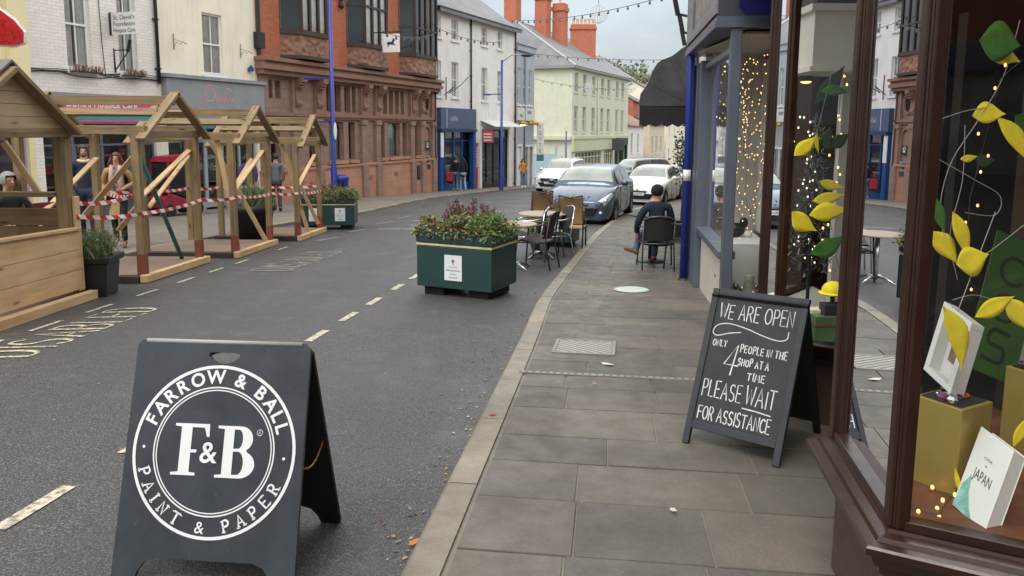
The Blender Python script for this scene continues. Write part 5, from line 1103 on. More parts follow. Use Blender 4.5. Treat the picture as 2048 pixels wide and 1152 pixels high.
def planter(label, loc, rz, seed, W_=.99, D_=.70, H_=.66, plaques=1):
    T0 = thing('street_planter', label, 'planter', loc, rz, 'green council planters on the road'); r = random.Random(seed); z0 = .1
    m = MB(); m.box(-W_/2, W_/2, 0, D_, z0, z0+H_*.74); m.box(-W_/2-.006, W_/2+.006, -.006, D_+.006, z0+H_*.80, z0+H_); m.box(-W_/2+.01, W_/2-.01, .01, D_-.01, z0+H_*.74, z0+H_*.80); b = m.build('box', M_pgreen_box, T0, bevel=.008)
    m = MB(); m.box(-W_/2-.003, W_/2+.003, -.004, D_+.004, z0+H_*.752, z0+H_*.788); m.build('stripe', M_stripe, T0)
    m = MB(); m.box(-W_/2+.03, W_/2-.03, .03, D_-.03, z0+H_+.001, z0+H_+.012); m.build('soil', M_soil, T0)
    for x in (-W_/2+.2, W_/2-.2):
        m = MB(); m.box(x-.13, x+.13, .06, D_-.06, -.005, z0+.001); m.build('foot', M_dark, T0)
    for k in range(plaques):
        px = -.0 if plaques == 1 else (-.28, .3)[k]
        m = MB(); m.box(px-.115, px+.115, -.008, -.001, z0+.1, z0+.40); p = m.build('notice', M_plaque, T0)
        T_ = basis((px, -.0095, z0+.26), (1, 0, 0), (0, 0, 1), (0, -1, 0)); m = MB()
        for a in range(5): m.tube([(px+.018*math.cos(a*1.2566+1.57), -.0095, z0+.335+.02*math.sin(a*1.2566+1.57))]*1+[(px, -.0095, z0+.33)], .006, 4)
        m.stroke([(0, .06), (0, .03)], .008, T_); m.build('crest', mat('crest_purple', '#7b4a5a', .6, .1), p)
        m = MB(); put_text(m, 'Abergavenny', .034, T_ @ Matrix.Translation((0, -.035, 0)), width=.19); put_text(m, 'Town', .03, T_ @ Matrix.Translation((0, -.08, 0)), width=.08); put_text(m, 'Council', .03, T_ @ Matrix.Translation((0, -.12, 0)), width=.11); put_text(m, 'Maintained by', .02, T_ @ Matrix.Translation((0, .005, 0)), width=.11); m.build('lettering', mat('grey_lettering', '#55585c'), p)
    m = MB(); zt = z0+H_; keys = ['olive', 'green', 'bright', 'yellowgreen', 'rust', 'plum', 'darkgreen']
    def dome(r):
        x, y = r.uniform(-W_/2-.02, W_/2+.02), r.uniform(-.03, D_+.02); hgt = .17*(1-abs(x/W_*1.6)**2.5)*r.random()**.6
        return (x, y, zt+.0+hgt+.05*math.sin(x*14+y*9))
    leaves(m, dome, 2600, .05, (0, 0, 0, 1, 3, 3, 3, 4, 4, 6), r); leaves(m, lambda r: (r.uniform(W_*.2, W_*.52), r.uniform(-.04, D_*.6), zt+r.uniform(0, .2)), 900, .05, (1, 2, 2), r)
    leaves(m, lambda r: (r.uniform(-W_/2-.05, W_/2+.05), r.choice((-.03, D_+.02))+r.uniform(-.02, .02), zt+r.uniform(-.06, .05)), 500, .045, (0, 1, 3, 4), r, -.3)
    leaves(m, lambda r: (r.choice((-W_/2-.02, W_/2+.03))+r.uniform(-.04, .03), r.uniform(0, D_), zt+r.uniform(-.07, .06)), 320, .045, (1, 2, 3), r, -.3)
    m.build('foliage', [LEAFS[k] for k in keys], T0)
    m = MB()
    for _ in range(40):
        x, y = r.gauss(-.04, W_*.17), r.uniform(.1, D_-.05); h = r.uniform(.15, .37)*min(1, W_/.9); tip = Vector((x+r.uniform(-.05, .05), y+r.uniform(-.04, .04), zt+h)); b = Vector((x, y, zt+.02)); m.bar(b, tip, .006, .006, mi=1)
        leaves(m, lambda r: b.lerp(tip, r.uniform(.35, 1))+Vector((r.uniform(-.012, .012), r.uniform(-.012, .012), 0)), 34, .032, (0, 0, 2), r, .6)
    m.build('flower_spikes', [LEAFS['plum'], LEAFS['rust'], mat('dusky_mauve', '#8a6a6c', .7, .2)], T0)
    return T0
planter('large green planter with cream stripe and council notice, alone in mid road', (-.68, 8.59, gz(0, 8.6)), math.radians(-24.5), 1)
planter('green planter with two notices, behind the farthest timber shelter', (-4.22, 16.95, gz(0, 17)), math.radians(6), 2, 1.25, .8, .62, 2)
planter('green planter hidden behind the cafe chairs and tables', (.82, 13.75, gz(0, 13.8)), math.radians(-20), 3, .62, .5, .46)
def pot(label, loc, seed, sq=True, s=1.0):
    T0 = thing('black_pot', label, 'plant pot', loc, .12, 'black plastic plant pots by the shelters'); r = random.Random(seed); m = MB()
    n = 4 if sq else 16; M_pot = mat('black_plastic', '#232529', .5, .15)
    if sq:
        for (a, z0, b, z1) in ((.17*s, .0, .20*s, .40*s), (.235*s, .401*s, .245*s, .475*s)):
            v = [(sx*a, sy*a, z0) for sx, sy in ((-1, -1), (1, -1), (1, 1), (-1, 1))]+[(sx*b, sy*b, z1) for sx, sy in ((-1, -1), (1, -1), (1, 1), (-1, 1))]; m.add(v, [(3, 2, 1, 0), (4, 5, 6, 7)]+[(i, (i+1) % 4, 4+(i+1) % 4, 4+i) for i in range(4)])
        m.build('pot', M_pot, T0, bevel=.012)
    else: m.lathe([(.2*s, 0), (.26*s, .42*s), (.3*s, .43*s), (.31*s, .5*s), (.27*s, .5*s), (.26*s, .46*s)], 20); m.build('pot', M_pot, T0, True)
    m = MB(); m.lathe([(.21*s, .476*s), (.2*s, .48*s)], 12); m.build('soil', M_soil, T0)
    m = MB(); blades(m, lambda r: (r.gauss(0, .09*s), r.gauss(0, .09*s), .46*s), 420, .36*s, (0, 0, 1, 2), r, .35, .006)
    leaves(m, lambda r: (r.gauss(0, .12*s), r.gauss(0, .12*s), .5*s+r.random()*.25*s), 900, .03, (0, 1, 2), r, .8, 3); m.build('lavender', [LEAFS['silver'], LEAFS['olive'], LEAFS['green']], T0)
    return T0
pot('square black pot of lavender between the boarded hut and nearest shelter', (-4.86, 8.62, gz(0, 8.6)), 1)
pot('round black pot of bushy herbs between the middle and farthest shelters', (-4.95, 14.25, gz(0, 14.25)), 2, False, 1.45)
# ================================================================ tables and chairs outside
M_alu = mat('polished_aluminium', '#c9cbcd', .22, .06, metal=.9); M_gunm = mat('grey_chair_tube', '#5e5c5a', .4, .1, metal=.5); M_weave = mat('dark_woven_rattan', '#3a3634', .7, .35, 60, bump=.5, bscale=120)
M_tan = mat('tan_woven_sling', '#a27f57', .75, .18, 70, bump=.4, bscale=150); M_ttop = mat('worn_table_top', '#9c8a7a', .35, .12, 3); M_tubeb = mat('dark_bronze_tube', '#4a423c', .45, .1, metal=.4)
def cafe_table(label, x, y, h=.68, r=.34):
    T0 = thing('cafe_table', label, 'table', (x, y, gz(x, y)), .3, 'round tables in the parking bay'); m = MB()
    m.lathe([(r-.02, h-.025), (r, h-.02), (r, h-.003), (r-.006, h)], 28); m.build('table_top', M_ttop, T0)
    m = MB(); m.tube([(0, 0, .04), (0, 0, h-.026)], .032, 12); m.build('column', M_alu, T0, True)
    m = MB()
    for k in range(4): a = k*math.pi/2+.4; m.tube([(.02*math.cos(a), .02*math.sin(a), .085), (.15*math.cos(a), .15*math.sin(a), .075), (.3*math.cos(a), .3*math.sin(a), .012)], [.02, .02, .014], 8)
    m.build('base', M_alu, T0, True); return T0
cafe_table('pale round table with polished base, right behind the large planter', .03, 10.95)
cafe_table('round brown table behind the stacked dark chairs', .5, 12.3, .74, .4)
def bistro_chair(label, loc, rz, frame, weave, arms=True, wide=.44, group='woven armchairs by the kerb'):
    T0 = thing('woven_armchair', label, 'chair', loc, rz, group); w = wide/2     # faces -y
    m = MB(); m.grid(lambda u, v: Vector((lerp(-w+.02, w-.02, u), lerp(-.22, .2, v), .45-.02*math.sin(u*math.pi)+.01*math.cos(v*6)-.03*v)), 8, 8); m.grid(lambda u, v: Vector((lerp(-w+.02, w-.02, u), lerp(-.22, .2, v), .43-.02*math.sin(u*math.pi)-.03*v)), 8, 8); m.build('seat', weave, T0, True)
    m = MB()
    for d in (0, .012): m.grid(lambda u, v: Vector((lerp(-w+.03, w-.03, u), .2+.10*v+.05*math.cos((u-.5)*math.pi)-.03+d, .47+.36*v+.03*v*math.sin(u*math.pi))), 10, 6)
    m.build('backrest', weave, T0, True)
    for sg in (-1, 1):
        m = MB(); m.tube([(sg*(w+.02), -.25, 0), (sg*w, -.22, .42), (sg*(w+.01), -.2, .62), (sg*(w+.015), -.12, .66), (sg*(w+.01), .1, .67), (sg*w, .24, .70)], .013, 8); m.build('front_leg', frame, T0, True)
        m = MB(); m.tube([(sg*(w-.01), .3, 0), (sg*(w-.02), .22, .42), (sg*(w-.02), .28, .80)], .013, 8); m.build('back_leg', frame, T0, True)
    m = MB(); m.tube([(-w+.02, .28, .80), (-w*.6, .32, .85), (0, .34, .87), (w*.6, .32, .85), (w-.02, .28, .80)], .014, 8); m.build('top_rail', frame, T0, True)
    m = MB(); m.tube([(-w, -.22, .42), (w, -.22, .42)], .011, 6); m.tube([(-w+.02, .22, .42), (w-.02, .22, .42)], .011, 6); m.tube([(-w, -.22, .41), (-w+.02, .22, .41)], .011, 6); m.tube([(w, -.22, .41), (w-.02, .22, .41)], .011, 6); m.build('seat_frame', frame, T0, True); return T0
g_ = lambda x, y, h=0: (x, y, gz(x, y, h))
bistro_chair('dark woven armchair with bronze frame, nearest the kerb beside the pale table', g_(.36, 11.05), math.radians(-112), M_tubeb, M_weave)
bistro_chair('aluminium armchair tipped on its stack beside the round brown table', g_(.25, 11.9), math.radians(-95), M_alu, M_weave)
c_ = bistro_chair('aluminium armchair with pale arms pushed under the brown table', g_(.66, 12.0), math.radians(-70), M_alu, M_weave)
def sling_chair(label, loc, rz):
    T0 = thing('high_back_chair', label, 'chair', loc, rz, 'tan high backed chairs'); w = .195
    m = MB()
    for d in (0, .012): m.grid(lambda u, v: Vector((lerp(-w, w, u), .225+.14*v+d-.03*math.sin(v*math.pi), .52+.47*v-.02*math.sin(u*math.pi)*v)), 6, 8)
    m.build('backrest', M_tan, T0, True)
    m = MB()
    for d in (0, -.012): m.grid(lambda u, v: Vector((lerp(-w, w, u), lerp(-.24, .21, v), .44+d)), 6, 6)
    m.build('seat', M_tan, T0, True)
    for sg in (-1, 1):
        m = MB(); m.tube([(sg*(w+.01), .34, 0), (sg*(w+.01), .2, .43), (sg*(w+.01), .37, 1.02)], .014, 8); m.build('back_leg', M_tubeb, T0, True)
        m = MB(); m.tube([(sg*(w+.01), -.26, 0), (sg*(w+.01), -.22, .44), (sg*(w+.01), .2, .43)], .014, 8); m.build('front_leg', M_tubeb, T0, True)
    m = MB(); m.tube([(-w-.01, .37, 1.02), (-w*.5, .385, 1.0), (0, .39, .985), (w*.5, .385, 1.0), (w+.01, .37, 1.02)], .016, 8); m.build('top_rail', M_tubeb, T0, True); return T0
sling_chair('tan high backed chair nearest the blue car, back to the viewer', g_(1.08, 13.2), math.radians(168))
sling_chair('tan high backed chair left of the round brown table', g_(.56, 15.1), math.radians(186))
# small potted herb between tables
def herb(label, loc, h, r0, keys, seed):
    T0 = thing('potted_plant', label, 'plant', loc); r = random.Random(seed); m = MB(); m.lathe([(r0*.7, 0), (r0, h*.35), (r0*1.05, h*.36), (r0*.9, h*.37)], 12); m.build('pot', mat('black_plastic', '#232529'), T0)
    m = MB(); blades(m, lambda r: (r.gauss(0, r0*.5), r.gauss(0, r0*.5), h*.34), 200, h*.55, (0, 1), r, .35, .006); leaves(m, lambda r: (r.gauss(0, r0*.7), r.gauss(0, r0*.7), h*.4+r.random()*h*.5), 700, .05, (0, 1), r); m.build('foliage', [LEAFS[k] for k in keys], T0)
herb('bushy green herb in a pot beyond the round brown table', g_(.5, 12.95), .78, .2, ('green', 'bright'), 4)
herb('dark leafy plant standing in front of the blue car', g_(1.05, 14.6), 1.0, .28, ('darkgreen', 'plum'), 5)
m = None
# ================================================================ street lamps, bin, posts
def lamp_post(label, x, y, arms, h=9, grp='blue street lamp posts', bracket=True):
    z = gz(x, y, .08); T0 = thing('street_lamp', label, 'street lamp', (x, y, z), 0, grp); m = MB(); m.tube([(0, 0, 0), (0, 0, .05), (0, 0, 1.25), (0, 0, 1.35), (0, 0, h)], [.12, .11, .11, .07, .055], 12); m.build('post', M_blue, T0, True)
    for a in arms: m = MB(); m.tube([(0, 0, a), (-.95, .0, a-.02)], .025, 6); m.box(-.95, -.55, -.015, .015, a-.07, a-.012); m.build('arm', M_blue, T0)
    if h < 5: return T0
    m = MB(); m.tube([(0, 0, h-.1), (.5, -.1, h+.25), (1.1, -.2, h+.25)], .03, 8); a_ = m.build('lamp_arm', mat('lamp_grey', '#9a9da0', .4, .1), T0, True); m = MB(); m.ell((1.25, -.22, h+.22), (.3, .14, .09)); m.build('lamp_head', M_iron, a_, True)
    return T0
lp = Yd(668, 300, 25.5); T0 = lamp_post('tall blue street lamp in front of the bank with a litter bin at its foot', lp.x-.02, 25.5, (lp.z-gz(0, 25.5, .08)+.95, lp.z-gz(0, 25.5, .08)+2.4))
p_ = Yd(676, 300, 25.3); m = MB(); m.ell((.1, -.1, lp.z-gz(0, 25.5)+.55), (.06, .04, .3), 8, 6); m.build('white_bag', mat('white_polythene', '#d9dcdf', .4, .1), T0)
B0 = thing('litter_bin', 'blue litter bin at the foot of the lamp post by the bank', 'bin', (lp.x+.16, 25.8, gz(0, 25.8, .08))); m = MB(); m.lathe([(.2, 0), (.22, .1), (.24, .8), (.27, .84), (.27, .94), (.1, 1.0)], 14); m.build('body', M_blue, B0, True); m = MB(); m.box(-.15, .15, -.275, -.2, .66, .78); m.build('slot', M_dark, B0); m = MB(); m.box(-.05, .05, -.26, -.2, .4, .55); m.build('badge', mat('gold_badge', '#c0a860', .4, .1), B0)
q_ = Yd(1003, 300, 38.8); lamp_post('second blue street lamp by the red door and dark shop', q_.x, 38.8, (4.9,), 6.6)
q_ = Yd(1132, 300, 60); lamp_post('short far blue post with sign bracket before the pale green house', q_.x, 60, (), 3.9, 'blue street lamp posts')
S0 = thing('blue_post', 'short royal blue post with white band, on the right pavement by the cafe', 'post', (2.21, 9.5, gz(0, 9.5, .08))); m = MB(); m.tube([(0, 0, 0), (0, 0, 2.86), (0, 0, 2.93)], [.05, .046, .02], 12); m.build('pole', M_blue, S0, True); m = MB(); m.tube([(0, 0, 1.28), (0, 0, 1.42)], .0485, 12); m.build('band', M_wpaint, S0, True); m = MB(); m.tube([(0, 0, 0), (0, 0, .03)], [.075, .06], 12); m.build('collar', M_iron, S0)
# pavement ironwork
C0 = thing('drain_cover', 'rectangular steel chequer plate cover set in the right pavement', 'drain cover', (.6, 5.95, gz(0, 5.95, .085))); sl = -math.atan(SLOPE); Ry = Matrix.Rotation(sl, 4, 'X') @ Matrix.Rotation(math.radians(-9), 4, 'Z')
t_ = NT('chequer_plate'); w1 = t_.n('ShaderNodeTexWave', bands_direction='DIAGONAL'); w1.inputs['Scale'].default_value = 9; t_.l(t_.tc.outputs['Object'], w1.inputs[0])
M_cheq = t_.pbr(t_.ramp(w1.outputs['Fac'], [(.3, lin('#6f6a62')), (.7, lin('#aaa69c'))]), .5, .3, t_.bump(w1.outputs['Fac'], .8, .01))
m = MB(Ry); m.box(-.22, .22, -.2, .2, -.02, .004); m.build('plate', M_cheq, C0); m = MB(Ry)
for a in ((-.25, .25, -.23, -.203), (-.25, .25, .203, .23), (-.25, -.223, -.202, .202), (.223, .25, -.202, .202)): m.box(*a, -.02, .007)
m.build('frame', mat('worn_steel', '#8a867d', .5, .2, metal=.3), C0)
C1 = thing('drain_channel', 'narrow slotted drain channel crossing the right pavement', 'drain', (.06, 5.22, gz(0, 5.22, .084))); a = math.atan2(-.16, 1.25); m = MB(Matrix.Rotation(a, 4, 'Z')); m.box(0, 1.55, -.028, .028, -.02, .004); m.build('channel', mat('channel_iron', '#625d55', .6, .2), C1); m = MB(Matrix.Rotation(a, 4, 'Z'))
for k in range(31): m.box(.015+k*.05, .045+k*.05, -.018, .018, .0042, .0065)
m.build('grating', mat('worn_steel', '#8a867d'), C1)
C2 = thing('floor_sticker', 'round white sticker on the right pavement before the blue post', 'sticker', (1.42, 8.72, gz(0, 8.72, .086))); m = MB(Matrix.Rotation(sl, 4, 'X')); m.lathe([(.205, 0), (.205, .003)], 32); m.build('disc', mat('sticker_white', '#b9beba', .5, .06), C2); m = MB(Matrix.Rotation(sl, 4, 'X')); m.tube([(.19*math.cos(k*math.pi/20), .19*math.sin(k*math.pi/20), .0035) for k in range(40)], .004, 4, closed=True); m.build('ring', mat('sticker_green', '#a9c4b4', .5, .06), C2)
# fallen leaves and scraps
rl = random.Random(9)
for i, (px, py, c, lb) in enumerate(((1215, 729, '#d8c8bc', 'pale torn scrap of paper on the pavement by the chequer plate'), (1155, 690, '#c9bba8', 'small pale leaf on the chequer plate edge'), (828, 1086, '#a9744c', 'brown leaf in the road by the near kerb'), (1347, 1022, '#b9ae9c', 'curled leaf on the near flagstones'), (985, 830, '#8a4a40', 'reddish leaf on the right kerb edge'), (1190, 768, '#b98f88', 'pinkish leaf beside the drain channel'))):
    p = G(px, py, .088 if px > 900 else .01); m = MB(); s = (.05, .02, .03, .025, .025, .022)[i]; v = [(-s, 0, .004), (-s*.3, s*.5, .008), (s*.5, s*.35, .004), (s, 0, .012), (s*.3, -s*.5, .006), (-s*.5, -s*.4, .003)]; m.add(v, [tuple(range(6))]); o = m.build('fallen_leaf' if i else 'paper_scrap', mat('litter%d' % i, c, .8, .15), None, loc=p); o.rotation_euler[2] = rl.random()*6; tag(o, lb, 'leaf' if i else 'litter')
m = MB(); rl = random.Random(77); cols = [mat('litter_tan', '#8d7355', .8, .2), mat('litter_brown', '#6a4a34', .8, .2), mat('litter_straw', '#a08a62', .8, .2)]
for _ in range(420):
    yy = 1.5+20*rl.random()**1.3; a = -abs(rl.gauss(0, .14))-.01; c = Vector((RK(yy)+a, yy, gz(0, yy, .006))); s = rl.uniform(.006, .018); th = rl.random()*6; u = Vector((math.cos(th), math.sin(th), .1))*s; v = Vector((-math.sin(th), math.cos(th), rl.uniform(-.3, .3)))*s*.6
    m.add([c-u, c-v, c+u, c+v+Vector((0, 0, .004))], [(0, 1, 2, 3)], rl.randrange(3))
for _ in range(160):
    x, yy = rl.uniform(-6, 0), rl.uniform(2.5, 18); c = Vector((x, yy, gz(x, yy, .006))); s = rl.uniform(.006, .014); th = rl.random()*6; u = Vector((math.cos(th), math.sin(th), 0))*s; v = Vector((-math.sin(th), math.cos(th), 0))*s*.6
    m.add([c-u, c-v, c+u, c+v+Vector((0, 0, .003))], [(0, 1, 2, 3)], rl.randrange(3))
tag(stuff(m.build('leaf_litter', cols)), 'scattered specks of leaf litter on the road and along the kerb', 'litter')
# ================================================================ strings of festoon lights across the street
M_cable = mat('festoon_cable', '#4a4a4c', .6, .1); M_bulb = mat('dark_bulb', '#5a5a5c', .3, .1); M_wire = mat('white_wire', '#c9ccd0', .5, .05)
def festoon(label, p, q, sag, n):
    p, q = Vector(p), Vector(q); T0 = thing('festoon_string', label, 'string lights', p, 0, 'festoon strings across the street'); pt = lambda t: (q-p)*t-Vector((0, 0, sag*4*t*(1-t)))
    m = MB(); m.tube([pt(k/24) for k in range(25)], .014, 4); m.build('cable', M_cable, T0)
    m = MB(); m.tube([(0, 0, 0), (0, 0, -.05)], .03, 6); m.ell((0, 0, -.09), (.05, .05, .06), 8, 6); b0 = m.build('bulb', M_bulb, T0); b0.location = pt(.5/n)
    for k in range(1, n):
        b = b0.copy(); COL.objects.link(b); b.parent = T0; b.location = pt((k+.5)/n)
    return T0
def globe(label, c, r, hang):
    T0 = thing('wire_globe', label, 'decoration', c, 0, 'white wire globes over the street'); m = MB()
    for k in range(7):
        a = k*math.pi/7; m.tube([(r*math.sin(t*math.pi/10)*math.cos(a), r*math.sin(t*math.pi/10)*math.sin(a), r*math.cos(t*math.pi/10)) for t in range(20)], r*.024, 4, closed=True)
    m.tube([(r*math.cos(t*math.pi/10), r*math.sin(t*math.pi/10), 0) for t in range(20)], r*.03, 4, closed=True); m.build('hoops', M_wire, T0); m = MB(); m.tube([(0, 0, r), (0, 0, r+hang)], .012, 4); m.build('hanger', M_cable, T0)
for lb, a, b, y0, y1, sg, n in (('festoon string highest over the street, above the wire globe', (1020, 40), (1390, -25), 44, 26, .35, 22), ('festoon string crossing before the slate roof', (1010, 100), (1390, 118), 46, 40, .25, 18), ('faint festoon string low before the pale green house', (1020, 145), (1270, 178), 58, 62, .4, 14), ('festoon string across the white house upper windows', (872, 55), (1005, 85), 36, 40, .2, 10), ('festoon string across the bank front', (765, 62), (880, 60), 27, 36.2, .3, 8)):
    festoon(lb, Yd(*a, y0), Yd(*b, y1), sg, n)
globe('largest wire globe, hung highest against the sky', Yd(1197, 28, 36), .42, .3); globe('wire globe in front of the pale green house windows', Yd(1178, 175, 60), .36, .5); globe('wire globe at the corner of the pale green house', Yd(1262, 175, 62), .42, .5)
# red tinsel decoration hung from a bracket at the top left
T0 = thing('tinsel_decoration', 'red tinsel Christmas shape edged with white at the top left', 'decoration', Yd(8, 50, 14.5)); r = random.Random(4); m = MB(); out = [(-.75, .42), (-.1, .32), (.22, .08), (.38, -.13), (.36, -.32), (.2, -.38), (-.05, -.37), (-.75, -.3)]
m.prism([(x, y) for x, y in out], -.05, .05, T=basis((0, 0, 0), (1, 0, 0), (0, 0, 1), (0, -1, 0)))
for _ in range(1600):
    x, z = r.uniform(-.7, .36), r.uniform(-.36, .4)
    if z > .36-(x+.3)*.75 and x > -.3: continue
    c = Vector((x, r.choice((-.06, .06)), z)); d = Vector((r.gauss(0, 1), c.y*12, r.gauss(0, 1))).normalized()*.04; m.bar(c, c+d, .004, .004, mi=0)
m.build('tinsel', mat('red_tinsel', '#b3161a', .35, .25, 20, metal=.2), T0); m = MB(); P_ = [Vector((x, 0, y)) for x, y in out]
for a, b in zip(P_[:-1], P_[1:]):
    for _ in range(70):
        c = a.lerp(b, r.random()); d = Vector((r.gauss(0, 1), r.gauss(0, 1), r.gauss(0, 1))).normalized()*.055; m.bar(c, c+d, .005, .005)
m.tube(P_, .03, 6); m.build('edging', mat('white_tinsel', '#e2dcdc', .5, .1), T0); m = MB(); m.tube([(-.4, 0, .38), (-.4, 0, 1.5), (-3.2, 1.5, 1.6)], .025, 6); m.build('bracket', M_black, T0)
# ================================================================ pavement boards
t_ = NT('slate_sign_paint'); sc_ = t_.ramp(t_.noise(1.0, 3, vec=t_.mapv((70, 9, 26), 'Object')), [(.66, (0, 0, 0)), (.74, (.22,)*3)]); b0_ = t_.ramp(t_.noise(3, 5), [(.3, lin('#30363c')), (.7, lin('#3b4248'))])
M_board = t_.pbr(t_.mix(sc_, b0_, lin('#6c7276')), t_.ramp(t_.noise(6, 4), [(.3, (.3,)*3), (.7, (.5,)*3)]), 0, t_.bump(t_.noise(30, 3), .06, .01)); M_bwhite = mat('sign_white_vinyl', '#e3e6e6', .4, .03); M_chalk = mat('chalk_white', '#d3d5d3', .8, .12, 30); M_bblack = mat('black_board_side', '#0d0e10', .6, .2)
def rrect(x0, x1, y0, y1, r, n=4):
    p = []
    for cx, cy, a in ((x1-r, y0+r, -90), (x1-r, y1-r, 0), (x0+r, y1-r, 90), (x0+r, y0+r, 180)):
        p += [(cx+r*math.cos(math.radians(a+90*k/n)), cy+r*math.sin(math.radians(a+90*k/n))) for k in range(n+1)]
    return p
BL, BR = G(219, 1168), G(586, 1190); c = (BL+BR)/2; d = (BR-BL); Wd = d.length; d.normalize(); nb = Vector((-d.y, d.x, 0)).normalized()
A0 = thing('pavement_sign', 'dark grey A-board with white round paint shop logo, standing in the road', 'A-board', c)
k_, h_ = .27, .872; yv = (nb*k_+Vector((0, 0, h_))); PL = yv.length; yv.normalize(); zv = d.cross(yv)
T = basis((0, 0, 0), d, yv, zv); hw = Wd/2
arch = [(-hw+.012, 0), (-hw+.085, 0), (-hw+.1, .05), (-hw+.125, .085), (-hw+.17, .1), (hw-.17, .1), (hw-.125, .085), (hw-.1, .05), (hw-.085, 0), (hw-.012, 0), (hw, .012), (hw-.005, PL-.02), (hw-.025, PL), (-hw+.025, PL), (-hw+.005, PL-.02), (-hw, .012)]
hole = [(-.062+.0*k, 0) for k in range(0)]
hy = PL-.06; hole = [(.008+.064*math.cos(t), hy-.004+.021*math.sin(t)+.015*math.cos(t)**2) for t in [k*math.pi/9 for k in range(18)]]; hole2 = [(.008+.11*math.cos(t), hy-.022+.062*math.sin(t)) for t in [k*math.pi/9 for k in range(18)]]; me2_ = plate(arch, [hole2], .018)
me = plate(arch, [hole], .018)
m = MB(); m.mesh(me, T @ Matrix.Translation((0, 0, -.0095))); m.build('front_panel', M_board, A0, bevel=.003)
n2 = nb*-1; yb = (nb*-k_+Vector((0, 0, h_))).normalized(); sl_ = nb*(2*k_+.03); T2 = basis(sl_+Vector((0, 0, -SLOPE*sl_.y)), d, yb, d.cross(yb))
m = MB(); m.mesh(me2_, T2 @ Matrix.Translation((0, 0, .0095))); m.build('back_panel', M_bblack, A0, bevel=.003)
m = MB(); tp = yv*PL; m.tube([tp+d*(-hw+.04)+nb*.004-Vector((0, 0, .004)), tp+d*(hw-.04)+nb*.004-Vector((0, 0, .004))], .009, 8); m.build('hinge', mat('worn_edge_grey', '#9a9b98', .5, .1), A0, True)
m = MB(); q = lambda s, h: d*s+Vector((0, 0, h)); m.tube([d*(hw-.02)+nb*(.14+.30*t/8)+Vector((0, 0, .43-.06*math.sin(t*math.pi/8))) for t in range(9)], .004, 5); m.build('chain', M_brass, A0)
ly = PL*.545; R1 = .3*Wd/.66; TL = T @ Matrix.Translation((0, ly, .0012)); m = MB()
def ring(m, r, w, n=72):
    v = [TL @ Vector((rr*math.cos(2*math.pi*k/n), rr*math.sin(2*math.pi*k/n), 0)) for rr in (r-w/2, r+w/2) for k in range(n)]; m.add(v, [(k, (k+1) % n, n+(k+1) % n, n+k)[::-1] for k in range(n)])
ring(m, R1-.006, .012); ring(m, R1*.738, .0055); ring(m, R1*.705, .0045)
rt = R1*.865
def arc_place(a, flip=False):
    p = Vector((rt*math.cos(a), rt*math.sin(a), 0)); return TL @ Matrix.Translation(p) @ Matrix.Rotation(a+(math.pi/2 if flip else -math.pi/2), 4, 'Z')
txt = 'FARROW & BALL'; ws = {'F': .8, 'A': 1, 'R': .95, 'O': 1.15, 'W': 1.3, ' ': .55, '&': 1.05, 'B': .95, 'L': .8}; tot = sum(ws[c] for c in txt); a = 161.5; span = 147
for c in txt:
    w = ws[c]/tot*span; a -= w/2
    if c != ' ': put_text(m, c, .066*R1/.3, arc_place(math.radians(a)), off=.026)
    a -= w/2
def serif_glyph(m, c, T, h, th):
    k = h; f = T if callable(T) else (lambda x, y: T @ Vector((x, y, 0)))
    if c == '&': put_text(m, '&', h*1.42, T, off=.004); return
    w = GW[c]*k*.8
    for i, st in enumerate(GL[c]):
        st = [(p[0]*k*.8-w/2, p[1]*k-h/2) for p in st]; thick = th*(1.0 if i == 0 or c in 'IT' else .7); m.stroke(st, thick, T)
        for e in ((st[0], st[-1]) if c not in 'PBRD' or i > 0 else (st[0],)):
            if abs(abs(e[1])-h/2) < h*.02: m.stroke([(e[0]-h*.16, e[1]-math.copysign(th*.25, e[1])), (e[0]+h*.16, e[1]-math.copysign(th*.25, e[1]))], th*.5, T)
    if c in 'PR': m.stroke([(-w/2-h*.14, h/2-th*.25), (-w/2+h*.1, h/2-th*.25)], th*.5, T)
txt = 'PAINT & PAPER'; ws = {'P': .95, 'A': 1.05, 'I': .65, 'N': 1.15, 'T': 1.0, ' ': .75, '&': 1.1, 'E': .95, 'R': 1.05}; tot = sum(ws[c] for c in txt); a = 192; span = 147
for c in txt:
    w = ws[c]/tot*span; a += w/2
    if c != ' ': serif_glyph(m, c, arc_place(math.radians(a), True), .04*R1/.3, .0075)
    a += w/2
for a in (178.5, -3.5): 
    p = Vector((rt*math.cos(math.radians(a)), rt*math.sin(math.radians(a)), 0)); m.poly2([(p.x+.006*math.cos(k*.7), p.y+.006*math.sin(k*.7)) for k in range(9)], TL)
H = .178*R1/.3
F_ = [(0, 0), (.5, 0), (.5, .05), (.37, .065), (.37, .44), (.52, .44), (.55, .36), (.59, .36), (.59, .62), (.55, .62), (.52, .5), (.37, .5), (.37, .93), (.62, .93), (.68, .75), (.73, .75), (.72, 1), (.02, 1), (.02, .95), (.15, .935), (.15, .065), (0, .05)]
m.poly2([(-.245*H/.178*.62+p[0]*H*1.02, p[1]*H-H*.48) for p in F_], TL)
B_o = [(0, 0), (0, .05), (.14, .065), (.14, .935), (0, .95), (0, 1), (.5, 1)]+_arc(.5, .755, .25, .245, 90, -60, 8)+_arc(.5, .265, .32, .265, 62, -90, 10)
def bxy(p): return (.012+p[0]*H*.98, p[1]*H-H*.5)
holes = [[(.35, .565), (.35, .935), (.46, .935)]+_arc(.45, .75, .09, .185, 90, -90, 8), [(.35, .065), (.35, .51), (.46, .51)]+_arc(.46, .287, .12, .222, 90, -90, 8)]
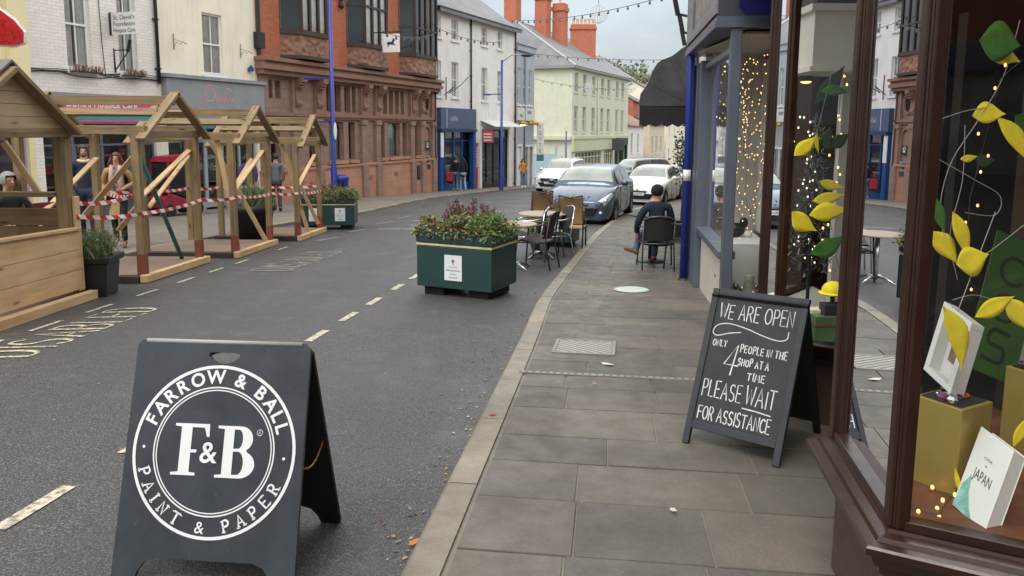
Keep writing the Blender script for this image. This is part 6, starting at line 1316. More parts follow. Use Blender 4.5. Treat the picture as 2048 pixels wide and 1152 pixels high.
me_b = plate([bxy(p) for p in B_o], [[bxy(p) for p in q] for q in holes], .0004); m.mesh(me_b, TL)
put_text(m, '&', .102*R1/.3, TL @ Matrix.Translation((-.018, -.004, .0008)), off=.012)
put_text(m, 'R', .014, TL @ Matrix.Translation((.165*R1/.3, .075, 0))); m.tube([TL @ Vector((.165*R1/.3+.011*math.cos(k*.4), .075+.011*math.sin(k*.4), 0)) for k in range(16)], .0012, 4, closed=True)
m.build('logo', M_bwhite, A0)
m = MB(); m.poly2([(-.018+.047*math.cos(k*.4)*R1/.3, -.004+.05*math.sin(k*.4)*R1/.3) for k in range(16)], TL @ Matrix.Translation((0, 0, .0003)))
m.build('logo_ground', M_board, A0)
# chalkboard
BL, BR = G(1363, 883, .085), G(1557, 935, .085); c = (BL+BR)/2; d = BR-BL; d.z = (BR.z-BL.z); Wd = d.length; d.normalize(); dh = Vector((d.x, d.y, 0)).normalized(); nb = Vector((-dh.y, dh.x, 0))
K0 = thing('chalkboard', 'black framed chalkboard A-board with handwritten opening notice beside shop door', 'A-board', c)
k_, h_ = .325, .80; yv = nb*k_+Vector((0, 0, h_)); PL = yv.length; yv.normalize(); zv = d.cross(yv).normalized(); T = basis((0, 0, 0), d, yv, zv); hw = Wd/2
m = MB(T); m.box(-hw, -hw+.034, -.028, .0, 0, PL); 
m = MB(); TT = T
def tb(m, x0, x1, y0, y1, z0, z1): m.box(x0, x1, y0, y1, z0, z1, T=TT)
M_cframe = mat('charcoal_wood_frame', '#2b2e33', .55, .15, 6, bump=.1)
m = MB(); tb(m, -hw, -hw+.036, 0, PL, -.028, 0); tb(m, hw-.036, hw, 0, PL, -.028, 0); tb(m, -hw+.036, hw-.036, PL-.04, PL, -.028, -.001); tb(m, -hw+.036, hw-.036, .085, .125, -.028, -.001); m.build('frame', M_cframe, K0, bevel=.003)
m = MB(); tb(m, -hw+.036, hw-.036, .125, PL-.04, -.02, -.009); bo = m.build('board', mat('chalkboard_black', '#292c30', .62, .22, 3.5), K0)
yb = (nb*-k_+Vector((0, 0, h_))).normalized(); TT = basis(nb*(2*k_-.0)+Vector((0, 0, -SLOPE*nb.y*2*k_)), d, yb, d.cross(yb).normalized())
m = MB(); tb(m, -hw, -hw+.036, 0, PL, 0, .028); tb(m, hw-.036, hw, 0, PL, 0, .028); tb(m, -hw+.036, hw-.036, .085, PL, .004, .022); m.build('rear_panel', M_bblack, K0, bevel=.003)
m = MB(); r = random.Random(12); iw = Wd-.072; ih = PL-.165
TC = T @ Matrix.Translation((-hw+.036, .125, -.0085)); X = lambda u: u*iw; Yv = lambda v: v*ih
write(m, 'WE ARE OPEN', X(.06), Yv(.83), Yv(.115), X(.88), .0056, TC, jit=.06, gap=.3, rnd=r)
fl = [(.36, .735), (.22, .715), (.08, .685), (.02, .71), (.06, .765), (.2, .79), (.42, .77), (.62, .735), (.8, .715), (.9, .735), (.91, .79)]
from mathutils.geometry import interpolate_bezier
def smooth(P, n=5):
    o = []
    for i in range(len(P)-1):
        p0, p1, p2, p3 = P[max(i-1, 0)], P[i], P[i+1], P[min(i+2, len(P)-1)]
        for k in range(n):
            t = k/n; o.append(tuple(.5*((2*p1[j])+(-p0[j]+p2[j])*t+(2*p0[j]-5*p1[j]+4*p2[j]-p3[j])*t*t+(-p0[j]+3*p1[j]-3*p2[j]+p3[j])*t**3) for j in (0, 1)))
    return o+[P[-1]]
m.stroke(smooth([(X(a), Yv(b)) for a, b in fl]), .0048, TC)
write(m, 'ONLY', X(.05), Yv(.605), Yv(.05), X(.17), .0052, TC, jit=.08, gap=.38, rnd=r)
write(m, '4', X(.22), Yv(.40), Yv(.235), X(.17), .0068, TC, slant=.1, rnd=r)
write(m, 'PEOPLE IN THE', X(.40), Yv(.585), Yv(.055), X(.54), .0052, TC, jit=.1, gap=.42, rnd=r)
write(m, 'SHOP AT A', X(.40), Yv(.485), Yv(.055), X(.36), .0052, TC, jit=.1, gap=.42, rnd=r)
write(m, 'TIME', X(.54), Yv(.385), Yv(.055), X(.2), .0054, TC, jit=.1, gap=.4, rnd=r)
write(m, 'PLEASE', X(.04), Yv(.205), Yv(.125), X(.47), .0058, TC, jit=.07, gap=.3, rnd=r)
write(m, 'WAIT', X(.57), Yv(.205), Yv(.13), X(.34), .0058, TC, jit=.07, gap=.25, rnd=r)
m.stroke([(X(.55), Yv(.172)), (X(.72), Yv(.168)), (X(.88), Yv(.158))], .006, TC)
write(m, 'FOR ASSISTANCE', X(.04), Yv(.03), Yv(.1), X(.86), .006, TC, jit=.07, gap=.3, rnd=r)
m.build('chalk_writing', M_chalk, bo)
# ================================================================ cars
M_tyre = mat('tyre_rubber', '#1a1a1b', .8, .15); M_rim = mat('alloy_rim', '#9a9da0', .3, .1, metal=.8); M_lens = glassm('lamp_lens', (.9, .93, .95), 2.2, .02, .12); M_carglass = None
t_ = NT('car_glass'); M_carglass = t_.pbr(t_.ramp(t_.noise(1.5, 2), [(.3, lin('#39413f')), (.7, lin('#59625f'))]), .05, 0, None, .6)
t_ = NT('windscreen'); M_screen = t_.pbr(t_.ramp(t_.noise(1.1, 3), [(.35, lin('#7d857f')), (.65, lin('#a9b0a6'))]), .06, 0, None, .8)  # pale base colour paints in the sky reflected by the windscreen
M_chrome = mat('chrome', '#c8cacc', .15, .05, metal=1); M_plate = mat('number_plate_white', '#d9dbd8', .4, .04); M_lampw = mat('headlamp_reflector', '#c6cbcd', .2, .15, 12, metal=.5)
def car(label, cat_name, loc, rz, body, L=4.34, Wd=1.84, H=1.5, hood=.98, cowl=-.95, roof0=-.15, roof1=1.25, rear=1.95, suv=False, plate_txt=None, roof_bars=False):
    T0 = thing(cat_name, label, 'car', loc, rz, 'cars in the street'); h2, w2 = L/2, Wd/2; z0 = .2 if not suv else .27
    wr = .31 if not suv else .35; ya, yb = -h2+.86, h2-.80      # axle positions
    nose = .66 if not suv else .8; belt = hood+.02
    def ztop(y):
        t = (y+h2)/(cowl+h2)
        if t <= 1: return nose+(hood-nose)*(1-(1-max(0, t))**1.9)
        return belt+.05*max(0, (y-cowl)/(h2-cowl))-(.10*max(0, (y-rear+.05)/(h2-rear+.06))**2 if y > rear-.05 else 0)
    def wid(y):
        e = min(1, (y+h2)/.75); f = min(1, (h2-y)/.6); return w2*(.80+.20*math.sin(max(0, e)*math.pi/2)**.8)*(.86+.14*math.sin(max(0, f)*math.pi/2))
    def zlow(y):
        z = z0
        for a in (ya, yb):
            q = (wr+.06)**2-(y-a)**2
            if q > 0: z = max(z, wr+math.sqrt(q)*.98)
        return z
    ys = sorted({round(-h2+L*k/44, 3) for k in range(45)}); NS = 9
    def sec(y):
        w = wid(y); zl = zlow(y); zt = ztop(y); zs = zt-.05; e = 0
        ins = .05 if abs(abs(y)-h2) < .01 else 0
        return [(w*.93, zl), (w*.985, zl+(zs-zl)*.15), (w, zl+(zs-zl)*.42), (w*.992, zl+(zs-zl)*.60), (w*1.0, zl+(zs-zl)*.66), (w*.975, zs-.03), (w*.93, zt-.01), (w*.62, zt+.02), (0, zt+.035)]
    m = MB(); v = []; 
    for y in ys:
        s = sec(y); v += [(x, y, z) for x, z in s]+[(-x, y, z) for x, z in s[-2::-1]]
    n = 2*NS-1; f = [(i*n+j, i*n+j+1, (i+1)*n+j+1, (i+1)*n+j) for i in range(len(ys)-1) for j in range(n-1)]
    # rounded front and rear faces: extra loops pulled outward
    for end, y, s_ in ((0, -h2, -1), (len(ys)-1, h2, 1)):
        base = end*n; c0 = len(v)
        for j in range(n):
            x, yy, z = v[base+j]; v.append((x*.9, yy+s_*(.05-.10*abs(x/w2)**3), lerp(z, (z0+nose)/2, .12)))
        f += [((base+j, c0+j, c0+j+1, base+j+1) if s_ < 0 else (base+j, base+j+1, c0+j+1, c0+j)) for j in range(n-1)]
        f.append(tuple(c0+j for j in range(n)) if s_ > 0 else tuple(c0+j for j in range(n))[::-1]); f.append((base, base+n-1, c0+n-1, c0))
    m.add(v, f); bd = m.build('body', body, T0, True)
    wb = lambda y: wid(y)*.915; kt = (wb(0)-w2*.66)/(H-belt)
    def zr(y):
        if y < cowl: return belt
        if y < roof0: return belt+(H-.06-belt)*math.sin((y-cowl)/(roof0-cowl)*math.pi/2)**.92
        if y < roof1: t = (y-roof0)/(roof1-roof0); return H-.06+.06*math.sin(t*math.pi*.8)**1
        t = (y-roof1)/(rear-roof1); return lerp(H-.03, belt+.03, t**1.25)
    def gsec(y):
        z = zr(y); b = belt-.02; xb = wb(y); xs = xb-kt*(z-belt); return [(xb, b), (lerp(xb, xs, .5), lerp(b, z-.05, .5)), (xs, z-.05), (xs-.05, z-.015), (xs*.55, z+.005), (0, z+.012)]
    gy = [cowl+(rear-cowl)*k/26 for k in range(27)]; m = MB(); v = []; n = 11
    for y in gy:
        s = gsec(y); v += [(x, y, z) for x, z in s]+[(-x, y, z) for x, z in s[-2::-1]]
    m.add(v, [(i*n+j, i*n+j+1, (i+1)*n+j+1, (i+1)*n+j) for i in range(26) for j in range(n-1)]+[tuple(range(n))[::-1], tuple(26*n+k for k in range(n))]); m.build('cabin', body, T0, True)
    def top(u, v, off=.007):
        y = u; s = gsec(y); x = v*(s[2][0]-.06); z = zr(y)+.012*(1-v*v)-.012*abs(v)**6; dz = (zr(y+.02)-zr(y-.02))/.04; nn = Vector((0, -dz, 1)).normalized(); return Vector((x, y, z))+nn*off
    m = MB(); m.grid(lambda a, b: top(lerp(cowl+.10, roof0-.05, a), lerp(-1, 1, b)), 8, 10); m.build('windscreen', M_screen, T0, True)
    m = MB(); m.grid(lambda a, b: top(lerp(roof1+.12, rear-.08, a), lerp(-1, 1, b)*.95), 6, 8); m.build('rear_window', M_carglass, T0, True)
    for sg in (-1, 1):
        def side(y, z): return Vector((sg*(wb(y)-kt*(z-belt)+.006), y, z))
        tz = lambda y: zr(y)-.085
        bp = lerp(roof0, roof1, .42)
        for y0, y1 in ((cowl+.42, bp-.04), (bp+.04, roof1+.12)):
            m = MB(); m.grid(lambda a, b: side(lerp(y0, y1, a), lerp(belt+.03, max(belt+.05, tz(lerp(y0, y1, a))), b)), 8, 3); m.build('side_window', M_carglass, T0, True)
        m = MB(); m.ell((sg*(w2+.09), cowl+.34, belt+.06), (.11, .06, .075), 10, 8); m.bar((sg*(w2-.08), cowl+.36, belt+.02), (sg*(w2+.04), cowl+.34, belt+.04), .04, .04); m.build('mirror', body, T0, True)
        m = MB(); x = sg*wid(0)*1.0
        for y in (cowl+.30, bp, roof1-.1): m.bar((x*1.004, y, z0+.1), (x*.985, y+.02, belt-.06), .006, .012, (1, 0, 0))
        m.build('door_line', M_dark, T0)
        for y in (bp-.2, bp+.75): m = MB(); m.box(min(x*.99, x*1.02), max(x*.99, x*1.02), y-.1, y+.06, belt-.18, belt-.15); m.build('door_handle', body, T0)
        # headlamp follows the nose
        m = MB(); hz = nose+(.02 if not suv else .05); pts = []
        def lampf(a, b):
            y = lerp(-h2+.02, -h2+.46, a); ww = wid(y); x_ = lerp(ww*.66, ww*1.0, min(1, .18+a*.95)) ; zc = lerp(hz-.07, hz+.05+.10*a, a*.7+.3*b) ; 
            x2 = lerp(ww*.62, ww*1.002, a**.6); return Vector((sg*x2, y-.014*(1-a), lerp(hz-.09+.07*a, min(ztop(y)-.015, hz+.035+.12*a), b)))
        def lampf(a, b):
            y = lerp(-h2+.01, -h2+.52, a); s_ = lerp(lerp(4.6, 5.1, a), lerp(6.55, 6.05, a), b); q = sec(y); i_ = int(s_); x1, z1 = (lerp(q[i_][0], q[i_+1][0], s_-i_), lerp(q[i_][1], q[i_+1][1], s_-i_)); return Vector((sg*(x1+.012), y-.012*(1-a), z1+.010))
        m.grid(lampf, 10, 6); hl = m.build('headlight', M_lampw, T0, True)
        m = MB(); p_ = lampf(.22, .5); m.ell(p_, (.05, .05, .04), 10, 8); m.build('lens', M_lens, hl, True)
        m = MB(); m.ell((sg*w2*.72, -h2+.0, z0+.19), (.055, .035, .045), 10, 6); m.build('fog_lamp', M_lampw, T0, True)
        m = MB(); m.box(min(sg*w2*.7, sg*w2*.86), max(sg*w2*.7, sg*w2*.86), h2-.12, h2+.02, belt-.28, belt-.06); m.build('tail_light', M_red, T0)
        for y in (ya, yb):
            Tw = Matrix.Translation((sg*(w2-.10), y, wr)) @ Matrix.Rotation(math.pi/2*sg, 4, 'Y')
            m = MB(Tw); m.lathe([(wr*.62, -.1), (wr*.9, -.1), (wr, -.07), (wr, .07), (wr*.93, .095), (wr*.66, .098)], 24, cap=False); wh = m.build('wheel', M_tyre, T0, True)
            m = MB(Tw); m.lathe([(wr*.66, .09), (wr*.62, .06), (wr*.2, .05)], 20, cap=False)
            for k in range(10): a = k*math.pi/5; m.bar((.02*math.cos(a), .02*math.sin(a), .075), (wr*.64*math.cos(a), wr*.64*math.sin(a), .085), .035, .02)
            m.lathe([(.05, .05), (.05, .085)], 12); m.build('rim', M_rim, wh)
            m = MB(Tw); m.lathe([(wr*.98, -.12), (wr*.98, -.1)], 20); m.lathe([(wr*.6, -.02), (wr*.6, -.015)], 16); m.build('brake_well', M_dark, wh)
    m = MB(); m.box(-w2*.86, w2*.86, -h2+.5, h2-.4, z0-.03, wr+.25); m.build('underbody', M_dark, T0)
    yf = -h2-.045; m = MB(); gw = .36 if not suv else .5
    m.prism([(-gw, -.05), (gw, -.05), (gw*.86, -.12), (-gw*.86, -.12)], -.02, .01, T=basis((0, yf, nose+.01), (1, 0, 0), (0, 0, 1), (0, -1, 0))) if not suv else m.prism([(-gw, .0), (gw, .0), (gw*.84, -.17), (-gw*.84, -.17)], -.02, .012, T=basis((0, yf, nose), (1, 0, 0), (0, 0, 1), (0, -1, 0)))
    g1 = m.build('grille', M_iron, T0, bevel=.006); m = MB(); m.lathe([(.05, 0), (.05, .01)], 14, 0, basis((0, yf-.008, nose-.02), (1, 0, 0), (0, 0, 1), (0, -1, 0))); m.bar((-gw, yf-.006, nose-.05), (gw, yf-.006, nose-.05), .012, .014); m.build('badge', M_chrome, g1)
    m = MB(); m.prism([(-.62, .11), (.62, .11), (.46, -.09), (-.46, -.09)], -.03, .012, T=basis((0, yf+.01, z0+.2), (1, 0, 0), (0, 0, 1), (0, -1, 0))); m.build('lower_intake', M_dark, T0, bevel=.01)
    m = MB(); m.box(-.26, .26, yf-.018, yf-.006, z0+.245, z0+.355); p_ = m.build('number_plate', M_plate, T0)
    m = MB(); scribble(m, .4, .06, basis((0, yf-.019, z0+.3), (1, 0, 0), (0, 0, 1), (0, -1, 0)), 7); m.build('characters', M_dark, p_)
    m = MB(); m.bar((-.55, cowl+.1, belt+.055), (.1, cowl+.04, belt+.045), .015, .015); m.bar((.05, cowl+.1, belt+.055), (.62, cowl+.06, belt+.05), .015, .015); m.build('wiper', M_dark, T0)
    if roof_bars:
        m = MB()
        for sg in (-1, 1): m.tube([(sg*(w2*.6), roof0+.15, H), (sg*(w2*.6), roof0+.25, H+.06), (sg*w2*.6, roof1-.1, H+.06), (sg*w2*.6, roof1, H)], .018, 6)
        m.build('roof_rail', M_chrome, T0, True)
    return T0
def paint(name, h, metal=.3): return mat(name, h, .28, .04, 2, metal=metal, coat=.8)
hd = math.radians
car('blue grey hatchback parked at the right kerb facing the viewer', 'parked_car', g_(2.24, 21.0), -hd(17.5), paint('steel_blue_paint', '#3c5163', .35), 4.34, 1.84, 1.5)
car('cream white saloon parked directly behind the blue hatchback', 'parked_car', g_(5.55, 29.7), -hd(24), paint('pearl_white_paint', '#e2e0d2', .1), 4.6, 1.78, 1.46, .93, -.85, -.1, 1.0, 1.75)
car('white estate car partly hidden behind the cream saloon', 'parked_car', g_(8.1, 35.2), -hd(26), paint('plain_white_paint', '#dfe1e2', .1), 4.6, 1.85, 1.52, 1.0, -1.0, -.2, 1.5, 2.15)
car('white off-road car with roof rails driving towards the viewer on the left', 'moving_car', g_(2.75, 40.6), -hd(22), paint('plain_white_paint', '#dfe1e2'), 4.6, 1.9, 1.72, 1.1, -1.0, -.3, 1.6, 2.15, True, None, True)
car('dark green grey people carrier crossing behind the white cars', 'moving_car', g_(7.6, 45.5), -hd(62), paint('dark_silver_paint', '#7d8580', .5), 4.6, 1.9, 1.8, 1.1, -1.1, -.5, 1.6, 2.15, True, None, True)
# red cabin mobility scooter behind the shelters
V0 = thing('mobility_scooter', 'red cabin mobility scooter with dark rain canopy, seen through the nearest shelter', 'scooter', (-9.0, 20.0, gz(0, 20, .085)), math.radians(60)); m = MB(); M_rcab = mat('crimson_plastic', '#8e2338', .45, .12)
m.prism([(-.55, .22), (-.6, .5), (-.35, .62), (.1, .45), (.55, .5), (.62, .3), (.5, .2)], -.32, .32, T=basis((0, 0, 0), (1, 0, 0), (0, 0, 1), (0, -1, 0))); m.build('body', M_rcab, V0, bevel=.03)
m = MB(); m.prism([(-.5, .62), (-.42, 1.45), (.42, 1.5), (.56, .5), (.1, .48), (-.3, .63)], -.34, .34, T=basis((0, 0, 0), (1, 0, 0), (0, 0, 1), (0, -1, 0))); m.build('canopy_window', mat('smoked_canopy', '#2a2b2f', .15, .2), V0, bevel=.03)
m = MB(); m.prism([(-.46, 1.44), (-.38, 1.58), (.4, 1.62), (.5, 1.48)], -.36, .36, T=basis((0, 0, 0), (1, 0, 0), (0, 0, 1), (0, -1, 0)))
for x in (-.46, .5):
    for y in (-.35, .35): m.bar((x, y, .55), (x*.95, y, 1.48), .05, .05)
m.build('canopy_frame', M_rcab, V0)
for x in (-.42, .42):
    for y in (-.3, .3): m = MB(); m.lathe([(.1, -.05), (.17, -.05), (.17, .05), (.1, .05)], 16, T=Matrix.Translation((x, y, .17)) @ Matrix.Rotation(math.pi/2, 4, 'X')); m.build('wheel', M_tyre, V0)
# ================================================================ people
M_skin = mat('skin', '#c9987e', .55, .08, 8); M_hairb = mat('brown_hair', '#3c2a20', .6, .25, 30); M_hairg = mat('grey_hair', '#8d8a86', .7, .2, 30); M_hairk = mat('black_hair', '#17151a', .6, .25, 30); M_haira = mat('auburn_hair', '#54311f', .6, .25, 30)
M_eye = mat('eye_dark', '#20191a', .3, .1); M_lip = mat('lips', '#9a5650', .5, .1)
def cloth(n, h): return mat('cloth_'+n, h, .85, .15, 7, bump=.25, bscale=35)
def skinned(name, mt, par, V, E, R, root=0, sub=2):
    me = bpy.data.meshes.new('s'); me.from_pydata([tuple(v) for v in V], E, []); ob = bpy.data.objects.new('s', me); COL.objects.link(ob)
    md = ob.modifiers.new('skin', 'SKIN'); md.use_smooth_shade = True; md.branch_smoothing = .6
    sv = me.skin_vertices[0].data
    for i, r in enumerate(R): sv[i].radius = r if isinstance(r, tuple) else (r, r); sv[i].use_root = (i == root)
    sb = ob.modifiers.new('sub', 'SUBSURF'); sb.levels = sub; sb.render_levels = sub
    dg = bpy.context.evaluated_depsgraph_get(); dg.update(); me2 = bpy.data.meshes.new_from_object(ob.evaluated_get(dg)); COL.objects.unlink(ob); bpy.data.objects.remove(ob)
    me2.name = name; me2.materials.clear(); me2.materials.append(mt); me2.polygons.foreach_set('use_smooth', [True]*len(me2.polygons))
    o = bpy.data.objects.new(name, me2); COL.objects.link(o); o.parent = par; return o
STAND = dict(pel=(0, 0, .95), sp=(0, .0, 1.12), ch=(0, 0, 1.30), nk=(0, .01, 1.47), h0=(0, .0, 1.545), h1=(0, -.015, 1.62), h2=(0, -.005, 1.70),
             sl=(.165, .0, 1.41), el=(.215, .03, 1.14), wl=(.21, -.03, .90), sr=(-.165, 0, 1.41), er=(-.215, .03, 1.14), wr=(-.21, -.03, .90),
             hl=(.085, 0, .90), kl=(.09, -.02, .49), al=(.09, .03, .09), tl=(.10, -.12, .03), hr=(-.085, 0, .90), kr=(-.09, -.02, .49), ar=(-.09, .03, .09), tr=(-.10, -.12, .03))
def person(label, loc, rz, h=1.72, pose=None, top=None, legs=None, shoes=None, hair=None, hairlen=0, fem=False, coat=0, extra=None, hands=True, group=None):
    J = dict(STAND); J.update(pose or {}); k = h/1.75; J = {a: Vector(b)*k for a, b in J.items()}
    T0 = thing('person', label, 'person', loc, rz, group); s = k*(.92 if fem else 1)
    V, E, R, ix = [], [], [], {}
    def add(n, p, r, par=None):
        ix[n] = len(V); V.append(Vector(p)); R.append(r)
        if par is not None: E.append((ix[par], ix[n]))
    add('pel', J['pel'], (.125*s, .09*s)); add('sp', J['sp'], (.115*s, .085*s), 'pel'); add('ch', J['ch'], (.115*s, .08*s), 'sp'); add('yo', J['ch'].lerp(J['nk'], .6), (.09*s, .065*s), 'ch'); add('nk', J['nk'], .052*s, 'yo'); add('h0', J['h0'], (.058*s, .066*s), 'nk'); add('h1', J['h1'], (.074*s, .088*s), 'h0'); add('h2', J['h2'], (.06*s, .07*s), 'h1')
    for q in 'lr':
        add('s'+q, J['s'+q].lerp(J['ch'], .10), .045*s, 'yo'); add('e'+q, J['e'+q], .04*s, 's'+q); add('w'+q, J['w'+q], .027*s, 'e'+q)
        d = (J['w'+q]-J['e'+q]).normalized(); pm = J['w'+q]+d*.05*k; add('p'+q, pm, (.034*s, .02*s), 'w'+q)
        if hands:
            sd = d.cross(Vector((1, 0, 0) if abs(d.x) < .8 else (0, 0, 1))).normalized(); inw = d.cross(sd).normalized()
            for i, (o, l) in enumerate(((-.027, .062), (-.009, .074), (.009, .07), (.026, .055))):
                b = pm+sd*o*k+d*.03*k; add('f%s%d' % (q, i), b, .0095*s, 'p'+q); add('g%s%d' % (q, i), b+d*l*.5*k+inw*.008*k, .0085*s, 'f%s%d' % (q, i)); add('t%s%d' % (q, i), b+d*l*k*.9+inw*.026*k, .007*s, 'g%s%d' % (q, i))
            b = J['w'+q]+d*.025*k-sd*.03*k; add('u'+q, b, .011*s, 'w'+q); add('v'+q, b-sd*.02*k+d*.035*k+inw*.012*k, .009*s, 'u'+q)
        add('h'+q, J['h'+q], .085*s, 'pel'); add('k'+q, J['k'+q], .055*s, 'h'+q); add('a'+q, J['a'+q], .036*s, 'k'+q); add('t'+q, J['t'+q], (.04*s, .03*s), 'a'+q)
    body = skinned('body', M_skin, T0, V, E, R)
    # face
    up = (J['h2']-J['h0']).normalized(); fw = extra.get('look', Vector((0, -1, 0))) if extra else Vector((0, -1, 0)); fw = Vector(fw).normalized(); rt = fw.cross(up).normalized(); c = J['h1']
    m = MB()
    for sg in (-1, 1): m.ell(c+fw*.083*s+rt*sg*.03*s+up*.015*s, (.011*s,)*3, 8, 6)
    m.build('eyes', M_eye, body, True); m = MB(); m.ell(c+fw*.092*s-up*.012*s, (.012*s, .018*s, .02*s), 8, 6); m.build('nose', M_skin, body, True)
    m = MB(); m.ell(c+fw*.082*s-up*.052*s, (.022*s, .012*s, .008*s), 8, 6); m.build('mouth', M_lip, body, True)
    m = MB()
    for sg in (-1, 1): m.ell(c+rt*sg*.078*s-up*.0*s, (.012*s, .02*s, .03*s), 8, 6)
    m.build('ears', M_skin, body, True)
    if hair:
        Rm = Matrix((rt, -fw, up)).transposed(); m = MB(); m.ell(c+up*.022*s-fw*.014*s, (.094*s, .108*s, .108*s), 16, 12, R=Rm, cut=lambda p: p.y < -.045*s and p.z < .055*s or p.z < -.05*s)
        if hairlen:
            rr = random.Random(int(h*1000))
            for _ in range(34):
                a = rr.uniform(.15, .85)*math.pi; b = c+rt*math.cos(a)*.088*s-fw*(math.sin(a)*.088-.03)*s+up*.03*s; e = b-up*hairlen*rr.uniform(.7, 1.1)+rt*rr.uniform(-.03, .03)+rt*math.cos(a)*.03-fw*rr.uniform(-.01, .03); m.tube([b, (b+e)/2+rt*rr.uniform(-.03, .03)+rt*math.cos(a)*.05, e], [.028*s, .030*s, .012*s], 6)
        elif (extra or {}).get('curls'):
            rr = random.Random(int(h*1000))
            for _ in range(40):
                p = Vector((rr.gauss(0, 1), rr.gauss(.4, .8), rr.gauss(.7, .6))).normalized(); q = c+up*.022*s-fw*.014*s+rt*p.x*.094*s-fw*p.y*.1*s+up*p.z*.104*s
                if p.y < -.3 and p.z < .5: continue
                m.ell(q, (.02*s, .02*s, .016*s), 6, 4)
        m.build('hair', hair, T0, True)
    if top:
        V, E, R, ix2 = [], [], [], ix; ix = {}
        def add2(n, p, r, par=None):
            ix[n] = len(V); V.append(Vector(p)); R.append(r)
            if par is not None: E.append((ix[par], ix[n]))
        hem = J['pel'].lerp((J['hl']+J['hr'])/2, .8) - Vector((0, 0, coat))
        add2('sp', J['sp'], (.142*s, .108*s)); add2('pel', J['pel'], (.152*s, .115*s), 'sp'); rh = ((.16+coat*.16)*s, (.125+coat*.2)*s); add2('hm1', J['pel'].lerp(hem, .5), (.16*s, .125*s), 'pel'); add2('hem', hem, rh, 'hm1'); add2('hm2', hem-Vector((0, 0, .04)), rh, 'hem'); add2('hm3', hem-Vector((0, 0, .055)), rh, 'hm2'); add2('ch', J['ch'], (.168*s, .122*s), 'sp'); add2('yo', J['ch'].lerp(J['nk'], .62), (.15*s, .10*s), 'ch'); add2('nk', J['nk'].lerp(J['h0'], .12), .074*s, 'yo')
        for q in 'lr': add2('s'+q, J['s'+q], .08*s, 'yo'); add2('e'+q, J['e'+q], .062*s, 's'+q); add2('w'+q, J['w'+q].lerp(J['e'+q], .08), .043*s, 'e'+q)
        skinned('jacket', top, T0, V, E, R)
    if legs:
        V, E, R, ix = [], [], [], {}
        def add3(n, p, r, par=None):
            ix[n] = len(V); V.append(Vector(p)); R.append(r)
            if par is not None: E.append((ix[par], ix[n]))
        add3('pel', J['pel'], (.142*s, .106*s))
        for q in 'lr': add3('h'+q, J['h'+q], .098*s, 'pel'); add3('k'+q, J['k'+q], .066*s, 'h'+q); add3('a'+q, J['a'+q].lerp(J['k'+q], .0), .054*s, 'k'+q)
        skinned('trousers', legs, T0, V, E, R)
    if shoes:
        for q in 'lr':
            a, t = J['a'+q], J['t'+q]; d = (t-a); dd = d.normalized(); heel = a-Vector((dd.x, dd.y, 0))*.05*k+Vector((0, 0, -.035*k)) if abs(a.z-t.z) < .25 else a-dd*.02
            skinned('shoe', shoes, T0, [a+Vector((0, 0, .015)), heel, a.lerp(t, .55)+Vector((0, 0, .0)), t+dd*.07*k], [(0, 1), (0, 2), (2, 3)], [.048*s, .04*s, (.048*s, .04*s), (.042*s, .03*s)], 0, 1)
    return T0
gp_ = lambda x, y: (x, y, gz(x, y, .085))
walkA = dict(kl=(.09, -.16, .52), al=(.09, -.12, .10), tl=(.10, -.27, .05), kr=(-.09, .02, .48), ar=(-.09, .18, .13), tr=(-.10, .05, .05), el=(.235, .06, 1.14), wl=(.2, .02, .92))
P1 = person('man in a navy fleece collared jacket walking beside the woman, behind the shelter', gp_(-7.75, 13.6), hd(28), 1.76, walkA, cloth('navy', '#1b2638'), cloth('dark_jeans', '#23293a'), cloth('brown_shoe', '#3a2a22'), M_hairb, 0, group=None)
m = MB(); m.tube([(.09*math.cos(a), .02-.085*math.sin(a)*(1 if math.sin(a) > 0 else 1), 1.452+.02*(1-math.sin(a))*.5) for a in [k*math.pi/6 for k in range(12)]], .03, 8, closed=True); m.build('fleece_collar', cloth('cream_fleece', '#cbbd9c'), P1, True)
m = MB(); m.ell((0, -.055, 1.57), (.055, .045, .04), 10, 8); m.build('beard', mat('short_beard', '#6d4a38', .8, .2, 40), P1, True)
armc = dict(el=(.27, .02, 1.16), wl=(.12, -.2, 1.08), er=(-.25, .08, 1.15), wr=(-.2, -.08, .96))
P2 = person('long haired woman in a camel coat and black leggings walking behind the nearest shelter', gp_(-6.72, 12.75), hd(18), 1.63, {**walkA, **armc}, cloth('camel', '#a5845c'), cloth('black_leggings', '#17181c'), cloth('tan_boot', '#7a4630'), M_haira, .34, True, .26)
m = MB(); m.ell((0, -.10, 1.16), (.085, .045, .22), 12, 8); m.build('patterned_top', mat('black_white_print', '#7d7b78', .85, .9, 22), P2, True)
m = MB(); m.tube([(.06, -.09, 1.4), (.07, -.13, 1.2), (.075, -.14, .92)], [.03, .045, .05], 8); m.tube([(-.06, -.09, 1.4), (-.07, -.13, 1.2), (-.075, -.13, 1.0)], [.03, .04, .045], 8); m.build('scarf', cloth('pink_scarf', '#bd9a90'), P2, True)
# seated cafe customer, back to the viewer
sit = dict(pel=(0, 0, .50), sp=(0, .03, .68), ch=(0, .02, .88), nk=(0, -.01, 1.05), h0=(0, -.03, 1.12), h1=(0, -.045, 1.195), h2=(0, -.035, 1.275), sl=(.18, .02, .99), el=(.27, -.02, .74), wl=(.27, -.20, .60), sr=(-.18, .02, .99), er=(-.25, -.06, .74), wr=(-.16, -.26, .68),
           hl=(.09, -.02, .49), kl=(.17, -.42, .50), al=(.20, -.36, .19), tl=(.27, -.50, .20), hr=(-.09, -.02, .49), kr=(-.06, -.40, .50), ar=(-.02, -.34, .10), tr=(-.01, -.48, .04))
cx_, cy_ = 2.06, 10.62
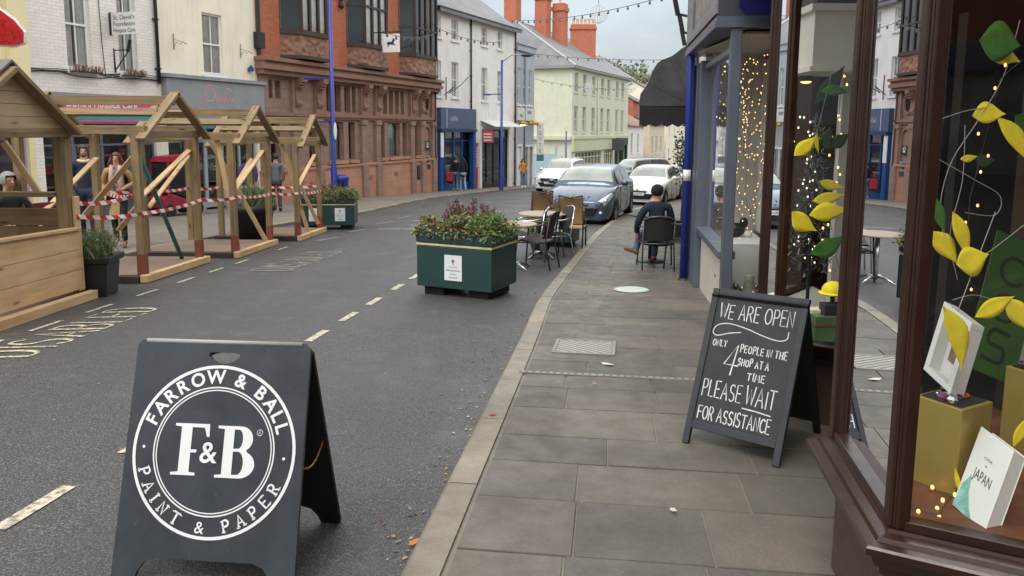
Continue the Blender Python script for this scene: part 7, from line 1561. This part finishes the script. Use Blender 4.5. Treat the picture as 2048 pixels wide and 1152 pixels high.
# the figure faces away from the viewer, so its local left is turned by 180 degrees
P3 = person('person in navy jacket and jeans sitting on a cafe chair with back turned', gp_(cx_, cy_), hd(176), 1.57, {k2: ((-v2[0], v2[1], v2[2]) if False else v2) for k2, v2 in {**sit, 'wr': (.3, -.14, .52), 'er': (.29, .0, .72), 'sr': (.18, .02, .99), 'wl': (-.16, -.26, .68), 'el': (-.25, -.04, .74), 'sl': (-.18, .02, .99), 'hl': (-.09, -.02, .49), 'kl': (-.05, -.40, .50), 'al': (-.02, -.32, .10), 'tl': (.0, -.46, .04), 'hr': (.09, -.02, .49), 'kr': (.2, -.36, .52), 'ar': (.30, -.20, .22), 'tr': (.42, -.28, .24)}.items()}, cloth('navy_jacket', '#1a2233'), cloth('blue_jeans', '#46546b'), cloth('brown_leather', '#5d3f31'), M_hairk, 0)
m = MB(); m.ell((0, -.022, 1.105), (.09, .102, .092), 16, 10); m.build('beanie', cloth('black_beanie', '#131317'), P3, True)
sc_ = bistro_chair('grey framed dark chair under the seated person on the right pavement', gp_(cx_, cy_-.06), hd(176), M_gunm, mat('charcoal_sling', '#2d2c2c', .7, .2, 60), wide=.52, group='chairs on the right pavement')
sc_.scale = (.89, .89, .89)
T0 = thing('pavement_table', 'small round dark table on the pavement beyond the seated person', 'table', gp_(2.1, 11.25)); m = MB(); m.lathe([(.33, .70), (.34, .72)], 24); m.build('table_top', M_iron, T0); m = MB(); m.tube([(0, 0, .02), (0, 0, .70)], .03, 10); m.lathe([(.22, 0), (.2, .02), (.04, .04)], 20); m.build('pedestal', M_iron, T0, True)
bistro_chair('empty grey framed chair behind the blue post, against the cafe wall', gp_(2.46, 10.3), hd(200), M_gunm, mat('charcoal_sling', '#2d2c2c'), group='chairs on the right pavement')
# distant shoppers
person('shopper with long dark hair in a black coat before the blue shop', gp_(-2.45, 37.3), hd(200), 1.66, walkA, cloth('black', '#16161a'), cloth('pale_jeans', '#8aa0b8'), cloth('white_trainer', '#c9c9c9'), M_hairk, .3, True, .1, hands=False)
person('companion in dark clothes at the left of the long haired shopper', gp_(-2.85, 37.6), hd(190), 1.7, walkA, cloth('black', '#16161a'), cloth('denim', '#5d7391'), cloth('white_trainer', '#c9c9c9'), M_hairb, 0, hands=False)
T0 = thing('shopping_bag', 'red shopping bag held by the shopper before the blue shop', 'bag', (-3.13, 37.4, gz(0, 37.4, .55))); m = MB(); m.box(-.16, .16, -.07, .07, 0, .45); m.build('bag', M_red, T0, bevel=.02); m = MB(); m.tube([(-.1, 0, .45), (-.06, 0, .68), (.06, 0, .68), (.1, 0, .45)], .012, 5); m.build('handle', M_red, T0)
y_ = 43.0; q_ = Yd(1046, 350, y_); person('person in a mustard yellow coat with dark hair at the kerb before the grey house', gp_(q_.x, y_), hd(30), 1.66, armc, cloth('mustard', '#c98a1e'), cloth('denim', '#5d7391'), cloth('white_trainer', '#c9c9c9'), M_hairk, .28, True, .06, hands=False)
for px, y_, lb, tp, lg, hr, fm in ((497, 20.5, 'shopper in purple seen through the middle shelter', '#4a2f63', '#2b2b33', M_hairb, True), (552, 21.5, 'shopper in a grey patterned jacket seen through the shelter nearest the bank', '#5f6064', '#30323a', M_hairk, False)):
    q_ = Yd(px, 360, y_); person(lb, gp_(q_.x, y_), hd(200), 1.68, walkA, cloth('c'+tp[1:], tp), cloth('c'+lg[1:], lg), cloth('black', '#16161a'), hr, .12 if fm else 0, fm, hands=False)
q_ = Yd(14, 372, 9.4); person('grey haired person seated behind the boarded hut at the left edge', (q_.x, 9.4, gz(0, 9.4, .1)), hd(60), 1.76, sit, cloth('charcoal', '#2c2d30'), cloth('c30323a', '#30323a'), cloth('black', '#16161a'), M_hairg, 0)
T0 = thing('bench', 'dark red bench under the seated grey haired person behind the hut', 'bench', (q_.x+.1, 9.45, gz(0, 9.4, .1)), hd(60)); m = MB(); m.box(-.6, .6, -.22, .22, .38, .43); m.build('seat', M_wood3, T0)
for x in (-.5, .5): m = MB(); m.box(x-.04, x+.04, -.2, .2, 0, .38); m.build('leg', M_wood3, T0)
m = MB(); m.box(-.6, .6, .23, .27, .42, .88); m.build('backrest', mat('dark_red_back', '#6f2430', .6, .1), T0)
# ================================================================ window displays
M_yleaf = mat('yellow_paper', '#e3cf2b', .9, .12, 22); M_gleaf = mat('green_paper', '#3f6f26', .9, .2, 22); M_dleaf = mat('dark_green_paper', '#23401f', .75, .12, 4); M_string = mat('garland_wire', '#9a948a', .5, .1)
LEAFN = [0]; lrnd = random.Random(21)
def curve3(P, n=6):
    o = []
    for i in range(len(P)-1):
        a, b, c, d = P[max(i-1, 0)], P[i], P[i+1], P[min(i+2, len(P)-1)]
        for k in range(n): t = k/n; o.append(.5*((2*b)+(c-a)*t+(2*a-5*b+4*c-d)*t*t+(-a+3*b-3*c+d)*t**3))
    return o+[P[-1]]
def leaf(par, org, a, b, wdt, mt, bend=.06, tw=0, y=None):
    # paper leaf from point a to point b (world), creased and curved
    a, b = Vector(a), Vector(b); d = b-a; L = d.length; d.normalize(); nn = Vector((math.sin(tw), -math.cos(tw), .15)); s = d.cross(nn).normalized(); nn = s.cross(d).normalized()
    m = MB(); sk_, sw_, cr_, bn_, tw_ = lrnd.uniform(-.2, .2), lrnd.uniform(-.07, .07), lrnd.uniform(-.02, .05), lrnd.uniform(-.075, -.03), lrnd.uniform(-.1, .1)
    def f(u, v):
        w = wdt*(max(0, math.sin(math.pi*u**.8))**1.35)*.95; vv = v*2-1; return a+d*L*u+s*(w*vv*.5*(1+sk_*vv)+sw_*L*math.sin(u*math.pi))+nn*(abs(vv)*w*cr_+(bend+bn_)*L*math.sin(u*math.pi)+tw_*vv*w*u) - Vector(org)
    m.grid(f, 10, 4); LEAFN[0] += 1; o = m.build('leaf', mt, par, True); sl2 = o.modifiers.new('thick', 'SOLIDIFY'); sl2.thickness = .0005; return o
def garland(label, org, wires, lvs):
    T0 = thing('leaf_garland', label, 'garland', org)
    for w in wires: m = MB(); m.tube(curve3([Vector(p)-Vector(org) for p in w]), .0013, 5); m.build('wire', M_string, T0)
    for l in lvs: leaf(T0, org, *l)
    return T0
y2 = 2.42; W2 = lambda px, py, y=y2: Yd(px, py, y)
o_ = W2(1950, 200)
def lf(p, q, w, mt, y=y2, bend=.06, tw=0): return (W2(*p, y), W2(*q, y), w*y/1500, mt, bend, tw)
garland('garland of yellow and green paper leaves hanging in the near bay window', o_,
    [[W2(2040, 40), W2(2008, 150), W2(1960, 235), W2(1900, 330), W2(1880, 430), W2(1905, 500), W2(1950, 520), W2(2048, 450)], [W2(1850, 270), W2(1870, 245), W2(1920, 225), W2(1970, 215)], [W2(1880, 320, 2.5), W2(1950, 360, 2.5), W2(2000, 392, 2.5), W2(1990, 430, 2.5), W2(1930, 425, 2.5)], [W2(1905, 600), W2(1950, 590), W2(2000, 605)], [W2(1930, 250), W2(1925, 360), W2(1900, 470), W2(1915, 560)]],
    [lf((1958, 82), (2042, 92), 85, M_gleaf, 2.4), lf((1975, 88), (2042, 124), 40, M_yleaf, 2.44), lf((1944, 232), (2012, 228), 46, M_yleaf), lf((1994, 234), (2062, 332), 40, M_yleaf), lf((1920, 318), (1956, 312), 16, M_yleaf, 2.5), lf((1950, 322), (1990, 320), 28, M_dleaf, 2.52), lf((1872, 396), (1890, 466), 26, M_gleaf), lf((1862, 462), (1914, 528), 44, M_yleaf), lf((1905, 422), (1936, 522), 34, M_yleaf, 2.4), lf((1912, 528), (1978, 508), 66, M_yleaf, 2.38, .04), lf((1950, 634), (2030, 592), 40, M_yleaf, 2.36), lf((2010, 596), (2062, 664), 46, M_yleaf, 2.36), lf((1886, 612), (1922, 742), 48, M_yleaf, 2.2), lf((2026, 893), (2060, 828), 26, M_yleaf, 2.2), lf((1910, 935), (1926, 1000), 12, M_yleaf, 2.14), lf((2030, 230), (2070, 262), 40, M_gleaf, 2.7)])
o_ = W2(1800, 420, 2.75)
garland('short garland with two leaves hanging behind the front pane of the near bay', o_, [[W2(1780, 300, 2.7), W2(1795, 420, 2.75), W2(1785, 760, 2.6), W2(1760, 880, 2.6)]], [lf((1782, 396), (1818, 470), 40, M_yleaf, 2.75), lf((1775, 822), (1792, 750), 16, M_yleaf, 2.55), lf((1752, 900), (1782, 820), 40, M_gleaf, 2.6)])
o_ = W2(1640, 300, 4.25)
garland('garland of long leaves hanging in the far bay window', o_, [[W2(1665, 140, 4.3), W2(1640, 240, 4.3), W2(1620, 320, 4.3), W2(1650, 400, 4.3), W2(1665, 480, 4.3), W2(1640, 520, 4.3)]],
    [lf((1588, 312), (1632, 272), 30, M_yleaf, 4.2), lf((1624, 402), (1692, 388), 26, M_yleaf, 4.25), lf((1618, 430), (1700, 420), 40, M_yleaf, 4.2), lf((1584, 422), (1634, 462), 40, M_yleaf, 4.2), lf((1638, 362), (1690, 376), 22, M_yleaf, 4.35), lf((1620, 508), (1690, 470), 40, M_gleaf, 4.25), lf((1634, 512), (1656, 484), 22, M_gleaf, 4.25), lf((1640, 182), (1700, 186), 22, M_gleaf, 4.3), lf((1630, 208), (1690, 130), 34, M_dleaf, 4.4), lf((1634, 264), (1638, 308), 10, M_yleaf, 4.3), lf((1656, 300), (1662, 250), 24, M_dleaf, 4.3), lf((1660, 296), (1700, 268), 28, M_dleaf, 4.35)])
def fairy(label, pts, n, mt, r=.006, jit=.02, seed=1, name='fairy_lights', emax=999):
    org = Vector(pts[0]); T0 = thing(name, label, 'fairy lights', org, 0, 'fairy light strings in the shop windows'); rr = random.Random(seed); P = [Vector(p)-org for p in pts]
    m = MB(); m.tube(P, .0016, 4); m.build('wire', M_iron, T0); m = MB(); m.ell((0, 0, 0), (r, r, r*1.3), 6, 4); b0 = m.build('bulb', mt, T0); cum = [0]
    for a, b in zip(P[:-1], P[1:]): cum.append(cum[-1]+(b-a).length)
    for k in range(n):
        s = cum[-1]*(k+.5)/n; i = max(j for j in range(len(P)-1) if cum[j] <= s); q = P[i].lerp(P[i+1], (s-cum[i])/max(1e-6, cum[i+1]-cum[i]))+Vector((rr.uniform(-jit, jit), rr.uniform(-jit, jit), rr.uniform(-jit, jit)))
        b = b0 if k == 0 else b0.copy()
        if k: COL.objects.link(b); b.parent = T0
        b.location = q
    return T0
fairy('fairy lights trailing down through the near bay garland', [W2(2044, 120), W2(2015, 145), W2(2000, 160), W2(1960, 320, 2.5), W2(1940, 395, 2.5), W2(1930, 540, 2.5), W2(1955, 590, 2.5)], 11, M_warm, .0045)
fairy('fairy lights lying on the window bed of the near bay by the gold boxes', [(1.19, 2.10, .49), (1.25, 2.06, .492), (1.30, 2.12, .49), (1.36, 2.18, .492), (1.30, 2.22, .495)], 6, M_warm, .006, .012, 3)
fairy('fairy lights along the front edge of the near bay window bed', [(1.14, 2.25, .49), (1.17, 2.4, .49), (1.19, 2.55, .49), (1.24, 2.68, .49)], 11, M_warm, .0035, .012, 4)
fairy('fairy lights hanging beside the far bay leaves', [W2(1690, 150, 4.5), W2(1680, 200, 4.5), W2(1672, 300, 4.5), W2(1660, 400, 4.5), W2(1655, 460, 4.5), W2(1680, 540, 4.5)], 20, M_warm, .007, .04, 5)
fairy('white fairy lights on the silver tree at the left of the far bay', [W2(1600, 230, 4.8), W2(1610, 300, 4.8), W2(1618, 360, 4.8), W2(1612, 420, 4.8), W2(1605, 500, 4.8), W2(1640, 520, 4.8)], 40, M_cool, .006, .07, 6)
p = Yd(1612, 640, 4.75); T0 = thing('tinsel_tree', 'silver tinsel tree in the left of the far bay', 'decoration', (p.x, p.y, .47)); r = random.Random(3); m = MB(); m.tube([(0, 0, 0), (0, 0, 1.25)], .012, 6); m.build('stem', M_iron, T0); m = MB()
for _ in range(900):
    h = r.random(); a = r.random()*6.28; rad = .16*(1-h)+.015; c = Vector((0, 0, .25+h)); e = c+Vector((math.cos(a)*rad, math.sin(a)*rad, -.05)); e = c.lerp(e, r.uniform(.5, 1)); m.bar(e, e+Vector((r.gauss(0, .02), r.gauss(0, .02), r.gauss(0, .02))), .004, .002, mi=r.choice((0, 0, 1)))
m.build('tinsel', [mat('silver_tinsel', '#8f989a', .3, .2, 20, metal=.6), mat('dark_pine', '#2f3d33', .7, .2)], T0)
# curtain of lights in the grey shop: separate hanging strands
rr = random.Random(8)
for k in range(13):
    x = 2.16+.035*k+rr.uniform(-.01, .01); y = 7.35+rr.uniform(-.12, .3); z0, z1 = 2.36-rr.uniform(0, .12), (.75 if k in (4, 5, 6, 7, 8) else 1.25)+rr.uniform(-.3, .3)
    fairy('warm fairy light strand in the corner window of the grey shop', [(x+rr.uniform(-.03, .03)*j, y, lerp(z0, z1, j/5)) for j in range(6)], 22, M_warm, .0055, .05, 20+k)
q = [gp(1.8, -.14, z) for z in (2.28, 1.9, 1.6, 1.2, .8, .5)]; fairy('fairy light strand down the far edge of the grey shop street window', q, 17, M_warm, .008, .02, 50)
# gold plinths, frame box, book, poster
M_gold = mat('gold_card', '#a8924a', .42, .08, 3, metal=.35)
def gold(label, c, rz, w, d, h, top):
    T0 = thing('gold_plinth', label, 'display box', c, rz, 'gold display plinths in the near bay'); m = MB(); m.box(-w/2, w/2, -d/2, d/2, 0, h); m.build('box', M_gold, T0, bevel=.002); m = MB(); m.box(-w/2+.012, w/2-.012, -d/2+.012, d/2-.012, h+.001, h+.004); m.build('tray', M_iron, T0); r = random.Random(int(h*999)); m = MB()
    for k in range(9):
        p = (r.uniform(-w*.35, w*.35), r.uniform(-d*.3, d*.3)); 
        if top == 'mix' and k % 2: m.lathe([(.016, 0), (.02, .012), (.012, .02)], 10, r.randrange(3), Matrix.Translation((*p, h+.005)))
        else: m.tube([(p[0]+.02*math.cos(t*.7), p[1]+.02*math.sin(t*.7), h+.008+.004*(k % 3)) for t in range(9)], .004, 5, k % 3, closed=True)
    m.build('trinkets', [M_chrome, mat('amber_bead', '#a8522a', .3, .2), mat('plum_bead', '#5c2b45', .3, .2)], T0); return T0
gold('front gold plinth topped with beads beside the white book', (1.40, 2.28, .484), hd(28), .16, .15, .28, 'mix')
gold('low gold plinth at the left behind the front one', (1.34, 2.48, .484), hd(15), .13, .13, .2, 'mix')
gold('tall gold plinth topped with bangles at the right edge', (1.78, 2.42, .484), hd(20), .16, .15, .33, 'ring')
gold('gold plinth behind the white book at the right edge', (1.66, 2.14, .484), hd(20), .12, .1, .2, 'ring')
def slab_from(T0, name, a, b, c_, th, mt, bv=.003):
    # panel with corner a, edges to b (right) and c_ (up), thickness th away from the viewer
    a, b, c_ = Vector(a), Vector(b), Vector(c_); x = (b-a); y = (c_-a); n = x.cross(y).normalized(); m = MB(); v = [a, a+x, a+x+y, a+y]; v = v+[p-n*th for p in v]; m.add(v, [(0, 1, 2, 3), (7, 6, 5, 4), (0, 4, 5, 1), (1, 5, 6, 2), (2, 6, 7, 3), (3, 7, 4, 0)]); return m.build(name, mt, T0, bevel=bv), x, y, n
org = Vector((1.36, 2.07, .484)); BK = thing('book', 'white hardback book titled JAPAN leaning against the front gold plinth', 'book', org)
a = Yd(1904, 1008, 2.125)-org; b = Yd(1968, 1068, 1.995)-org; c3 = Yd(1962, 852, 2.19)-org; cv_, x, y, n = slab_from(BK, 'cover', a, b, c3, .004, mat('book_white', '#d9dcd8', .4, .05, 3))
slab_from(BK, 'pages', a-n*.0045+x*.01+y*.01, a-n*.0045+x*.985+y*.01, a-n*.0045+x*.01+y*.985, .045, mat('page_edges', '#cfcdc6', .8, .06, 50), 0)
slab_from(BK, 'back_cover', a-n*.05, a-n*.05+x, a-n*.05+y, .004, mat('book_white', '#d9dcd8'))
xu, yu = x.normalized(), y.normalized(); TB = basis(a+x*.5+y*.5+n*.0012, xu, yu, n); m = MB(); put_text(m, 'JAPAN', .044, TB @ Matrix.Translation((.0, .0, 0)), width=x.length*.52); put_text(m, 'COOK', .011, TB @ Matrix.Translation((.0, .055, 0))); put_text(m, 'IN', .009, TB @ Matrix.Translation((.0, .035, 0)))
m.build('title', mat('book_ink', '#3f4644', .6, .1), cv_)
m = MB(); P_ = []
for k in range(9): P_.append((-x.length*.48+.012*k*.8, -y.length*.48)); 
m.poly2([(-x.length*.49, -y.length*.49), (x.length*.1, -y.length*.49), (-x.length*.05, -y.length*.40), (-x.length*.2, -y.length*.25), (-x.length*.28, -y.length*.05), (-x.length*.42, -y.length*.2)], TB @ Matrix.Translation((0, 0, -.0006))); m.build('cover_picture', mat('teal_watercolour', '#7fb5ab', .5, .4, 30), cv_)
org = W2(1905, 700, 2.35); FB = thing('frame_box', 'white deep box frame hanging tilted behind a yellow leaf', 'frame', org)
a = Yd(1846, 738, 2.38)-org; b = Yd(1900, 788, 2.26)-org; c3 = Yd(1888, 602, 2.42)-org; x, y = b-a, c3-a; n = x.cross(y).normalized(); m = MB(); M_fw = mat('frame_white', '#cfd0cd', .5, .05)
xu, yu = x.normalized(), y.normalized(); TF = basis(a, xu, yu, n); lx, ly_ = x.length, y.length
for q in ((0, lx, 0, .02), (0, lx, ly_-.02, ly_), (0, .02, .02, ly_-.02), (lx-.02, lx, .02, ly_-.02)): m.box(*q, -.06, 0, T=TF)
m.build('frame', M_fw, FB, bevel=.002); m = MB(); m.box(.02, lx-.02, .02, ly_-.02, -.06, -.052, T=TF); m.build('backing', M_fw, FB); m = MB(); m.box(lx*.3, lx*.75, ly_*.3, ly_*.7, -.0515, -.048, T=TF); m.build('picture', mat('brown_picture', '#6f5f4c', .6, .3, 20), FB); m = MB(); m.tube([TF @ Vector((lx/2, ly_, 0)), TF @ Vector((lx/2, ly_+.35, -.03))], .0015, 4); m.build('cord', M_string, FB)
org = W2(2000, 610, 2.75); PO = thing('poster', 'tilted green poster with dark lettering behind the white frame', 'poster', org); a = Yd(1925, 730, 2.72)-org; b = Yd(2070, 790, 2.7)-org; c3 = Yd(1995, 460, 2.8)-org; pn, x, y, n = slab_from(PO, 'panel', a, b, c3, .004, mat('poster_green', '#2c501a', .6, .2, 6)); TB = basis(a+n*.001, x.normalized(), y.normalized(), n); m = MB()
for s_ in (_arc(.1, .4, .05, .05, 40, 320, 12), _arc(.1, .26, .045, .05, 0, 360, 14), smooth([(.14, .17), (.08, .17), (.07, .12), (.13, .11), (.13, .06), (.06, .06)])): m.stroke([(p[0], p[1]) for p in s_], .014, TB)
m.build('lettering', mat('poster_ink', '#14220f', .6, .1), pn); m = MB(); m.poly2([(.2, .02), (.27, .02), (.27, .3), (.2, .3)], TB); m.build('strip', mat('poster_grey', '#8c8c90', .6, .1), pn)
# small goods in the far bay
for i, (px, py, yy, h, w, mt, nm, lb) in enumerate(((1634, 590, 4.05, .16, .08, 'goods_cream', 'gift_book', 'pale upright book in the far bay window'), (1648, 640, 3.98, .14, .12, 'goods_green', 'gift_box', 'green gift box under the books in the far bay'), (1662, 612, 4.0, .2, .1, 'goods_black', 'gift_box', 'dark patterned box standing behind the chalkboard'))):
    p = Yd(px, py, yy); T0 = thing(nm, lb, 'gift', (p.x, p.y, .468)); m = MB(); m.box(-w/2, w/2, -.04, .04, 0, h); m.build('box', mat(mt, '#888888'), T0, bevel=.004); m = MB(); m.box(-w/2-.003, w/2+.003, -.043, .043, h*.6, h*.7); m.build('band', GOODS[(i*3) % 8], T0)
p = Yd(1666, 582, 4.02); T0 = thing('yellow_hat', 'yellow domed cap among the gifts in the far bay', 'hat', (p.x, p.y, p.z)); m = MB(); m.ell((0, 0, 0), (.06, .06, .055), 14, 8, cut=lambda q: q.z < -.005); m.lathe([(.058, -.004), (.075, -.01), (.076, -.012)], 16, cap=False); m.build('cap', M_yleaf, T0, True); m = MB(); m.tube([(0, 0, 0), (0, 0, .47-p.z)], .012, 8); m.build('stand', M_iron, T0)
# glittering ornaments, cake stand goods and tag in the grey shop
rr = random.Random(31); M_silver = mat('silver_glass', '#c3c9cc', .12, .15, 12, metal=.9)
for k in range(48):
    x, y = rr.uniform(2.1, 2.62), rr.uniform(7.1, 7.62); s = rr.uniform(.025, .05); zb = -.26+rr.choice((0, .05, .1, .18, .26, .34))*(y-6.6); o = MB().ell((0, 0, 0), (s, s, s), 10, 8).build('glass_bauble', M_silver, None, True, loc=(x, y, zb+s)); tag(o, 'silver glass bauble heaped in the corner window of the grey shop', 'bauble', 'silver baubles in the grey shop window')
m = MB(); m.box(0, .9, 0, .7, -.3, -.26); o = m.build('display_step', M_wpaint, None, loc=(2.1, 7.1, 0)); tag(o, 'white display step under the silver baubles in the grey shop', 'display step')
p = Yd(1500, 540, 7.4); T0 = thing('white_jug', 'tall white jug standing among the silver baubles', 'jug', (p.x, p.y, -.26)); m = MB(); m.lathe([(.07, 0), (.085, .08), (.07, .28), (.045, .36), (.055, .42)], 14); m.build('jug', mat('ivory_ceramic', '#cfcbb8', .25, .05), T0, True); m = MB(); m.tube([(.06, 0, .34), (.12, 0, .3), (.12, 0, .18), (.075, 0, .12)], .012, 6); m.build('handle', mat('ivory_ceramic', '#cfcbb8'), T0, True)
p = gp(1.35, -.3, .42); T0 = thing('black_white_ornament', 'black and white ornament on the grey shop window bed', 'ornament', p); m = MB(); m.ell((0, 0, .08), (.1, .08, .08), 12, 8); m.ell((.08, 0, .16), (.05, .05, .06), 10, 8); m.build('body', mat('ornament_black', '#1f1f22', .4, .1), T0, True); m = MB(); m.ell((-.1, -.05, .05), (.06, .05, .05), 10, 8); m.ell((.12, -.04, .04), (.05, .04, .04), 10, 8); m.build('base', M_wpaint, T0, True)
p = gp(.62, -.1, 1.12); T0 = thing('black_sign_card', 'small black dotted card hanging in the grey shop street window', 'card', p); m = MB(); m.bar(gp(.55, -.1, 1.12)-p, gp(.75, -.1, 1.12)-p, .01, .36); c_ = m.build('card', M_dark, T0); m = MB()
for k in range(4):
    for j in (0, 1): m.bar(gp(.585+.08*j, -.09, 1.0+.085*k)-p, gp(.64+.08*j, -.09, 1.0+.085*k)-p, .006, .05)
m.build('dots', M_wpaint, c_); m = MB(); m.tube([gp(.65, -.1, 1.3)-p, gp(.65, -.1, 2.3)-p], .002, 4); m.build('cord', M_string, T0)
# small bay tree on the pavement under the awning
T0 = thing('bay_tree', 'dark green bay tree standing under the awning beyond the blue post', 'tree', gp_(3.4, 14.95)); m = MB(); m.tube([(0, 0, .3), (.02, 0, 1.0), (0, .02, 1.6)], [.03, .025, .015], 8); m.build('trunk', mat('bark', '#4f3f30', .9, .2), T0); m = MB(); r = random.Random(6); leaves(m, lambda r: tuple(Vector((r.gauss(0, 1), r.gauss(0, 1), r.gauss(0, 1))).normalized()*(.2*r.random()**.4)*(1+.3*math.sin(r.random()*9)) + Vector((0, 0, 1.6+r.gauss(0, .3)))), 700, .07, (0, 0, 1), r); m.build('crown', [LEAFS['darkgreen'], LEAFS['green']], T0); m = MB(); m.lathe([(.16, 0), (.22, .34), (.24, .36), (.2, .36)], 14); m.build('pot', M_iron, T0)
